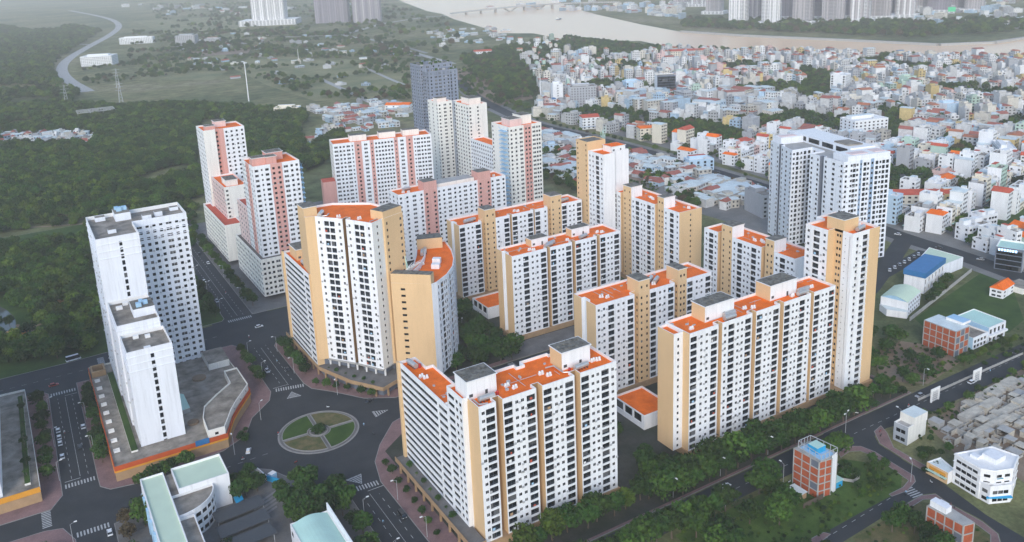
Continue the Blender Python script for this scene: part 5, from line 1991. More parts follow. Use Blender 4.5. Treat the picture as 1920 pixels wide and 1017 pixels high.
def near_house(x, y, ang, W, D, n, colour, roof, label, group, rng, cat='house', name='town_house', pats=None):
    """A house with real openings: wall, roof, parapet, windows, roof clutter."""
    root = thing(name, label, cat, (x, y, 0), 0, group)
    H = n * 3.4 + (1.0 if 'flat' in roof else 0.2)
    poly = rect(x, y, W, D, ang)
    front = pats[0] if pats else ('d' if W < 5 else 'dd' if W < 8.5 else 'ddd' if W < 13 else 'd' * int(W / 3.6))
    side = pats[1] if pats else (None if rng.random() < .55 else 'w  w')
    panes = []
    walls = [HOUSE_COL[colour][0], 'white_wall', 'house_blue']
    acc = 1 if rng.random() < .3 else 0
    mass(root, panes, plan_of(poly, [(0, front), (acc, side), (0, front), (acc, side)]), .05, H, n, roof=ROOFS[roof][0], par=.9 if 'flat' in roof else .15, walls=walls, pmat=walls[0])
    put_panes(root, panes, single='')
    if 'flat' not in roof:
        b = MB()
        gable(b, W, D, H, rng.uniform(1.6, 2.8) if 'sheet' not in roof else .9, .45, rng.choice((0, 1.5)) if W > 6 else 0)
        o = b.build('pitched_roof', ROOFS[roof][0], root)
        o.rotation_euler = (0, 0, ang)
    else:
        b = MB()
        b.box(-W * .38, D * .02, H - .9, W * .30, D * .36, H + 2.1, 0, 1)
        o = b.build('stair_head', [walls[0], ROOFS[rng.choice(('pale sheet', 'red tiled', 'flat white'))][0]], root)
        o.rotation_euler = (0, 0, ang)
        b = MB()
        b.tube((W * .15, -D * .2, H + .3), (W * .15 + 1.6, -D * .2, H + .3), .55, .55, 8)
        b.box(W * .15, -D * .2 - .4, H - .9, W * .15 + 1.6, -D * .2 + .4, H - .2)
        o = b.build('water_tank', 'steel', root)
        o.rotation_euler = (0, 0, ang)
    if rng.random() < .4:
        b = MB()
        b.box(-W / 2, -D / 2 - 1.3, 3.0, W / 2, -D / 2 - .02, 3.15)
        o = b.build('awning', rng.choice(('blue_roof', 'mint_roof', 'red_roof', 'pale_sheet')), root)
        o.rotation_euler = (0, 0, ang)
    return root


def far_house(b, x, y, ang, W, D, n, colour, roof, rng):
    """One house of the distant mass, added to the joined town mesh."""
    H = n * 3.4
    c = HOUSE_COL[colour][1]
    k = rng.uniform(.62, 1.08)
    c = tuple(min(.85, q * k) for q in c)
    poly = rect(x, y, W, D, ang)
    b.cur = c
    rc = ROOFS[roof][1]
    kk = len(poly)
    for i in range(4):
        p, q = poly[i], poly[(i + 1) % 4]
        b.face([(p[0], p[1], 0), (q[0], q[1], 0), (q[0], q[1], H), (p[0], p[1], H)])
    if 'flat' in roof:
        b.cur = rc
        b.face([(p[0], p[1], H - .4) for p in inset(poly, .01)])
        b.cur = tuple(q * .95 for q in c)
        ox, oy = math.cos(ang) * W * .1, math.sin(ang) * W * .1
        b.obox(x + ox, y + oy, H - .4, H + 2.0, W * .6, D * .35, ang, 0, None, False)
    else:
        t = MB()
        gable(t, W, D, H, rng.uniform(1.5, 2.8) if 'sheet' not in roof else .8, .4)
        b.cur = rc
        cs, sn = math.cos(ang), math.sin(ang)
        for f in t.f:
            b.face([(x + cs * t.v[i][0] - sn * t.v[i][1], y + sn * t.v[i][0] + cs * t.v[i][1], t.v[i][2]) for i in f])
    # openings on the two sides turned to the viewer, set into the wall line
    b.cur = (.03, .034, .04)
    for e in (0, 3):
        p, q = Vector(poly[e]), Vector(poly[(e + 1) % 4])
        L = (q - p).length
        if e == 3 and rng.random() < .6:
            continue
        d = (q - p) / L
        o = Vector((d.y, -d.x)) * .04
        m = max(1, int(L / 3.4))
        for f in range(n):
            for j in range(m):
                u = p + d * (L * (j + .28) / m) + o
                w = p + d * (L * (j + .74) / m) + o
                b.face([(u.x, u.y, f * 3.4 + .9), (w.x, w.y, f * 3.4 + .9), (w.x, w.y, f * 3.4 + 2.5), (u.x, u.y, f * 3.4 + 2.5)])


GROVES = [[(704.3, 706.7), (802.1, 754.9), (819.8, 703.2), (737.9, 635.5), (696.1, 646.4)], [(733.3, 935.2), (825.5, 976.5), (795.1, 873.9), (732.9, 795.5), (696.9, 855.8)], [(641.9, 764.0), (690.8, 749.6), (677.6, 651.8), (618.8, 601.8), (595.8, 654.0), (596.6, 705.7)],
          [(873.0, 638.6), (927.5, 635.0), (761.9, 524.7), (763.8, 556.9)], [(1114.1, 959.4), (1099.6, 884.5), (910.9, 730.5), (903.2, 767.0)], [(1214.5, 945.8), (1356.7, 946.8), (1189.2, 875.4)], [(664.9, 406.0), (691.8, 394.9), (647.7, 368.4), (612.5, 368.3)],
          [(755.1, 469.0), (806.6, 485.3), (753.6, 442.0), (716.5, 434.0)], [(803.9, 1544.2), (973.1, 1637.4), (715.9, 1127.5), (607.5, 1028.1), (678.5, 1250.0)], [(1185.0, 1738.6), (1177.8, 1376.4), (1034.8, 1270.3), (977.7, 1474.6)]]
KEEP_OUT = GROVES + [strip(boule, 30)] + [rect(p[0], p[1], w, d, math.radians(-20)) for p, w, d in (
    ((590.8, 385.7), 66, 40), ((608.4, 371.7), 30, 26), ((654.4, 923.8), 46, 34), ((759.5, 567.8), 54, 40), ((630.0, 947.4), 24, 24), ((769.9, 963.2), 34, 32), ((584.6, 709.1), 26, 24), ((577.3, 801.8), 30, 28), ((555.7, 611.2), 26, 26), ((538.4, 576.3), 34, 26),
    ((770.9, 427.2), 44, 44), ((931.0, 583.8), 32, 30), ((1037.6, 712.3), 28, 26), ((978.3, 772.3), 34, 32), ((1103.3, 1213.8), 90, 60), ((929.4, 1000.0), 34, 36), ((787.8, 912.5), 44, 38), ((516.1, 275.0), 30, 30))] + [
    [(779.5, 987.8), (923.8, 840.9), (752.4, 675.2), (663.6, 836.0)], [(425, 325), (490, 325), (490, 425), (425, 425)], [(579.2, 327.3), (675.6, 326.8), (612.1, 294.0), (577.8, 305.9)]]
LOTS = []
dist_ = math.hypot
q5 = random.Random(21)
for (deg, u_step, zone) in ((-8, 33, 0), (14, 34, 1), (-24, 33, 2)):
    a = math.radians(deg)
    ca, sa = math.cos(a), math.sin(a)
    v0 = -600
    while v0 < 2400:
        u0 = 100
        run = q5.uniform(60, 120)
        for side in (0, 1):
            u = 100.0
            nxt = run
            D = q5.uniform(11, 15)
            while u < 2300:
                W = q5.choice((4.4, 4.8, 5.0, 5.5, 6.5, 8.0, 10.0, 10.0, 14.0)) * q5.uniform(.95, 1.1)
                v = v0 + (D / 2 + .3 if side else -D / 2 - .3)
                x, y = ca * (u + W / 2) - sa * v, sa * (u + W / 2) + ca * v
                z_ = 0 if y < 330 else (1 if y < 900 and x < 900 else 2)
                u += W + .12
                if u > nxt:
                    u += 8
                    nxt += q5.uniform(60, 130)
                if z_ != zone or not inside((x, y), city):
                    continue
                px = camera_pixel(x, y, 6)
                if not (-30 < px[0] < 1950 and 60 < px[1] < 700):
                    continue
                if any(inside((x, y), k) for k in KEEP_OUT):
                    continue
                thin = .10 + (.30 if y > 1000 else 0) + (.25 if y > 1300 else 0) + (.15 if dist_(x, y) > 900 else 0)
                if q5.random() < thin or (math.sin(x * .021 + 1) * math.sin(y * .017) > .55):
                    continue
                n = q5.choice((2, 3, 3, 4, 4, 5)) if W < 9 else q5.choice((2, 3, 4, 6))
                LOTS.append((math.hypot(x, y), x, y, a + (PI if side else 0), W, D * q5.uniform(.8, 1.0), n))
        v0 += u_step * q5.uniform(.95, 1.15)
LOTS.sort()
town = PaintMB()
MARKS = [('the U-shaped tower', (450, 370)), ('the blue-roofed hall', (450, 288)), ('the red-roofed school', (604.1, 393.9)), ('the grove of dark trees', (732.6, 680.8)), ('the boulevard junction', (538.8, 583.8)),
         ('the grey hotel', (653.3, 924.8)), ('the dark glass office', (793.8, 919.4)), ('the big white apartment house', (777.7, 580.5)), ('the market sheds', (730.1, 773.4)), ('the lawn by the boulevard', (584.8, 315.4)),
         ('the yellow villa', (608.0, 371.9)), ('the black shop building', (515.4, 275.6))]
picked = []
for i, (dist, x, y, ang, W, D, n) in enumerate(LOTS):
    colour = q5.choice(COLS)
    t = q5.random()
    roof = 'orange tiled' if t < .10 else 'red tiled' if t < .20 else 'pale sheet' if t < .35 else 'blue sheet' if t < .355 else 'flat white' if t < .57 else 'flat grey'
    if i < 230:
        mk = min(MARKS, key=lambda m_: (m_[1][0] - x) ** 2 + (m_[1][1] - y) ** 2)
        size = 'narrow' if W < 5.2 else 'broad' if W > 7 else 'plain'
        rel = 'before' if math.hypot(*mk[1]) > dist else 'behind'
        picked.append(((x, y, ang, W, D, n, colour, roof), '%s %s %s-storey house, %s roof, %s %s' % (size, colour, NUM[n], roof, rel, mk[0]), mk[0]))
    else:
        far_house(town, x, y, ang, W, D, n, colour, roof, q5)
total, used = {}, {}
for _a, lab, _m in picked:
    total[lab] = total.get(lab, 0) + 1
RANK = ['nearest', 'second nearest', 'third nearest', 'fourth nearest', 'fifth nearest', 'sixth nearest', 'seventh nearest', 'eighth nearest']
for args, lab, mk in picked:                       # nearest first, so alike houses are told apart by their order
    used[lab] = used.get(lab, 0) + 1
    full = lab if total[lab] == 1 else lab + ', ' + RANK[min(used[lab] - 1, 7)]
    near_house(*args, full, 'town houses near ' + mk, q5)
# scattered huts and sheds that read as one mass
for (poly, k, smin, smax) in (([(365.3, 1173.1), (452.3, 1180.4), (487.0, 1115.2), (413.2, 951.4), (337.3, 977.2)], 110, 5, 14), ([(-16.2, 1273.0), (37.6, 1247.1), (87.7, 1179.9), (81.4, 1116.2), (-17.2, 1191.0)], 110, 4, 9), ([(296.4, 1014.0), (349.1, 1009.8), (310.6, 903.9), (273.1, 901.6)], 26, 5, 10),
                              ([(546.4, 851.6), (523.7, 668.6), (455.8, 590.0), (416.0, 599.4), (429.4, 662.5)], 150, 5, 16), ([(527.7, 665.2), (548.7, 501.7), (485.4, 442.7), (460.8, 480.6), (478.6, 595.6)], 170, 5, 14), ([(1033.3, 2201.5), (1311.3, 2232.1), (1067.3, 1794.4), (868.6, 1770.8)], 46, 8, 16),
                              ([(121.4, 1376.3), (228.1, 1304.5), (205.6, 1188.7), (109.6, 1267.3)], 22, 5, 10), ([(1661.3, 3030.9), (2177.4, 3027.0), (2017.8, 2735.0), (1642.3, 2752.7)], 10, 15, 30), ([(767.2, 966.0), (874.4, 795.4), (757.5, 687.8), (670.5, 844.6)], 130, 6, 20),
                              ([(345.2, 2088.2), (714.4, 2671.5), (684.9, 2005.0), (447.1, 1496.0)], 26, 6, 14), ([(234.4, 1942.2), (618.4, 2812.9), (905.2, 2129.3), (536.5, 1235.3), (414.8, 1285.0)], 60, 5, 16), ([(15.4, 3701.8), (176.4, 3464.5), (84.9, 2109.1), (-5.6, 2087.3)], 12, 6, 16), ([(1683.0, 2670.2), (2157.8, 2404.9), (1651.7, 1840.3), (1792.7, 2340.3)], 90, 10, 22), ([(2414.3, 1679.1), (2744.8, 1507.1), (1844.4, 1005.8), (1836.6, 1245.9)], 70, 10, 22), ([(607.2, 5822.5), (1602.6, 4001.5), (1102.4, 2765.8), (634.2, 4091.8)], 40, 12, 40)):
    xs, ys = [p[0] for p in poly], [p[1] for p in poly]
    c = 0
    while c < k:
        p = (q5.uniform(min(xs), max(xs)), q5.uniform(min(ys), max(ys)))
        if not inside(p, poly):
            continue
        if inside(p, KEEP_OUT[len(GROVES)]):
            c += 1
            continue
        c += 1
        far_house(town, p[0], p[1], q5.uniform(-.4, .4) + q5.choice((0, PI / 2)), q5.uniform(smin, smax), q5.uniform(smin, smax * 1.3), q5.choice((1, 1, 2)) if smax < 19 else q5.choice((2, 3, 5)), q5.choice(('white', 'white', 'cream', 'pale blue', 'grey')),
                  q5.choice(('pale sheet', 'pale sheet', 'flat white', 'pale sheet', 'flat grey') if q5.random() < .85 else ('red tiled',)), q5)
o = town.build('town_houses')
tag(o, 'dense distant town of pale houses running to the river', 'town', kind='stuff')


# ---- landmarks one can pick out
def landmark(label, cat, base, W, D, n, ang, colour, roof, pats, seed, name='town_building'):
    return near_house(base[0], base[1], math.radians(ang), W, D, n, colour, roof, label, None, random.Random(seed), cat, name, pats)


landmark('long cream school with red hipped roof beside the yellow villa', 'school', (590.8, 385.7), 46, 15, 3, -38, 'cream', 'red tiled', ('d' * 10, 'dd'), 1)
landmark('ochre yellow villa behind the black shop row', 'house', (608.4, 371.7), 20, 14, 3, -30, 'ochre', 'flat grey', ('ddd', 'dd'), 2)
landmark('grey eight-storey hotel with regular window grid', 'hotel', (654.4, 923.8), 34, 20, 8, -25, 'grey', 'flat grey', ('w' * 9, 'wwww'), 3)
landmark('big white apartment house with balconies behind the U-shaped tower', 'apartment house', (759.5, 567.8), 40, 24, 6, -15, 'white', 'flat white', ('d' * 8, 'dddd'), 4)
landmark('white slim block beside the grey hotel', 'building', (630.0, 947.4), 14, 12, 9, -20, 'white', 'flat white', ('w', None), 5)
landmark('white corner building with blue upper walls left of the dark glass office', 'building', (769.9, 963.2), 24, 20, 5, -20, 'pale blue', 'flat white', ('fff', 'ff'), 6)
landmark('white villa block with orange roof opposite the slim rear tower', 'house', (584.6, 709.1), 16, 13, 4, -20, 'cream', 'orange tiled', ('ddd', 'w w'), 7)
landmark('pale house with pink roof near the boulevard bend', 'house', (577.3, 801.8), 20, 16, 4, -20, 'white', 'red tiled', ('dddd', 'dd'), 8)
landmark('white gabled house with orange roof above the boulevard junction', 'house', (555.7, 611.2), 10, 16, 3, 10, 'white', 'orange tiled', ('dd', 'dd'), 9)
landmark('pale blue shop house row end by the boulevard junction', 'shop', (538.4, 576.3), 24, 14, 3, -20, 'pale blue', 'flat white', ('ffff', 'dd'), 10)
landmark('grey six-storey house standing left of the U-shaped tower', 'house', (480.8, 446.5), 12, 26, 5, -15, 'grey', 'flat grey', ('ddd', None), 11)
landmark('white hall with pale green sheet roof beside the courtyard road', 'hall', (502.4, 496.3), 30, 20, 2, -25, 'white', 'pale sheet', (None, None), 12)
landmark('wide white school block with green awnings near the right edge', 'building', (770.9, 427.2), 34, 14, 4, 40, 'white', 'flat white', ('d' * 9, None), 13)
landmark('white building with tall blue side wall among red roofs', 'building', (931.0, 583.8), 22, 18, 4, -15, 'pale blue', 'flat white', (None, None), 14)
landmark('dark narrow building with green safety net side', 'building', (1037.6, 712.3), 16, 14, 6, -10, 'pale green', 'flat grey', (None, None), 15)
landmark('white office with blue glass front in the middle of town', 'office', (978.3, 772.3), 22, 20, 7, 20, 'white', 'flat white', ('fffff', 'ff'), 16)
landmark('large tan building with red hipped roof near the river', 'building', (1103.3, 1213.8), 70, 26, 4, -30, 'cream', 'red tiled', ('d' * 16, 'ddd'), 17)
landmark('cream two-storey station building at the edge of the woods', 'building', (325.5, 1154.9), 34, 14, 3, -30, 'cream', 'flat white', ('d' * 8, 'ddd'), 18)
landmark('long hall with bright orange roof beside the shanty roofs', 'hall', (459.1, 1083.4), 34, 16, 2, -40, 'white', 'orange tiled', ('dddd', None), 19)
landmark('large white six-storey building by the curving far road', 'building', (187.4, 2098.8), 66, 40, 6, -25, 'white', 'flat white', ('d' * 16, 'd' * 9), 20)
landmark('long white four-storey range behind the six-storey building', 'building', (337.1, 2620.1), 90, 22, 5, -25, 'white', 'flat white', ('d' * 20, 'dddd'), 21)
landmark('grey unfinished building group beyond the bare lot', 'building', (431.9, 2408.9), 50, 40, 8, -25, 'grey', 'flat grey', ('d' * 10, 'd' * 7), 22)
landmark('lower grey wing of the unfinished group', 'building', (497.9, 2408.1), 40, 30, 4, -25, 'grey', 'flat grey', ('d' * 9, 'd' * 6), 23)
landmark('white church-like hall with pointed gable in the town', 'church', (929.4, 1000.0), 14, 26, 4, 0, 'white', 'red tiled', ('t', 'ttt'), 24)
landmark('low white hall with red roof beside the far tower mast', 'hall', (852.9, 1554.5), 36, 22, 3, -20, 'white', 'red tiled', ('d' * 7, 'ddd'), 25)

root = thing('office_building', 'dark glass office block with white side wall in the town', 'office', (*(787.8, 912.5), 0))
p0 = (787.8, 912.5)
poly = rect(p0[0], p0[1], 26, 20, math.radians(-30))
panes = []
mass(root, panes, plan_of(poly, [(0, lambda L: [(.8, L - .8, ('v', .3, 2.8, .15))]), (1, None), (1, None), (1, None)]), .05, 30, 8, roof='stained_roof', walls=['slate_wall', 'white_wall'])
put_panes(root, panes, single='v')
root = thing('shop_building', 'black-fronted shop building with lit blue sign on the boulevard', 'shop', (*(516.1, 275.0), 0))
p0 = (516.1, 275.0)
poly = rect(p0[0], p0[1], 15, 17, math.radians(-68))
panes = []
mass(root, panes, plan_of(poly, [(0, lambda L: [(.6, L - .6, ('v', .4, 2.7, .15))]), (1, None), (1, None), (1, None)]), .05, 14.5, 4, roof='mint_roof', walls=['slate_wall', 'house_grey'])
put_panes(root, panes, single='v')
em = bpy.data.materials.new('sign_light')
em.use_nodes = True
eb = em.node_tree.nodes['Principled BSDF']
eb.inputs['Base Color'].default_value = (.5, .7, 1, 1)
eb.inputs['Emission Color'].default_value = (.45, .7, 1, 1)
eb.inputs['Emission Strength'].default_value = 1.2
MATS['sign_light'] = em
a, c = Vector(poly[0]), Vector(poly[1])
d = (c - a).normalized()
nn = Vector((d.y, -d.x))
b = MB(root.location)
for k in range(7):
    u = a + d * (2.0 + k * 1.5) + nn * .2
    b.obox(u.x, u.y, 12.2, 13.6, 1.1, .2, math.atan2(d.y, d.x))
b.build('sign_letters', 'sign_light', root)

# ------------------------------------------------------------------ trees
def crown_mesh(name, m, seed, r=3.2, h=4.6, base=2.2, count=520, leaf=.62, lobes=7, flat=1.0):
    q = random.Random(seed)
    L = []
    for i in range(lobes):
        a = 2 * PI * i / lobes + q.uniform(-.4, .4)
        d = r * q.uniform(.30, .58)
        L.append((d * math.cos(a), d * math.sin(a), base + h * q.uniform(.28, .62), r * q.uniform(.42, .62)))
    L.append((q.uniform(-.4, .4), q.uniform(-.4, .4), base + h * .72, r * .55))
    v, f = [], []
    while len(f) < count:
        cx, cy, cz, cr = q.choice(L)
        n = Vector((q.gauss(0, 1), q.gauss(0, 1), q.gauss(0, 1) * flat + .25)).normalized()
        k = cr * (q.random() ** .28)
        p = Vector((cx, cy, cz)) + Vector((n.x * k, n.y * k, n.z * k * .85))
        t = (n * .75 + Vector((q.gauss(0, 1), q.gauss(0, 1), q.gauss(0, 1) + .4)) * .55).normalized()
        u = t.orthogonal().normalized()
        w = t.cross(u)
        a = q.uniform(0, 2 * PI)
        u, w = u * math.cos(a) + w * math.sin(a), w * math.cos(a) - u * math.sin(a)
        s1, s2 = leaf * q.uniform(.5, 1.15), leaf * q.uniform(.45, .9)
        i = len(v)
        v += [tuple(p - u * s1), tuple(p - w * s2 + u * .1), tuple(p + u * s1 * .9), tuple(p + w * s2)]
        f.append((i, i + 1, i + 2, i + 3))
    me = bpy.data.meshes.new(name)
    me.from_pydata(v, [], f)
    me.materials.append(MATS[m])
    return me


def trunk_mesh(seed, h=3.2, r=.2):
    q = random.Random(seed)
    b = MB()
    top = (q.uniform(-.2, .2), q.uniform(-.2, .2), h)
    b.tube((0, 0, 0), top, r, r * .6, 6)
    for i in range(4):
        a = 2 * PI * i / 4 + q.uniform(-.5, .5)
        b.tube(top, (1.2 * math.cos(a), 1.2 * math.sin(a), h + q.uniform(.9, 1.6)), r * .5, r * .2, 5)
    return b.mesh('trunk', ['bark'])


KINDS = {'dark': [('leaf_dark', 1), ('leaf_dark', 2), ('leaf_dark', 3)], 'mid': [('leaf_mid', 4), ('leaf_mid', 5), ('leaf_mid', 6)], 'light': [('leaf_light', 7), ('leaf_light', 8)], 'brown': [('leaf_brown', 9)]}
TREE = {}
for k, L in KINDS.items():
    TREE[k] = [(crown_mesh('crown', m, s, r=3.1 + .25 * (s % 3), h=4.2 + .5 * (s % 2), count=640, leaf=.58, lobes=9), trunk_mesh(s)) for m, s in L]


def palm_meshes(seed):
    q = random.Random(seed)
    t = MB()
    t.tube((0, 0, 0), (.2, .1, 3.6), .17, .12, 6)
    b = MB()
    for i in range(14):
        a = 2 * PI * i / 14 + q.uniform(-.15, .15)
        rise = q.uniform(.3, 1.1)
        pts = [Vector((.2 + math.cos(a) * 2.2 * s, .1 + math.sin(a) * 2.2 * s, 3.6 + rise * math.sin(PI * .75 * s) - .9 * s * s)) for s in (0, .33, .66, 1)]
        n = Vector((-math.sin(a), math.cos(a), 0))
        for j in range(3):
            w0, w1 = (.1, .38, .34, .04)[j], (.1, .38, .34, .04)[j + 1]
            b.face([pts[j] - n * w0, pts[j + 1] - n * w1, pts[j + 1] + n * w1, pts[j] + n * w0])
    return b.mesh('crown', ['leaf_mid']), t.mesh('trunk', ['bark'])


TREE['palm'] = [palm_meshes(1), palm_meshes(2)]
TREE_NAME = {'dark': 'street_tree', 'mid': 'street_tree', 'light': 'street_tree', 'brown': 'street_tree', 'palm': 'palm_tree'}
qt = random.Random(77)
TCOUNT = [0]


def tree(x, y, kind, s, label, group, z=.15):
    cr, tr = qt.choice(TREE[kind])
    root = obj(TREE_NAME[kind], None, None, (x, y, z), qt.uniform(0, 6.28))
    root.scale = (s * qt.uniform(.92, 1.08), s * qt.uniform(.92, 1.08), s * qt.uniform(.9, 1.1))
    tag(root, label, 'tree', group)
    obj('trunk', tr, root)
    obj('crown', cr, root)
    TCOUNT[0] += 1


ORDN = ['first', 'second', 'third', 'fourth', 'fifth', 'sixth', 'seventh', 'eighth', 'ninth', 'tenth', 'eleventh', 'twelfth', 'thirteenth', 'fourteenth', 'fifteenth', 'sixteenth', 'seventeenth', 'eighteenth', 'nineteenth', 'twentieth'] + ['twenty-' + w for w in ('first', 'second', 'third', 'fourth', 'fifth', 'sixth', 'seventh', 'eighth', 'ninth')] + ['thirtieth'] + ['thirty-' + w for w in ('first', 'second', 'third', 'fourth', 'fifth', 'sixth')]
HUE = {'dark': 'dark green', 'mid': 'green', 'light': 'yellow-green', 'brown': 'brownish', 'palm': 'feathery'}


def tree_row(p0, p1, k, kinds, s, where, jitter=.8, z=.15):
    for i in range(k):
        t = (i + .5) / k
        kd = qt.choice(kinds)
        x = p0[0] + (p1[0] - p0[0]) * t + qt.uniform(-jitter, jitter)
        y = p0[1] + (p1[1] - p0[1]) * t + qt.uniform(-jitter, jitter)
        tree(x, y, kd, s * qt.uniform(.8, 1.2), '%s tree, %s in the row %s' % (HUE[kd], ORDN[i], where), 'trees ' + where, z)


def tree_patch(poly, k, kinds, s, where, gap=4.0, z=.15):
    xs, ys = [p[0] for p in poly], [p[1] for p in poly]
    pts, tries = [], 0
    while len(pts) < k and tries < k * 60:
        tries += 1
        p = (qt.uniform(min(xs), max(xs)), qt.uniform(min(ys), max(ys)))
        if inside(p, poly) and all((p[0] - o[0]) ** 2 + (p[1] - o[1]) ** 2 > gap * gap for o in pts):
            pts.append(p)
    pts.sort(key=lambda p: camera_pixel(*p)[0])
    for i, p in enumerate(pts):
        kd = qt.choice(kinds)
        tree(p[0], p[1], kd, s * qt.uniform(.75, 1.25), '%s tree, %s from the left %s' % (HUE[kd], ORDN[i], where), 'trees ' + where, z)


DM = ['dark', 'dark', 'mid']
tree_row((85.0, 396), (84.6, 440), 7, DM, .85, 'beside the white tower podium along the avenue')
tree_row((105.6, 392), (105.6, 434), 9, DM, .95, 'between avenue and roundabout tower')
tree_row((106.5, 494), (106.5, 650), 16, ['mid', 'dark', 'mid'], 1.0, 'in front of the pink towers')
tree_row((84, 492), (84, 570), 9, ['dark'], 1.15, 'behind the white tower along the avenue')
tree_row((10.4, 362), (10.4, 441), 12, ['dark'], .95, 'right of the side street')
tree_row((-10.2, 362), (-10.2, 440), 9, ['dark', 'mid'], .95, 'left of the side street')
tree_row((-17.6, 358), (-17.6, 438), 9, ['palm', 'dark'], .55, 'on the planted edge of the left podium', .3, 6.4)
tree_row((108.0, 300), (106.6, 240), 8, DM, .55, 'on the pink pavement by the nearest block')
tree_row((112.4, 284), (112.4, 240), 7, ['palm', 'dark'], .4, 'on the terrace of the nearest block', .3, 5.4)
tree_row((104.5, 381), (127, 350.5), 6, DM, .62, 'on the pink pavement below the roundabout tower')
tree_row((112.6, 384), (128, 351.5), 6, ['dark', 'palm'], .36, 'on the terrace of the roundabout tower', .3, 5.4)
tree_patch([(14, 338), (52, 341.5), (52, 346), (14, 346)], 5, ['mid', 'dark'], .95, 'between podium and school')
tree_patch([(61, 347), (64.5, 347), (68, 357), (64.5, 357)], 6, ['dark'], .5, 'in the flower bed at the podium corner', 1.6)
tree_patch([(51, 303), (62, 305), (63, 322), (52, 320)], 9, DM, 1.0, 'in front of the school', 3.2)
tree_patch([(66, 273), (78, 268), (86, 264), (86, 286), (72, 304), (66, 300), (62, 280)], 20, ['dark', 'dark', 'mid'], 1.3, 'in the school grove by the roundabout', 3.2)
tree_patch([(79, 205), (87, 205), (87, 262), (79, 262)], 9, ['dark', 'mid'], 1.2, 'along the avenue below the school', 3.4)
tree_patch([(9, 240), (19, 240), (19, 318), (9, 316)], 10, ['mid', 'dark', 'brown'], 1.2, 'left of the school', 3.4)
tree_patch([(34, 240), (44, 240), (44, 288), (36, 288)], 7, ['mid', 'dark'], .9, 'in the school yard', 3.4)
tree_patch([(-30, 250), (-6, 250), (-6, 320), (-30, 327)], 9, ['mid', 'light', 'dark'], 1.15, 'at the lower street corner', 3.6)
tree_patch([(162, 346), (206, 346), (206, 362), (208, 424), (196, 424), (190, 400), (182, 372), (168, 352)], 30, ['dark', 'dark', 'mid'], 1.35, 'in the courtyard behind the roundabout tower', 4.6)
tree_patch([(196, 250), (208, 250), (208, 328), (178, 328), (178, 300), (190, 280)], 8, ['dark', 'mid'], 1.0, 'between the nearest block and its neighbour', 3.8)
tree_row((180, 219), (300, 218.5), 20, ['dark', 'dark', 'mid'], 1.6, 'along the front of the longest block', 1.2)
tree_row((182, 214), (296, 214.2), 15, ['dark', 'mid'], 1.5, 'along the kerb of the tree-lined street', 1.0)
tree_patch([(178, 176), (221, 180), (221, 197), (178, 197)], 10, ['dark', 'mid', 'mid'], 1.45, 'on the verge opposite the longest block', 3.6)
tree_patch([(174, 150), (214, 160), (210, 176), (174, 176)], 10, ['mid', 'light', 'dark'], .8, 'on the weedy plot at the bottom', 3.6)
tree_row((124, 219), (206, 219.5), 13, ['mid', 'light', 'dark'], 1.45, 'along the foot of the nearest block', 1.2)
tree_patch([(178, 224), (204, 224), (204, 262), (178, 262)], 9, ['dark', 'mid'], 1.3, 'between the nearest and the longest block', 4.5)
tree_row((120, 198), (204, 198), 13, ['dark', 'mid', 'mid'], 1.6, 'below the nearest block across the street', 1.0)
tree_row((216, 198.4), (225, 198.6), 2, ['dark', 'mid'], 1.6, 'left of the tall brick shell', .8)
tree_row((244, 198.4), (266, 198.6), 4, ['mid', 'dark'], 1.35, 'right of the tall brick shell', .8)
tree_patch([(303, 213.5), (326, 213.5), (326, 226), (303, 224)], 10, DM, .9, 'at the foot of the corner tower', 3.0)
tree_patch([(324, 214), (376, 214), (376, 258), (330, 268)], 18, ['dark', 'dark', 'mid'], 1.25, 'on the plot behind the corner tower', 3.8)
tree_row((378, 216), (420, 216), 8, ['mid', 'light'], .6, 'along the east road by the halls')
tree_row((425, 268), (462, 280), 7, DM, 1.0, 'between lawn wall and blue-roofed hall', 1.5)
tree_patch([(236, 140), (247, 140), (247, 160), (236, 162)], 6, ['dark'], 1.0, 'beside the smaller brick shell', 3.0)
tree_patch([(247, 172), (270, 176), (270, 192), (250, 192)], 12, ['dark', 'mid'], .6, 'on the curved weedy plot', 3.0)
tree_row((296, 196.5), (400, 195), 8, ['mid', 'light'], .6, 'between east road fence and demolition site', 1.6)
tree_patch([(278, 168), (300, 168), (302, 186), (280, 184)], 8, ['dark', 'mid'], .55, 'behind the small shop', 2.6)
tree_patch([(-60, 484), (2, 484), (40, 490), (80, 490), (80, 560), (-120, 560)], 24, ['dark', 'mid', 'dark', 'light'], 1.3, 'in the park behind the white tower', 4.6)


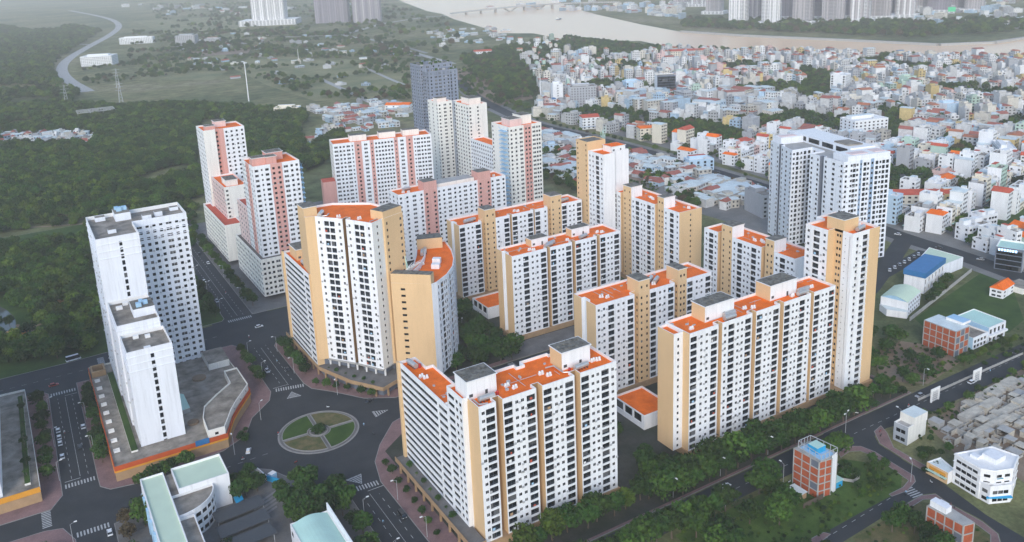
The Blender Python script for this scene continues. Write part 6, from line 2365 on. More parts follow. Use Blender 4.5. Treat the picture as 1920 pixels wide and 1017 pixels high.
# ---- woods and scattered trees that nobody could count: one scattered object each
def scatter(name, label, pts, kinds):
    col = bpy.data.collections.new(name + '_leaves')
    for k in kinds:
        for i, (cr, tr) in enumerate(TREE[k]):
            col.objects.link(bpy.data.objects.new('%s_%s_%d' % (name, k, i), cr))
    nk = len(col.objects)
    me = bpy.data.meshes.new(name)
    me.from_pydata([(p[0], p[1], p[2]) for p in pts], [], [])
    a = me.attributes.new('size', 'FLOAT', 'POINT')
    a.data.foreach_set('value', [p[3] for p in pts])
    a = me.attributes.new('turn', 'FLOAT', 'POINT')
    a.data.foreach_set('value', [qt.uniform(0, 6.28) for p in pts])
    a = me.attributes.new('pick', 'INT', 'POINT')
    a.data.foreach_set('value', [qt.randrange(nk) for p in pts])
    o = obj(name, me)
    ng = bpy.data.node_groups.new(name, 'GeometryNodeTree')
    ng.interface.new_socket('Geometry', in_out='INPUT', socket_type='NodeSocketGeometry')
    ng.interface.new_socket('Geometry', in_out='OUTPUT', socket_type='NodeSocketGeometry')
    N, K = ng.nodes, ng.links
    gi, go = N.new('NodeGroupInput'), N.new('NodeGroupOutput')
    m2p = N.new('GeometryNodeMeshToPoints')
    ip = N.new('GeometryNodeInstanceOnPoints')
    ci = N.new('GeometryNodeCollectionInfo')
    ci.inputs['Collection'].default_value = col
    ci.inputs['Separate Children'].default_value = True
    ci.inputs['Reset Children'].default_value = True
    def named(nm, ty):
        t = N.new('GeometryNodeInputNamedAttribute')
        t.data_type = ty
        t.inputs['Name'].default_value = nm
        return t.outputs['Attribute']
    cx = N.new('ShaderNodeCombineXYZ')
    K.new(named('turn', 'FLOAT'), cx.inputs['Z'])
    K.new(gi.outputs[0], m2p.inputs[0])
    K.new(m2p.outputs[0], ip.inputs['Points'])
    K.new(ci.outputs[0], ip.inputs['Instance'])
    ip.inputs['Pick Instance'].default_value = True
    K.new(named('pick', 'INT'), ip.inputs['Instance Index'])
    K.new(cx.outputs[0], ip.inputs['Rotation'])
    K.new(named('size', 'FLOAT'), ip.inputs['Scale'])
    K.new(ip.outputs[0], go.inputs[0])
    md = o.modifiers.new('scatter', 'NODES')
    md.node_group = ng
    tag(o, label, 'trees', kind='stuff')
    return o


def fill(poly, k, s0, s1, z=-1.2, avoid=(), gap=0.0, clump=0.0):
    xs, ys = [p[0] for p in poly], [p[1] for p in poly]
    out, tries, grid = [], 0, {}
    while len(out) < k and tries < k * 30:
        tries += 1
        p = (qt.uniform(min(xs), max(xs)), qt.uniform(min(ys), max(ys)))
        if not inside(p, poly) or any(inside(p, a) for a in avoid):
            continue
        if clump and math.sin(p[0] * .019 + 2 * math.sin(p[1] * .011)) * math.sin(p[1] * .015 + p[0] * .006) > clump:
            continue
        if gap:
            g = (int(p[0] // gap), int(p[1] // gap))
            if g in grid:
                continue
            grid[g] = 1
        out.append((p[0], p[1], z * s0, qt.uniform(s0, s1)))
    return out


far_road = strip(smooth_line([(120.9, 1641.7), (103.5, 1861.0), (107.2, 2084.3), (135.4, 2305.3), (213.1, 2648.9), (318.5, 3064.3), (412.0, 3562.1), (441.1, 4202.2), (366.7, 5338.6)]), 40)
shanty = [(-16.0, 1286.2), (38.3, 1260.1), (90.0, 1191.0), (81.4, 1104.7), (-17.4, 1175.8)]
shanty2 = [(372.8, 1195.6), (459.8, 1199.2), (495.8, 1125.3), (411.5, 939.8), (333.9, 967.7), (264.2, 892.5), (296.4, 1014.0)]
wood = fill([(-49.5, 1128.6), (-11.5, 1635.5), (31.9, 1557.9), (86.6, 1471.7), (144.3, 1384.7), (213.7, 1349.0), (284.1, 1250.8), (337.1, 1144.0), (344.8, 1036.5), (325.6, 927.6), (261.7, 832.2), (230.2, 802.5), (215.2, 902.2), (244.8, 1177.7), (218.6, 1202.1), (161.6, 948.1), (135.9, 782.6), (114.7, 767.4), (41.2, 795.5), (-22.2, 807.6), (-52.2, 795.6)], 6200, .9, 2.1, -1.6, (shanty, shanty2), 5.0, .80)
wood += fill([(-58.3, 1757.5), (-52.7, 3802.0), (20.4, 4094.1), (113.5, 3557.2), (264.1, 3711.9), (311.1, 3265.8), (179.9, 2649.2), (107.3, 2218.5), (86.2, 1879.4), (107.4, 1631.1), (79.6, 1478.4), (-11.9, 1600.7)], 3800, 1.2, 2.6, -1.6, (far_road,), 9, .35)
wood += fill([(-45.3, 825.7), (-21.7, 845.6), (43.0, 814.5), (129.1, 783.7), (108.8, 670.5), (97.5, 632.9), (32.9, 682.3), (38.1, 760.2), (-22.7, 772.6), (-44.1, 741.4)], 260, .9, 1.4, -1.2, (), 6)
wood += fill([(-44.1, 741.4), (33.8, 712.4), (26.5, 533.4), (16.6, 488.8), (-26.2, 496.5), (-40.7, 499.5)], 430, .9, 1.7, -1.0, ((-33.6, 618.2) and [(-36.6, 625.8), (-8.4, 568.6), (2.6, 515.1), (-20.7, 523.7), (-36.1, 543.1)],), 5)
scatter('forest', 'dense dark green woodland filling the left of the view', wood, ['dark', 'mid', 'light'])
fld = fill([(118.4, 1660.8), (208.4, 1749.6), (387.6, 1713.6), (397.6, 1234.0), (440.4, 1130.3), (499.7, 1134.0), (684.9, 1554.6), (811.3, 1535.3), (607.5, 1028.1), (574.6, 920.0), (579.7, 1120.2), (710.7, 1410.0), (870.6, 2441.2), (655.0, 2759.0), (504.0, 2981.5), (396.2, 3140.4), (275.3, 2336.9), (124.2, 1946.0)], 1700, .6, 1.9, -1.2, (far_road,), 7, .05)
fld += fill([(788.4, 5407.1), (1602.6, 4001.5), (1255.1, 2508.5), (925.7, 1698.0), (750.6, 1607.4), (588.8, 1799.3), (369.0, 2221.9)], 1000, 1.2, 2.8, -1.2, (), 12, .05)
fld += fill([(796.4, 1553.1), (984.8, 1656.8), (1080.3, 1585.6), (1139.4, 1348.0), (1011.5, 1273.0), (926.8, 1398.3), (701.1, 1104.4), (641.6, 1025.9), (596.5, 1039.0)], 900, 1.0, 2.0, -1.2, (), 7)
for g in GROVES:
    ar = abs(sum(g[i - 1][0] * g[i][1] - g[i][0] * g[i - 1][1] for i in range(len(g)))) / 2
    fld += fill(g, min(700, int(ar / 34)), .9, 1.5, -1.4, (), 4)
fld += fill([(1517.4, 1690.4), (1573.9, 1359.8), (1607.2, 1112.3), (1844.4, 1005.8), (2071.9, 1132.5), (1819.2, 1407.7), (1651.7, 1840.3)], 900, 1.4, 2.8, -1.2, (), 10)
fld += fill([(1185.2, 1335.7), (1312.8, 1012.1), (1445.2, 783.5), (1408.4, 763.1), (1276.4, 983.7), (1148.0, 1293.7)], 90, 1.2, 2.0, -1.0, (), 8)
fld += fill([(489.8, 764.4), (491.0, 696.7), (467.4, 604.9), (404.7, 575.6), (399.0, 625.0)], 110, .6, 1.3, -.8, (), 4)
bp = smooth_line(boule, 1)
for a_, c_ in zip(bp, bp[1:]):
    dv = Vector((c_[0] - a_[0], c_[1] - a_[1]))
    for k_ in range(int(dv.length / 9)):
        for sd_ in (-12, 12):
            if qt.random() < .6:
                pp_ = Vector(a_) + dv * ((k_ + .5) / max(1, int(dv.length / 9))) + Vector((-dv.y, dv.x)).normalized() * sd_
                fld.append((pp_.x, pp_.y, -.5, qt.uniform(.5, 1.0)))
fld += fill([(444.6, 475.2), (478.6, 595.6), (496.9, 580.3), (476.4, 496.9)], 50, .7, 1.3, -.8, (), 4)
scatter('field_trees', 'scattered trees and thickets over the fields and river banks', fld, ['mid', 'dark', 'light', 'brown'])
q = []
for (dist, x, y, ang, W, D, n) in LOTS[::2]:
    a = ang - PI / 2
    q.append((x + math.cos(a) * (D / 2 + 2.6) + qt.uniform(-1, 1), y + math.sin(a) * (D / 2 + 2.6) + qt.uniform(-1, 1), -.4, qt.uniform(.6, 1.45)))
q += [(x + qt.uniform(-14, 14), y + qt.uniform(-14, 14), -.6, qt.uniform(.7, 1.5)) for (d_, x, y, *_r) in LOTS[::3] if d_ > 700]
q += [p for p in fill(city, 9000, .7, 1.7, -.8, KEEP_OUT[len(GROVES):len(GROVES) + 1]) if math.sin(p[0] * .021 + 1) * math.sin(p[1] * .017) > .54 or (p[1] > 1250 and qt.random() < .4)]
scatter('town_trees', 'small trees scattered along the town streets', q, ['mid', 'dark', 'light'])
bush = []
for g, k, s0, s1 in (([(176, 120), (214, 150), (214, 168), (262, 170), (271, 176), (272, 184), (262, 196), (240, 198), (176, 198)], 420, .12, .3), ([(324, 214), (376, 214), (376, 240), (330, 268)], 200, .15, .35), ([(200, 110), (250, 110), (262, 132), (268, 156), (262, 163), (226, 163)], 150, .1, .25),
                     ([(296, 186), (420, 190), (420, 197), (296, 198)], 130, .15, .35), ([(396.0, 231.4), (422.9, 219.7), (446.1, 227.2), (448.2, 209.3), (429.6, 199.7), (375.4, 210.4)], 80, .2, .4), ([(459.5, 587.0), (475.4, 562.2), (451.5, 527.1), (441.3, 556.5)], 60, .2, .5)):
    bush += fill(g, k, s0, s1, -.6)
scatter('undergrowth', 'low weeds and bushes on the vacant plots', bush, ['mid', 'light', 'dark'])
# round bushes in the island
b = MB()
root = obj('shrub', TREE['dark'][0][0], None, (93.8, 337.3, -1.4), .3)
root.scale = (1.1, 1.1, .7)
tag(root, 'dark shrub clump in the middle of the roundabout island', 'shrub')

# ------------------------------------------------------------------ vehicles, lamps, masts
def car_parts(col, L=4.4, W=1.8, H=1.45, van=False):
    body = MB()
    hh = .75 if not van else 1.0
    prof = [(-L / 2, .35), (-L / 2, hh), (-L / 2 + .15, hh + .08), (L / 2 - .9, hh + .05), (L / 2 - .1, hh - .12), (L / 2, .5), (L / 2, .35)]
    def extrude(b, prof, w0, w1, m=0):
        k = len(prof)
        zmin, zmax = min(p[1] for p in prof), max(p[1] for p in prof)
        wd = lambda z: w0 + (w1 - w0) * (z - zmin) / (zmax - zmin)
        for i in range(k):
            a, c = prof[i], prof[(i + 1) % k]
            b.face([(a[0], -wd(a[1]) / 2, a[1]), (a[0], wd(a[1]) / 2, a[1]), (c[0], wd(c[1]) / 2, c[1]), (c[0], -wd(c[1]) / 2, c[1])], m)
        b.face([(p[0], -wd(p[1]) / 2, p[1]) for p in prof][::-1], m)
        b.face([(p[0], wd(p[1]) / 2, p[1]) for p in prof], m)
    extrude(body, prof, W, W * .97)
    top = H if not van else H
    cab = [(-L / 2 + .25, hh + .04), (-L / 2 + .7, top), (L * .12, top), (L / 2 - 1.15, hh + .03)] if not van else [(-L / 2 + .05, hh + .02), (-L / 2 + .1, top), (L / 2 - .9, top), (L / 2 - .25, hh + .02)]
    glass = MB()
    extrude(glass, cab, W * .94, W * .78)
    roofp = MB()
    x0, x1 = cab[1][0] + .05, cab[2][0] - .05
    roofp.box(x0, -W * .385, top - .02, x1, W * .385, top + .05)
    wheel = MB()
    wheel.tube((0, -.11, 0), (0, .11, 0), .33, .33, 10, 0)
    wheel.tube((0, -.12, 0), (0, .12, 0), .18, .18, 8, 1)
    lamp = MB()
    lamp.box(-.03, -.2, -.08, .04, .2, .08)
    return (body.mesh('body', [col]), glass.mesh('glasshouse', ['car_glass']), roofp.mesh('roof', [col]), wheel.mesh('wheel', ['tyre', 'steel']), lamp.mesh('headlight', ['white_paint']), L, W, hh)


CARS = {}


def car(p, ang, col, label, kind='car', group=None, z=.05):
    key = (col, kind)
    if key not in CARS:
        CARS[key] = car_parts(col, *((4.4, 1.8, 1.45, False) if kind == 'car' else (7.2, 2.2, 2.9, True) if kind == 'minibus' else (4.9, 1.9, 1.95, True)))
    bo, gl, ro, wh, la, L, W, hh = CARS[key]
    t = thing({'car': 'car', 'minibus': 'minibus', 'van': 'van'}[kind], label, kind, (p[0], p[1], z), ang, group)
    obj('body', bo, t)
    obj('glasshouse', gl, t)
    obj('roof', ro, t)
    for sx in (-1, 1):
        for sy in (-1, 1):
            obj('wheel', wh, t, (sx * L * .31, sy * (W / 2 - .1), .33))
    for sy in (-1, 1):
        obj('headlight', la, t, (L / 2 - .03, sy * W * .34, hh - .2))
    return t


UP = PI / 2
PK = 'cars parked along the kerb'
for i, (px, lab) in enumerate((((-5.9, 405.9), 'white car parked highest in the line left of the side street'), ((-5.3, 399.1), 'white car parked second in the line left of the side street'), ((-5.0, 393.2), 'white car parked third in the line left of the side street'),
                               ((-5.2, 380.9), 'white car parked lowest in the line left of the side street'))):
    car((-4.6, px[1]), UP, 'car_white', lab, 'car', PK)
car((5.4, (4.5, 403.0)[1]), UP, 'car_white', 'white car parked under the trees right of the side street', 'car', PK)
car((-3.3, 456.3), .1, 'car_red', 'red car crossing the wide street beside the left podium')
car((7.7, 482.8), .12, 'car_white', 'white minibus waiting by the park edge', 'minibus')
car((6.5, 313.7), UP, 'car_white', 'white car stopped at the lowest zebra crossing')
car((122.1, 349.1), .6, 'car_dark', 'dark car leaving the roundabout below the curved tower')
car((63.5, 338.9), 1.2, 'car_white', 'white car at the roundabout edge beside the school trees')
car((100.4, 262), -UP, 'car_dark', 'dark van parked by the pink pavement below the nearest block', 'van')
car((101.9, 465.7), .0, 'car_white', 'white car turning into the street behind the roundabout tower')
car((101.2, 596), UP, 'car_white', 'white car driving up the avenue past the pink towers')
car((90.5, 520), -UP, 'car_silver', 'silver car on the avenue behind the white tower')
car((90.6, 408), -UP, 'car_silver', 'silver car waiting before the roundabout crossing')
car((99.6, 404), UP, 'car_dark', 'dark car on the avenue below the curved tower terrace')
car((210.8, 208.3), .15, 'car_white', 'white car on the tree-lined street in front of the longest block')
for k, o_ in enumerate(('first', 'second', 'third', 'fourth', 'fifth', 'sixth', 'seventh')):
    p0, p1 = (452.9, 313.4), (491.7, 320.4)
    t = k / 6
    car((p0[0] + (p1[0] - p0[0]) * t, p0[1] + (p1[1] - p0[1]) * t), .1 + (k % 3) * .06 + .55, ('car_white', 'car_white', 'car_silver')[k % 3], '%s car from the left in the parking strip beside the blue-roofed hall' % o_, 'car', 'cars parked beside the blue-roofed hall')
for k, (px, c, lab) in enumerate((((515.7, 352.8), 'car_white', 'white car on the boulevard bend right of the U-shaped tower'), ((512.7, 320.1), 'car_dark', 'dark car on the boulevard before the shop row'), ((513.0, 291.8), 'car_silver', 'silver car on the boulevard beside the lawn corner'),
                                  ((544.8, 586.8), 'car_white', 'white car at the boulevard junction'), ((541.7, 555.4), 'car_dark', 'dark car on the boulevard past the junction'), ((548.8, 640.9), 'car_silver', 'silver car on the boulevard left of the junction'),
                                  ((538.1, 503.8), 'car_white', 'white car on the boulevard before the U-shaped tower'), ((546.9, 735.3), 'car_white', 'white car on the boulevard behind the cream tower'))):
    car(px, 1.9 + .1 * k, c, lab, z=.07)
car((360, 203), .0, 'car_white', 'white car on the east road by the panelled fence')
car((405, 208), PI, 'car_dark', 'dark car on the east road by the halls')

for k, (p, a, c, lab) in enumerate((((99.8, 620), UP, 'car_dark', 'dark car farthest up the avenue'), ((91.2, 560), -UP, 'car_white', 'white car coming down the avenue before the lower pink wing'), ((40, 463), PI, 'car_silver', 'silver car on the wide street behind the white tower'),
                                   ((-40, 470), .0, 'car_dark', 'dark car on the wide street at the left edge'), ((2.6, 385), UP, 'car_dark', 'dark car driving up the side street'), ((92, 232), -UP, 'car_white', 'white car low on the avenue below the nearest block'),
                                   ((150, 335), .0, 'car_silver', 'silver car on the lane behind the nearest block'), ((330, 209), PI, 'car_silver', 'silver car on the east road below the corner tower'))):
    car(p, a, c, lab)

# motorbikes standing at the kerb
mb = MB()
mb.tube((-.6, -.04, .3), (-.6, .04, .3), .3, .3, 8, 0)
mb.tube((.65, -.04, .3), (.65, .04, .3), .3, .3, 8, 0)
WH = mb.mesh('wheel', ['tyre'])
mb = MB()
mb.box(-.75, -.14, .42, .15, .14, .75)
mb.box(.15, -.18, .35, .55, .18, .5)
mb.tube((.62, 0, .35), (.42, 0, 1.05), .05, .05, 5)
BODY = {c: mb.mesh('frame', [c]) for c in ('car_red', 'car_dark', 'car_white')}
mb = MB()
mb.box(-.7, -.12, .75, .05, .12, .86)
SEAT = mb.mesh('seat', ['dark_metal'])
mb = MB()
mb.tube((.42, -.32, 1.05), (.42, .32, 1.05), .03, .03, 5)
BAR = mb.mesh('handlebar', ['dark_metal'])
for k, (p, a) in enumerate((((269.4, 155.1), .4), ((269.5, 153.6), .5), ((276.1, 167.3), 1.2), ((290.9, 200.3), .3), ((288.4, 198.0), .3), ((295.1, 215.2), 2.0), ((14.0, 457.0), .2), ((-0.8, 401.9), 1.5), ((104.1, 355.1), 2.4), ((78.0, 319.4), .5), ((112.9, 321.3), 1.8), ((232.8, 197.0), .2))):
    c = ('car_red', 'car_dark', 'car_white')[k % 3]
    t = thing('motorbike', '%s motorbike %s' % ({'car_red': 'red', 'car_dark': 'black', 'car_white': 'white'}[c], ('by the awnings of the corner house', 'beside the corner house door', 'at the small shop kerb', 'before the grey house', 'left of the grey house gate', 'on the small square',
              'on the wide street by the podium', 'in the middle of the side street', 'entering the roundabout from above', 'at the lower edge of the roundabout', 'at the right edge of the roundabout', 'by the rusty tin hut')[k]), 'motorbike', (p[0], p[1], .06), a)
    obj('wheels', WH, t)
    obj('frame', BODY[c], t)
    obj('seat', SEAT, t)
    obj('handlebar', BAR, t)

# riders on the road: one continuous seated body with helmet
def rider_mesh(shirt):
    me = bpy.data.meshes.new('rider')
    J = [(-.25, 0, .9), (-.2, 0, 1.15), (-.12, 0, 1.4), (-.08, 0, 1.52), (-.05, 0, 1.68), (-.12, .2, 1.38), (.1, .28, 1.18), (.36, .26, 1.08), (-.12, -.2, 1.38), (.1, -.28, 1.18), (.36, -.26, 1.08),
         (-.15, .11, .88), (.2, .17, .86), (.22, .17, .5), (.34, .17, .46), (-.15, -.11, .88), (.2, -.17, .86), (.22, -.17, .5), (.34, -.17, .46)]
    E_ = [(0, 1), (1, 2), (2, 3), (3, 4), (2, 5), (5, 6), (6, 7), (2, 8), (8, 9), (9, 10), (0, 11), (11, 12), (12, 13), (13, 14), (0, 15), (15, 16), (16, 17), (17, 18)]
    R_ = [.15, .15, .16, .06, .11, .07, .05, .04, .07, .05, .04, .09, .08, .06, .05, .09, .08, .06, .05]
    me.from_pydata(J, E_, [])
    o = bpy.data.objects.new('rider_skeleton', me)
    C.objects.link(o)
    o.modifiers.new('skin', 'SKIN')
    for v, r_ in zip(me.skin_vertices[0].data, R_):
        v.radius = (r_, r_)
    me.skin_vertices[0].data[0].use_root = True
    o.modifiers.new('sub', 'SUBSURF').levels = 1
    dg = bpy.context.evaluated_depsgraph_get()
    out = bpy.data.meshes.new_from_object(o.evaluated_get(dg))
    bpy.data.objects.remove(o)
    out.materials.clear()
    for m_ in (shirt, 'slate_wall', 'white_paint'):
        out.materials.append(MATS[m_])
    for p_ in out.polygons:
        z_ = p_.center.z
        p_.material_index = 2 if z_ > 1.58 else (1 if z_ < .95 else 0)
    return out


RIDER = {c: rider_mesh(c) for c in ('red_paint', 'sky_blue_wall', 'white_paint')}
for k, (p, a, where) in enumerate((((97.6, 415), UP, 'leaving the roundabout up the avenue'), ((93.4, 455), -UP, 'crossing the junction behind the white tower'), ((98, 530), UP, 'on the avenue below the striped pink tower'), ((92.8, 262), -UP, 'going down the avenue beside the school grove'),
                                   ((99.0, 240), UP, 'coming up the avenue past the nearest block'), ((78, 345), 1.2, 'circling the roundabout on its left'), ((112, 330), -1.9, 'circling the roundabout on its right'), ((-2.2, 402), -UP, 'coming down the side street'),
                                   ((60, 334), .1, 'between podium and school'), ((20, 331), PI, 'on the lower street left of the school'), ((250, 205), 0, 'on the tree-lined street by the brick shell'), ((318, 206), 0, 'on the east road near the corner tower'),
                                   ((376, 204), PI, 'on the east road by the brick shell'), ((-30, 462), PI, 'on the wide street beside the left podium'), ((90.8, 600), -UP, 'far up the avenue'), ((262, 168), 3.6, 'on the side road by the zebra crossing'))):
    c = ('car_dark', 'car_red', 'car_white')[k % 3]
    t = thing('motorbike', '%s motorbike being ridden %s' % ({'car_red': 'red', 'car_dark': 'black', 'car_white': 'white'}[c], where), 'motorbike', (p[0], p[1], .06), a, 'motorbikes in traffic')
    obj('wheels', WH, t)
    obj('frame', BODY[c], t)
    obj('seat', SEAT, t)
    obj('handlebar', BAR, t)
    sh = ('red_paint', 'sky_blue_wall', 'white_paint')[(k + 1) % 3]
    r_ = obj('person', RIDER[sh], None, (p[0], p[1], .06), a)
    tag(r_, 'person in %s shirt riding %s' % ({'red_paint': 'red', 'sky_blue_wall': 'pale blue', 'white_paint': 'white'}[sh], where), 'person', 'motorbike riders')

# street lamps
def lamp_meshes(h=8.5, double=False):
    b = MB()
    b.tube((0, 0, 0), (0, 0, h), .11, .07, 6)
    for s in ((1, -1) if double else (1,)):
        b.tube((0, 0, h), (s * 1.5, 0, h + .5), .05, .05, 5)
    hd = MB()
    hd.box(-.5, -.24, -.09, .5, .24, .12)
    return b.mesh('pole', ['pole_grey']), hd.mesh('lamp_head', ['white_paint'])
LP, LH = lamp_meshes()
LP2, _ = lamp_meshes(9.0, True)
LAMPS = [((-6.9, 362), 0, 'first lamp left of the side street above the lower crossing'), ((-6.9, 392), 0, 'middle lamp left of the side street'), ((-6.9, 424), 0, 'upper lamp left of the side street'), ((7.4, 376), PI, 'lower lamp right of the side street'),
         ((7.4, 410), PI, 'upper lamp right of the side street'), ((-5.4, 314), 0, 'lamp at the lowest street corner'), ((86.8, 402), 0, 'lamp beside the white tower podium near the roundabout'), ((86.8, 430), 0, 'lamp beside the white tower podium near the crossing'),
         ((101.4, 398), PI, 'lamp below the curved tower near the crossing'), ((101.4, 428), PI, 'lamp below the curved tower wing'), ((88, 500), 0, 'lamp behind the white tower nearest the crossing'), ((88, 535), 0, 'second lamp behind the white tower'), ((88, 570), 0, 'third lamp behind the white tower'),
         ((103.8, 512), PI, 'lamp at the foot of the striped pink tower'), ((103.8, 560), PI, 'lamp before the lower pink wing'), ((103, 272), PI, 'lamp on the pink pavement near the roundabout'), ((103, 246), PI, 'lamp on the pink pavement at the bottom'), ((88, 268), 0, 'lamp beside the school grove'),
         ((88, 240), 0, 'lamp beside the mint-roofed hall'), ((112, 364), -2.2, 'lamp on the pink corner below the curved tower'), ((75, 362), .6, 'lamp on the pavement bend by the podium'), ((190, 214.6), -UP, 'first lamp along the tree-lined street'), ((214, 214.6), -UP, 'second lamp along the tree-lined street'),
         ((240, 214.6), -UP, 'third lamp along the tree-lined street'), ((200, 197.6), UP, 'lamp on the verge opposite the longest block'), ((230, 197.6), UP, 'lamp on the verge beside the brick shell'), ((300, 197.6), UP, 'lamp at the start of the east road'), ((340, 214), -UP, 'lamp on the east road before the brick shell'),
         ((270.1, 171.6), 1.0, 'lamp at the curved plot corner'), ((192, 388), 1.0, 'white lamp in the courtyard grove'), ((176, 362), 1.0, 'white lamp nearest in the courtyard grove'), ((58, 340), UP, 'lamp by the podium sign panel')]
for (p, a, lab) in LAMPS:
    t = thing('street_lamp', lab, 'street lamp', (p[0], p[1], .1), a, 'street lamps')
    obj('pole', LP, t)
    obj('lamp_head', LH, t, (1.8, 0, 9.05))
t = thing('street_lamp', 'double-armed lamp in the middle of the small square', 'street lamp', (*(278.6, 207.9), .06), .3, 'street lamps')
obj('pole', LP2, t)
obj('lamp_head', LH, t, (1.8, 0, 9.55))
obj('lamp_head', LH, t, (-1.8, 0, 9.55))

for lab, p, h, r in (('tall white mast standing in the fields', (298.9, 1254.7), 66, .9), ('slim white mast beside the boulevard bend', (632.3, 991.7), 40, .8), ('thin mast far out in the fields', (538.6, 1788.6), 26, .6)):
    t = thing('mast', lab, 'mast', (p[0], p[1], 0))
    b = MB(t.location)
    b.tube((p[0], p[1], 0), (p[0], p[1], h), r, r * .6, 8)
    b.build('pole', 'white_paint', t)
    b = MB(t.location)
    b.tube((p[0], p[1], 0), (p[0], p[1], 1.2), r * 2.4, r * 2.0, 8)
    b.build('footing', 'concrete', t)
for k, p in enumerate(((149.3, 1437.2), (76.9, 1481.0), (170.4, 1650.1))):
    t = thing('pylon', 'lattice power pylon %s' % ('beside the substation', 'left of the substation', 'behind the substation')[k], 'pylon', (p[0], p[1], 0))
    b = MB(t.location)
    h = 34
    for sx in (-1, 1):
        for sy in (-1, 1):
            b.tube((p[0] + sx * 3, p[1] + sy * 3, 0), (p[0] + sx * .5, p[1] + sy * .5, h), .3, .2, 4)
    for z in range(4, 34, 5):
        w = 3 - 2.5 * z / h
        b.tube((p[0] - w, p[1] - w, z), (p[0] + w, p[1] + w, z + 4), .18, .18, 4)
        b.tube((p[0] + w, p[1] - w, z), (p[0] - w, p[1] + w, z + 4), .18, .18, 4)
    b.build('tower', 'pole_grey', t)
    for z in (22, 27, 32):
        b = MB(t.location)
        b.tube((p[0] - 6, p[1], z), (p[0] + 6, p[1], z), .25, .25, 4)
        b.build('crossarm', 'pole_grey', t)
t = thing('substation', 'electrical substation with rows of grey gantries in the woods', 'substation', (*(103.5, 1325.2), 0))
p = (103.5, 1325.2)
for k in range(4):
    b = MB(t.location)
    for j in range(4):
        x, y = p[0] - 24 + j * 16, p[1] - 14 + k * 10
        b.tube((x, y, 0), (x, y, 12), .4, .3, 4)
    b.tube((p[0] - 24, p[1] - 14 + k * 10, 11.8), (p[0] + 24, p[1] - 14 + k * 10, 11.8), .5, .5, 4)
    b.build('gantry', 'pole_grey', t)
b = MB(t.location)
b.box(p[0] - 20, p[1] - 24, 0, p[0] - 8, p[1] - 16, 5, 0, 1)
b.box(p[0] + 2, p[1] - 26, 0, p[0] + 12, p[1] - 18, 6, 0, 1)
b.build('control_house', ['sky_blue_wall', 'pale_sheet'], t)

# ------------------------------------------------------------------ far bank: bridge, skyline, distant towers
def band_material(name, wall, glass, fh=3.4, cw=3.6):
    """Facade too far off to tell windows apart: floor bands crossed by wall piers."""
    m = bpy.data.materials.new(name)
    m.use_nodes = True
    n, l = m.node_tree.nodes, m.node_tree.links
    b = n['Principled BSDF']
    b.inputs['Roughness'].default_value = .6
    geo = n.new('ShaderNodeNewGeometry')
    sp = n.new('ShaderNodeSeparateXYZ')
    l.new(geo.outputs['Position'], sp.inputs[0])
    def math_(op, a, v=None):
        t = n.new('ShaderNodeMath')
        t.operation = op
        l.new(a, t.inputs[0])
        if v is not None:
            if isinstance(v, float):
                t.inputs[1].default_value = v
            else:
                l.new(v, t.inputs[1])
        return t.outputs[0]
    z = math_('GREATER_THAN', math_('FRACT', math_('DIVIDE', sp.outputs[2], fh)), .45)
    h = math_('GREATER_THAN', math_('FRACT', math_('DIVIDE', math_('ADD', sp.outputs[0], sp.outputs[1]), cw)), .35)
    k = math_('MULTIPLY', z, h)
    mx = n.new('ShaderNodeMix')
    mx.data_type = 'RGBA'
    mx.inputs['A'].default_value = (*wall, 1)
    mx.inputs['B'].default_value = (*glass, 1)
    l.new(k, mx.inputs['Factor'])
    l.new(mx.outputs['Result'], b.inputs['Base Color'])
    MATS[name] = m


band_material('far_white', (.74, .74, .74), (.12, .13, .15), 3.4, 5.0)
band_material('far_grey', (.40, .38, .39), (.13, .13, .15), 3.4, 5.0)
band_material('far_mauve', (.26, .24, .28), (.10, .10, .13), 3.4, 5.0)


def far_tower(label, base, W, D, H, ang, body, pier, group, podium=None, n=4, grow=1.0):
    t = thing('far_tower', label, 'tower', (base[0], base[1], 0), math.radians(ang), group)
    b = MB()
    b.box(-W / 2, -D / 2, 0, W / 2, D / 2, H, 0, 1)
    b.build('body', [body, 'concrete'], t)
    for i in range(n):
        x = -W / 2 + W * (i + .5) / n
        b = MB()
        w = W / n * .42
        b.box(x - w / 2, -D / 2 - 2.2, 0, x + w / 2, -D / 2 + .3, H * (1 - .03 * (i % 2)), 0)
        b.build('bay', pier, t)
    for s in (-1, 1):
        b = MB()
        b.box(s * W / 2 - (1.6 if s < 0 else .3), -D * .28, 0, s * W / 2 + (.3 if s < 0 else 1.6), D * .28, H * .97, 0)
        b.build('bay', pier, t)
    b = MB()
    b.box(-W * .22, -D * .25, H, W * .22, D * .25, H + 6)
    b.build('plant_room', 'concrete', t)
    if podium:
        b = MB()
        b.box(-podium[0] / 2, -podium[1] / 2, 0, podium[0] / 2, podium[1] / 2, podium[2], 0, 1)
        b.build('podium', ['far_white', 'trim_white'], t)
    return t


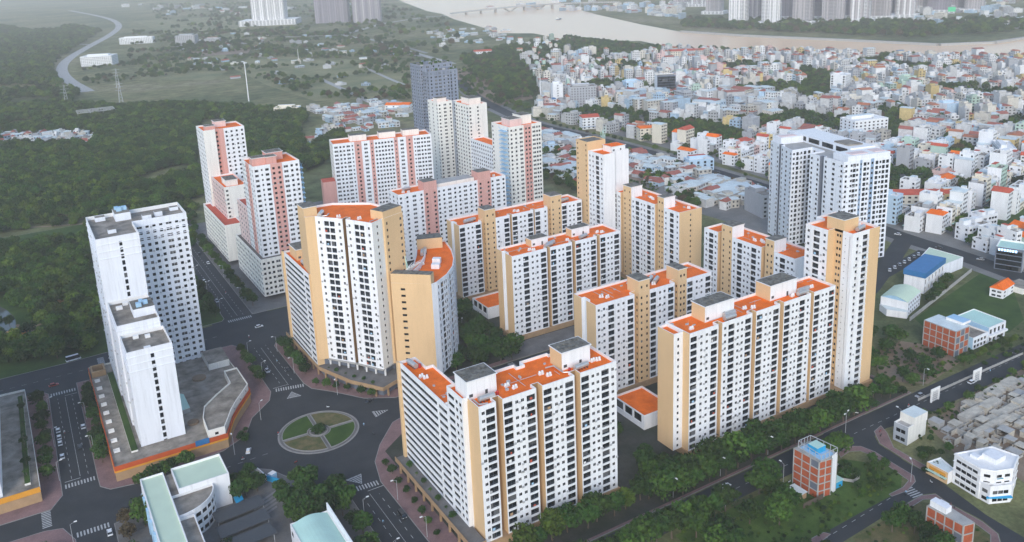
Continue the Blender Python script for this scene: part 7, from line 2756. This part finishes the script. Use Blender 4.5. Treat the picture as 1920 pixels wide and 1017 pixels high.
far_tower('tall white residential tower on a broad white podium far up the fields', (817.9, 2993.5), 110, 60, 175, -28, 'far_white', 'far_white', None, (190, 110, 18), 4)
far_tower('broad mauve tower left of the pair beside the far river bend', (995.6, 2862.5), 110, 60, 170, -28, 'far_mauve', 'far_mauve', 'mauve twin towers')
far_tower('broad mauve tower right of the pair beside the far river bend', (1071.6, 2736.5), 90, 60, 165, -28, 'far_mauve', 'far_grey', 'mauve twin towers')
SK = [(1340, 26, 46, 'far_grey', 'far_grey'), (1385, 46, 44, 'far_white', 'far_white'), (1414, 38, 40, 'far_mauve', 'far_grey'), (1446, 47, 42, 'far_white', 'far_white'), (1472, 36, 40, 'far_mauve', 'far_mauve'), (1505, 45, 46, 'far_grey', 'far_grey'), (1537, 36, 44, 'far_mauve', 'far_mauve'),
      (1562, 44, 50, 'far_grey', 'far_grey'), (1590, 34, 40, 'far_mauve', 'far_mauve'), (1612, 42, 44, 'far_grey', 'far_white'), (1650, 36, 46, 'far_grey', 'far_grey'), (1672, 30, 40, 'far_mauve', 'far_mauve'), (1696, 33, 44, 'far_grey', 'far_white'), (1725, 22, 44, 'far_grey', 'far_grey'),
      (1760, 24, 54, 'far_mauve', 'far_mauve'), (1790, 20, 50, 'far_mauve', 'far_mauve'), (1826, 22, 46, 'far_grey', 'far_grey'), (1280, 8, 60, 'far_grey', 'far_grey'), (1310, 12, 50, 'far_grey', 'far_white')]
ORD = ['first', 'second', 'third', 'fourth', 'fifth', 'sixth', 'seventh', 'eighth', 'ninth', 'tenth', 'eleventh', 'twelfth', 'thirteenth', 'fourteenth', 'fifteenth', 'sixteenth', 'seventeenth', 'eighteenth', 'nineteenth']
PXS = [(1888.6, 1961.2), (1660.3, 1635.8), (1777.6, 1694.5), (1692.4, 1555.1), (1845.0, 1647.0), (1756.2, 1510.1), (1890.0, 1568.9), (1806.2, 1457.6), (1952.4, 1528.6), (1863.0, 1423.1), (1964.2, 1439.7), (2061.4, 1475.8), (2034.0, 1418.3), (2216.9, 1499.1), (2206.2, 1436.2), (2288.5, 1442.8), (2276.7, 1380.3), (2157.8, 2404.9), (2102.8, 2262.1)]
for (px, py, w, bd, pr), p, k in zip(SK, PXS, sorted(range(len(SK)), key=lambda i: 0)):
    rank = sorted(SK, key=lambda s: s[0]).index((px, py, w, bd, pr))
    hue = {'far_white': 'white', 'far_grey': 'grey', 'far_mauve': 'mauve'}[pr]
    far_tower('%s hazy tower across the river, %s from the left' % (hue, ORD[rank]), p, w, 34, 130 + (px * 7) % 45, -62, bd, pr, 'hazy towers across the river', (w * 1.5, 52, 9), 3)

t = thing('bridge', 'long pale road bridge on V-shaped piers across the river', 'bridge', (*(1552.0, 2602.1), 0))
pa, pb = Vector((1378.5, 2727.6)), Vector((2054.5, 2648.3))
d = (pb - pa).normalized()
L = (pb - pa).length
n_ = Vector((-d.y, d.x))
b = MB(t.location)
for i in range(30):
    s0, s1 = L * i / 30, L * (i + 1) / 30
    zf = lambda s: 9 + 9 * math.sin(PI * min(1, max(0, s / L)))
    p, q_ = pa + d * s0, pa + d * s1
    P4 = [(p - n_ * 11, zf(s0)), (q_ - n_ * 11, zf(s1)), (q_ + n_ * 11, zf(s1)), (p + n_ * 11, zf(s0))]
    b.face([(v.x, v.y, z) for v, z in P4])
    b.face([(v.x, v.y, z - 3) for v, z in reversed(P4)])
    for a_, c_ in ((0, 1), (2, 3)):
        v0, z0_ = P4[a_]
        v1, z1_ = P4[c_]
        b.face([(v0.x, v0.y, z0_ - 3), (v1.x, v1.y, z1_ - 3), (v1.x, v1.y, z1_ + 1.2), (v0.x, v0.y, z0_ + 1.2)])
b.build('deck', 'concrete', t)
for k in range(1, 12):
    s = L * k / 12
    p = pa + d * s
    z = 9 + 9 * math.sin(PI * k / 12) - 3
    b = MB(t.location)
    if k in (4, 6):
        for sg in (-1, 1):
            b.tube((p.x, p.y, 0), (p.x + d.x * 26 * sg, p.y + d.y * 26 * sg, z), 3.4, 2.4, 6)
    else:
        b.obox(p.x, p.y, 0, z, 4, 16, math.atan2(d.y, d.x))
    b.build('pier', 'concrete', t)
p = (1492.1, 2221.6)
t = thing('boat', 'small barge on the bright reach of the river', 'boat', (p[0], p[1], .2), .6)
b = MB()
hull = [(-16, -4), (10, -4), (17, 0), (10, 4), (-16, 4)]
b.prism(hull, 0, 2.4, 0, None, True)
b.build('hull', 'slate_wall', t)
b = MB()
b.box(-14, -3, 2.4, -7, 3, 6)
b.build('wheelhouse', 'cream_wall', t)
p = (2159.3, 1369.2)
t = thing('billboard', 'bright green billboard among the far trees across the river', 'billboard', (p[0], p[1], 0), -.9)
b = MB()
b.box(-9, -.4, 8, 9, .4, 20)
gm = mat('green_panel', (.05, .55, .25), .5, .05, .2)
b.build('panel', 'green_panel', t)
for s in (-6, 6):
    b = MB()
    b.tube((s, 0, 0), (s, 0, 8.2), .5, .5, 6)
    b.build('post', 'pole_grey', t)

# ------------------------------------------------------------------ haze
b = MB()
b.box(-7200, -1700, -1.5, 9700, 13200, 214, 0)
m = bpy.data.materials.new('haze')
m.use_nodes = True
nt = m.node_tree
for q in list(nt.nodes):
    if q.type == 'BSDF_PRINCIPLED':
        nt.nodes.remove(q)
pv = nt.nodes.new('ShaderNodeVolumePrincipled')
pv.inputs['Color'].default_value = (1.0, 0.965, 0.925, 1)
pv.inputs['Density'].default_value = 0.00012
pv.inputs['Anisotropy'].default_value = -0.05
nt.links.new(pv.outputs[0], nt.nodes['Material Output'].inputs['Volume'])
MATS['haze'] = m
tag(b.build('haze', 'haze'), kind='stuff')
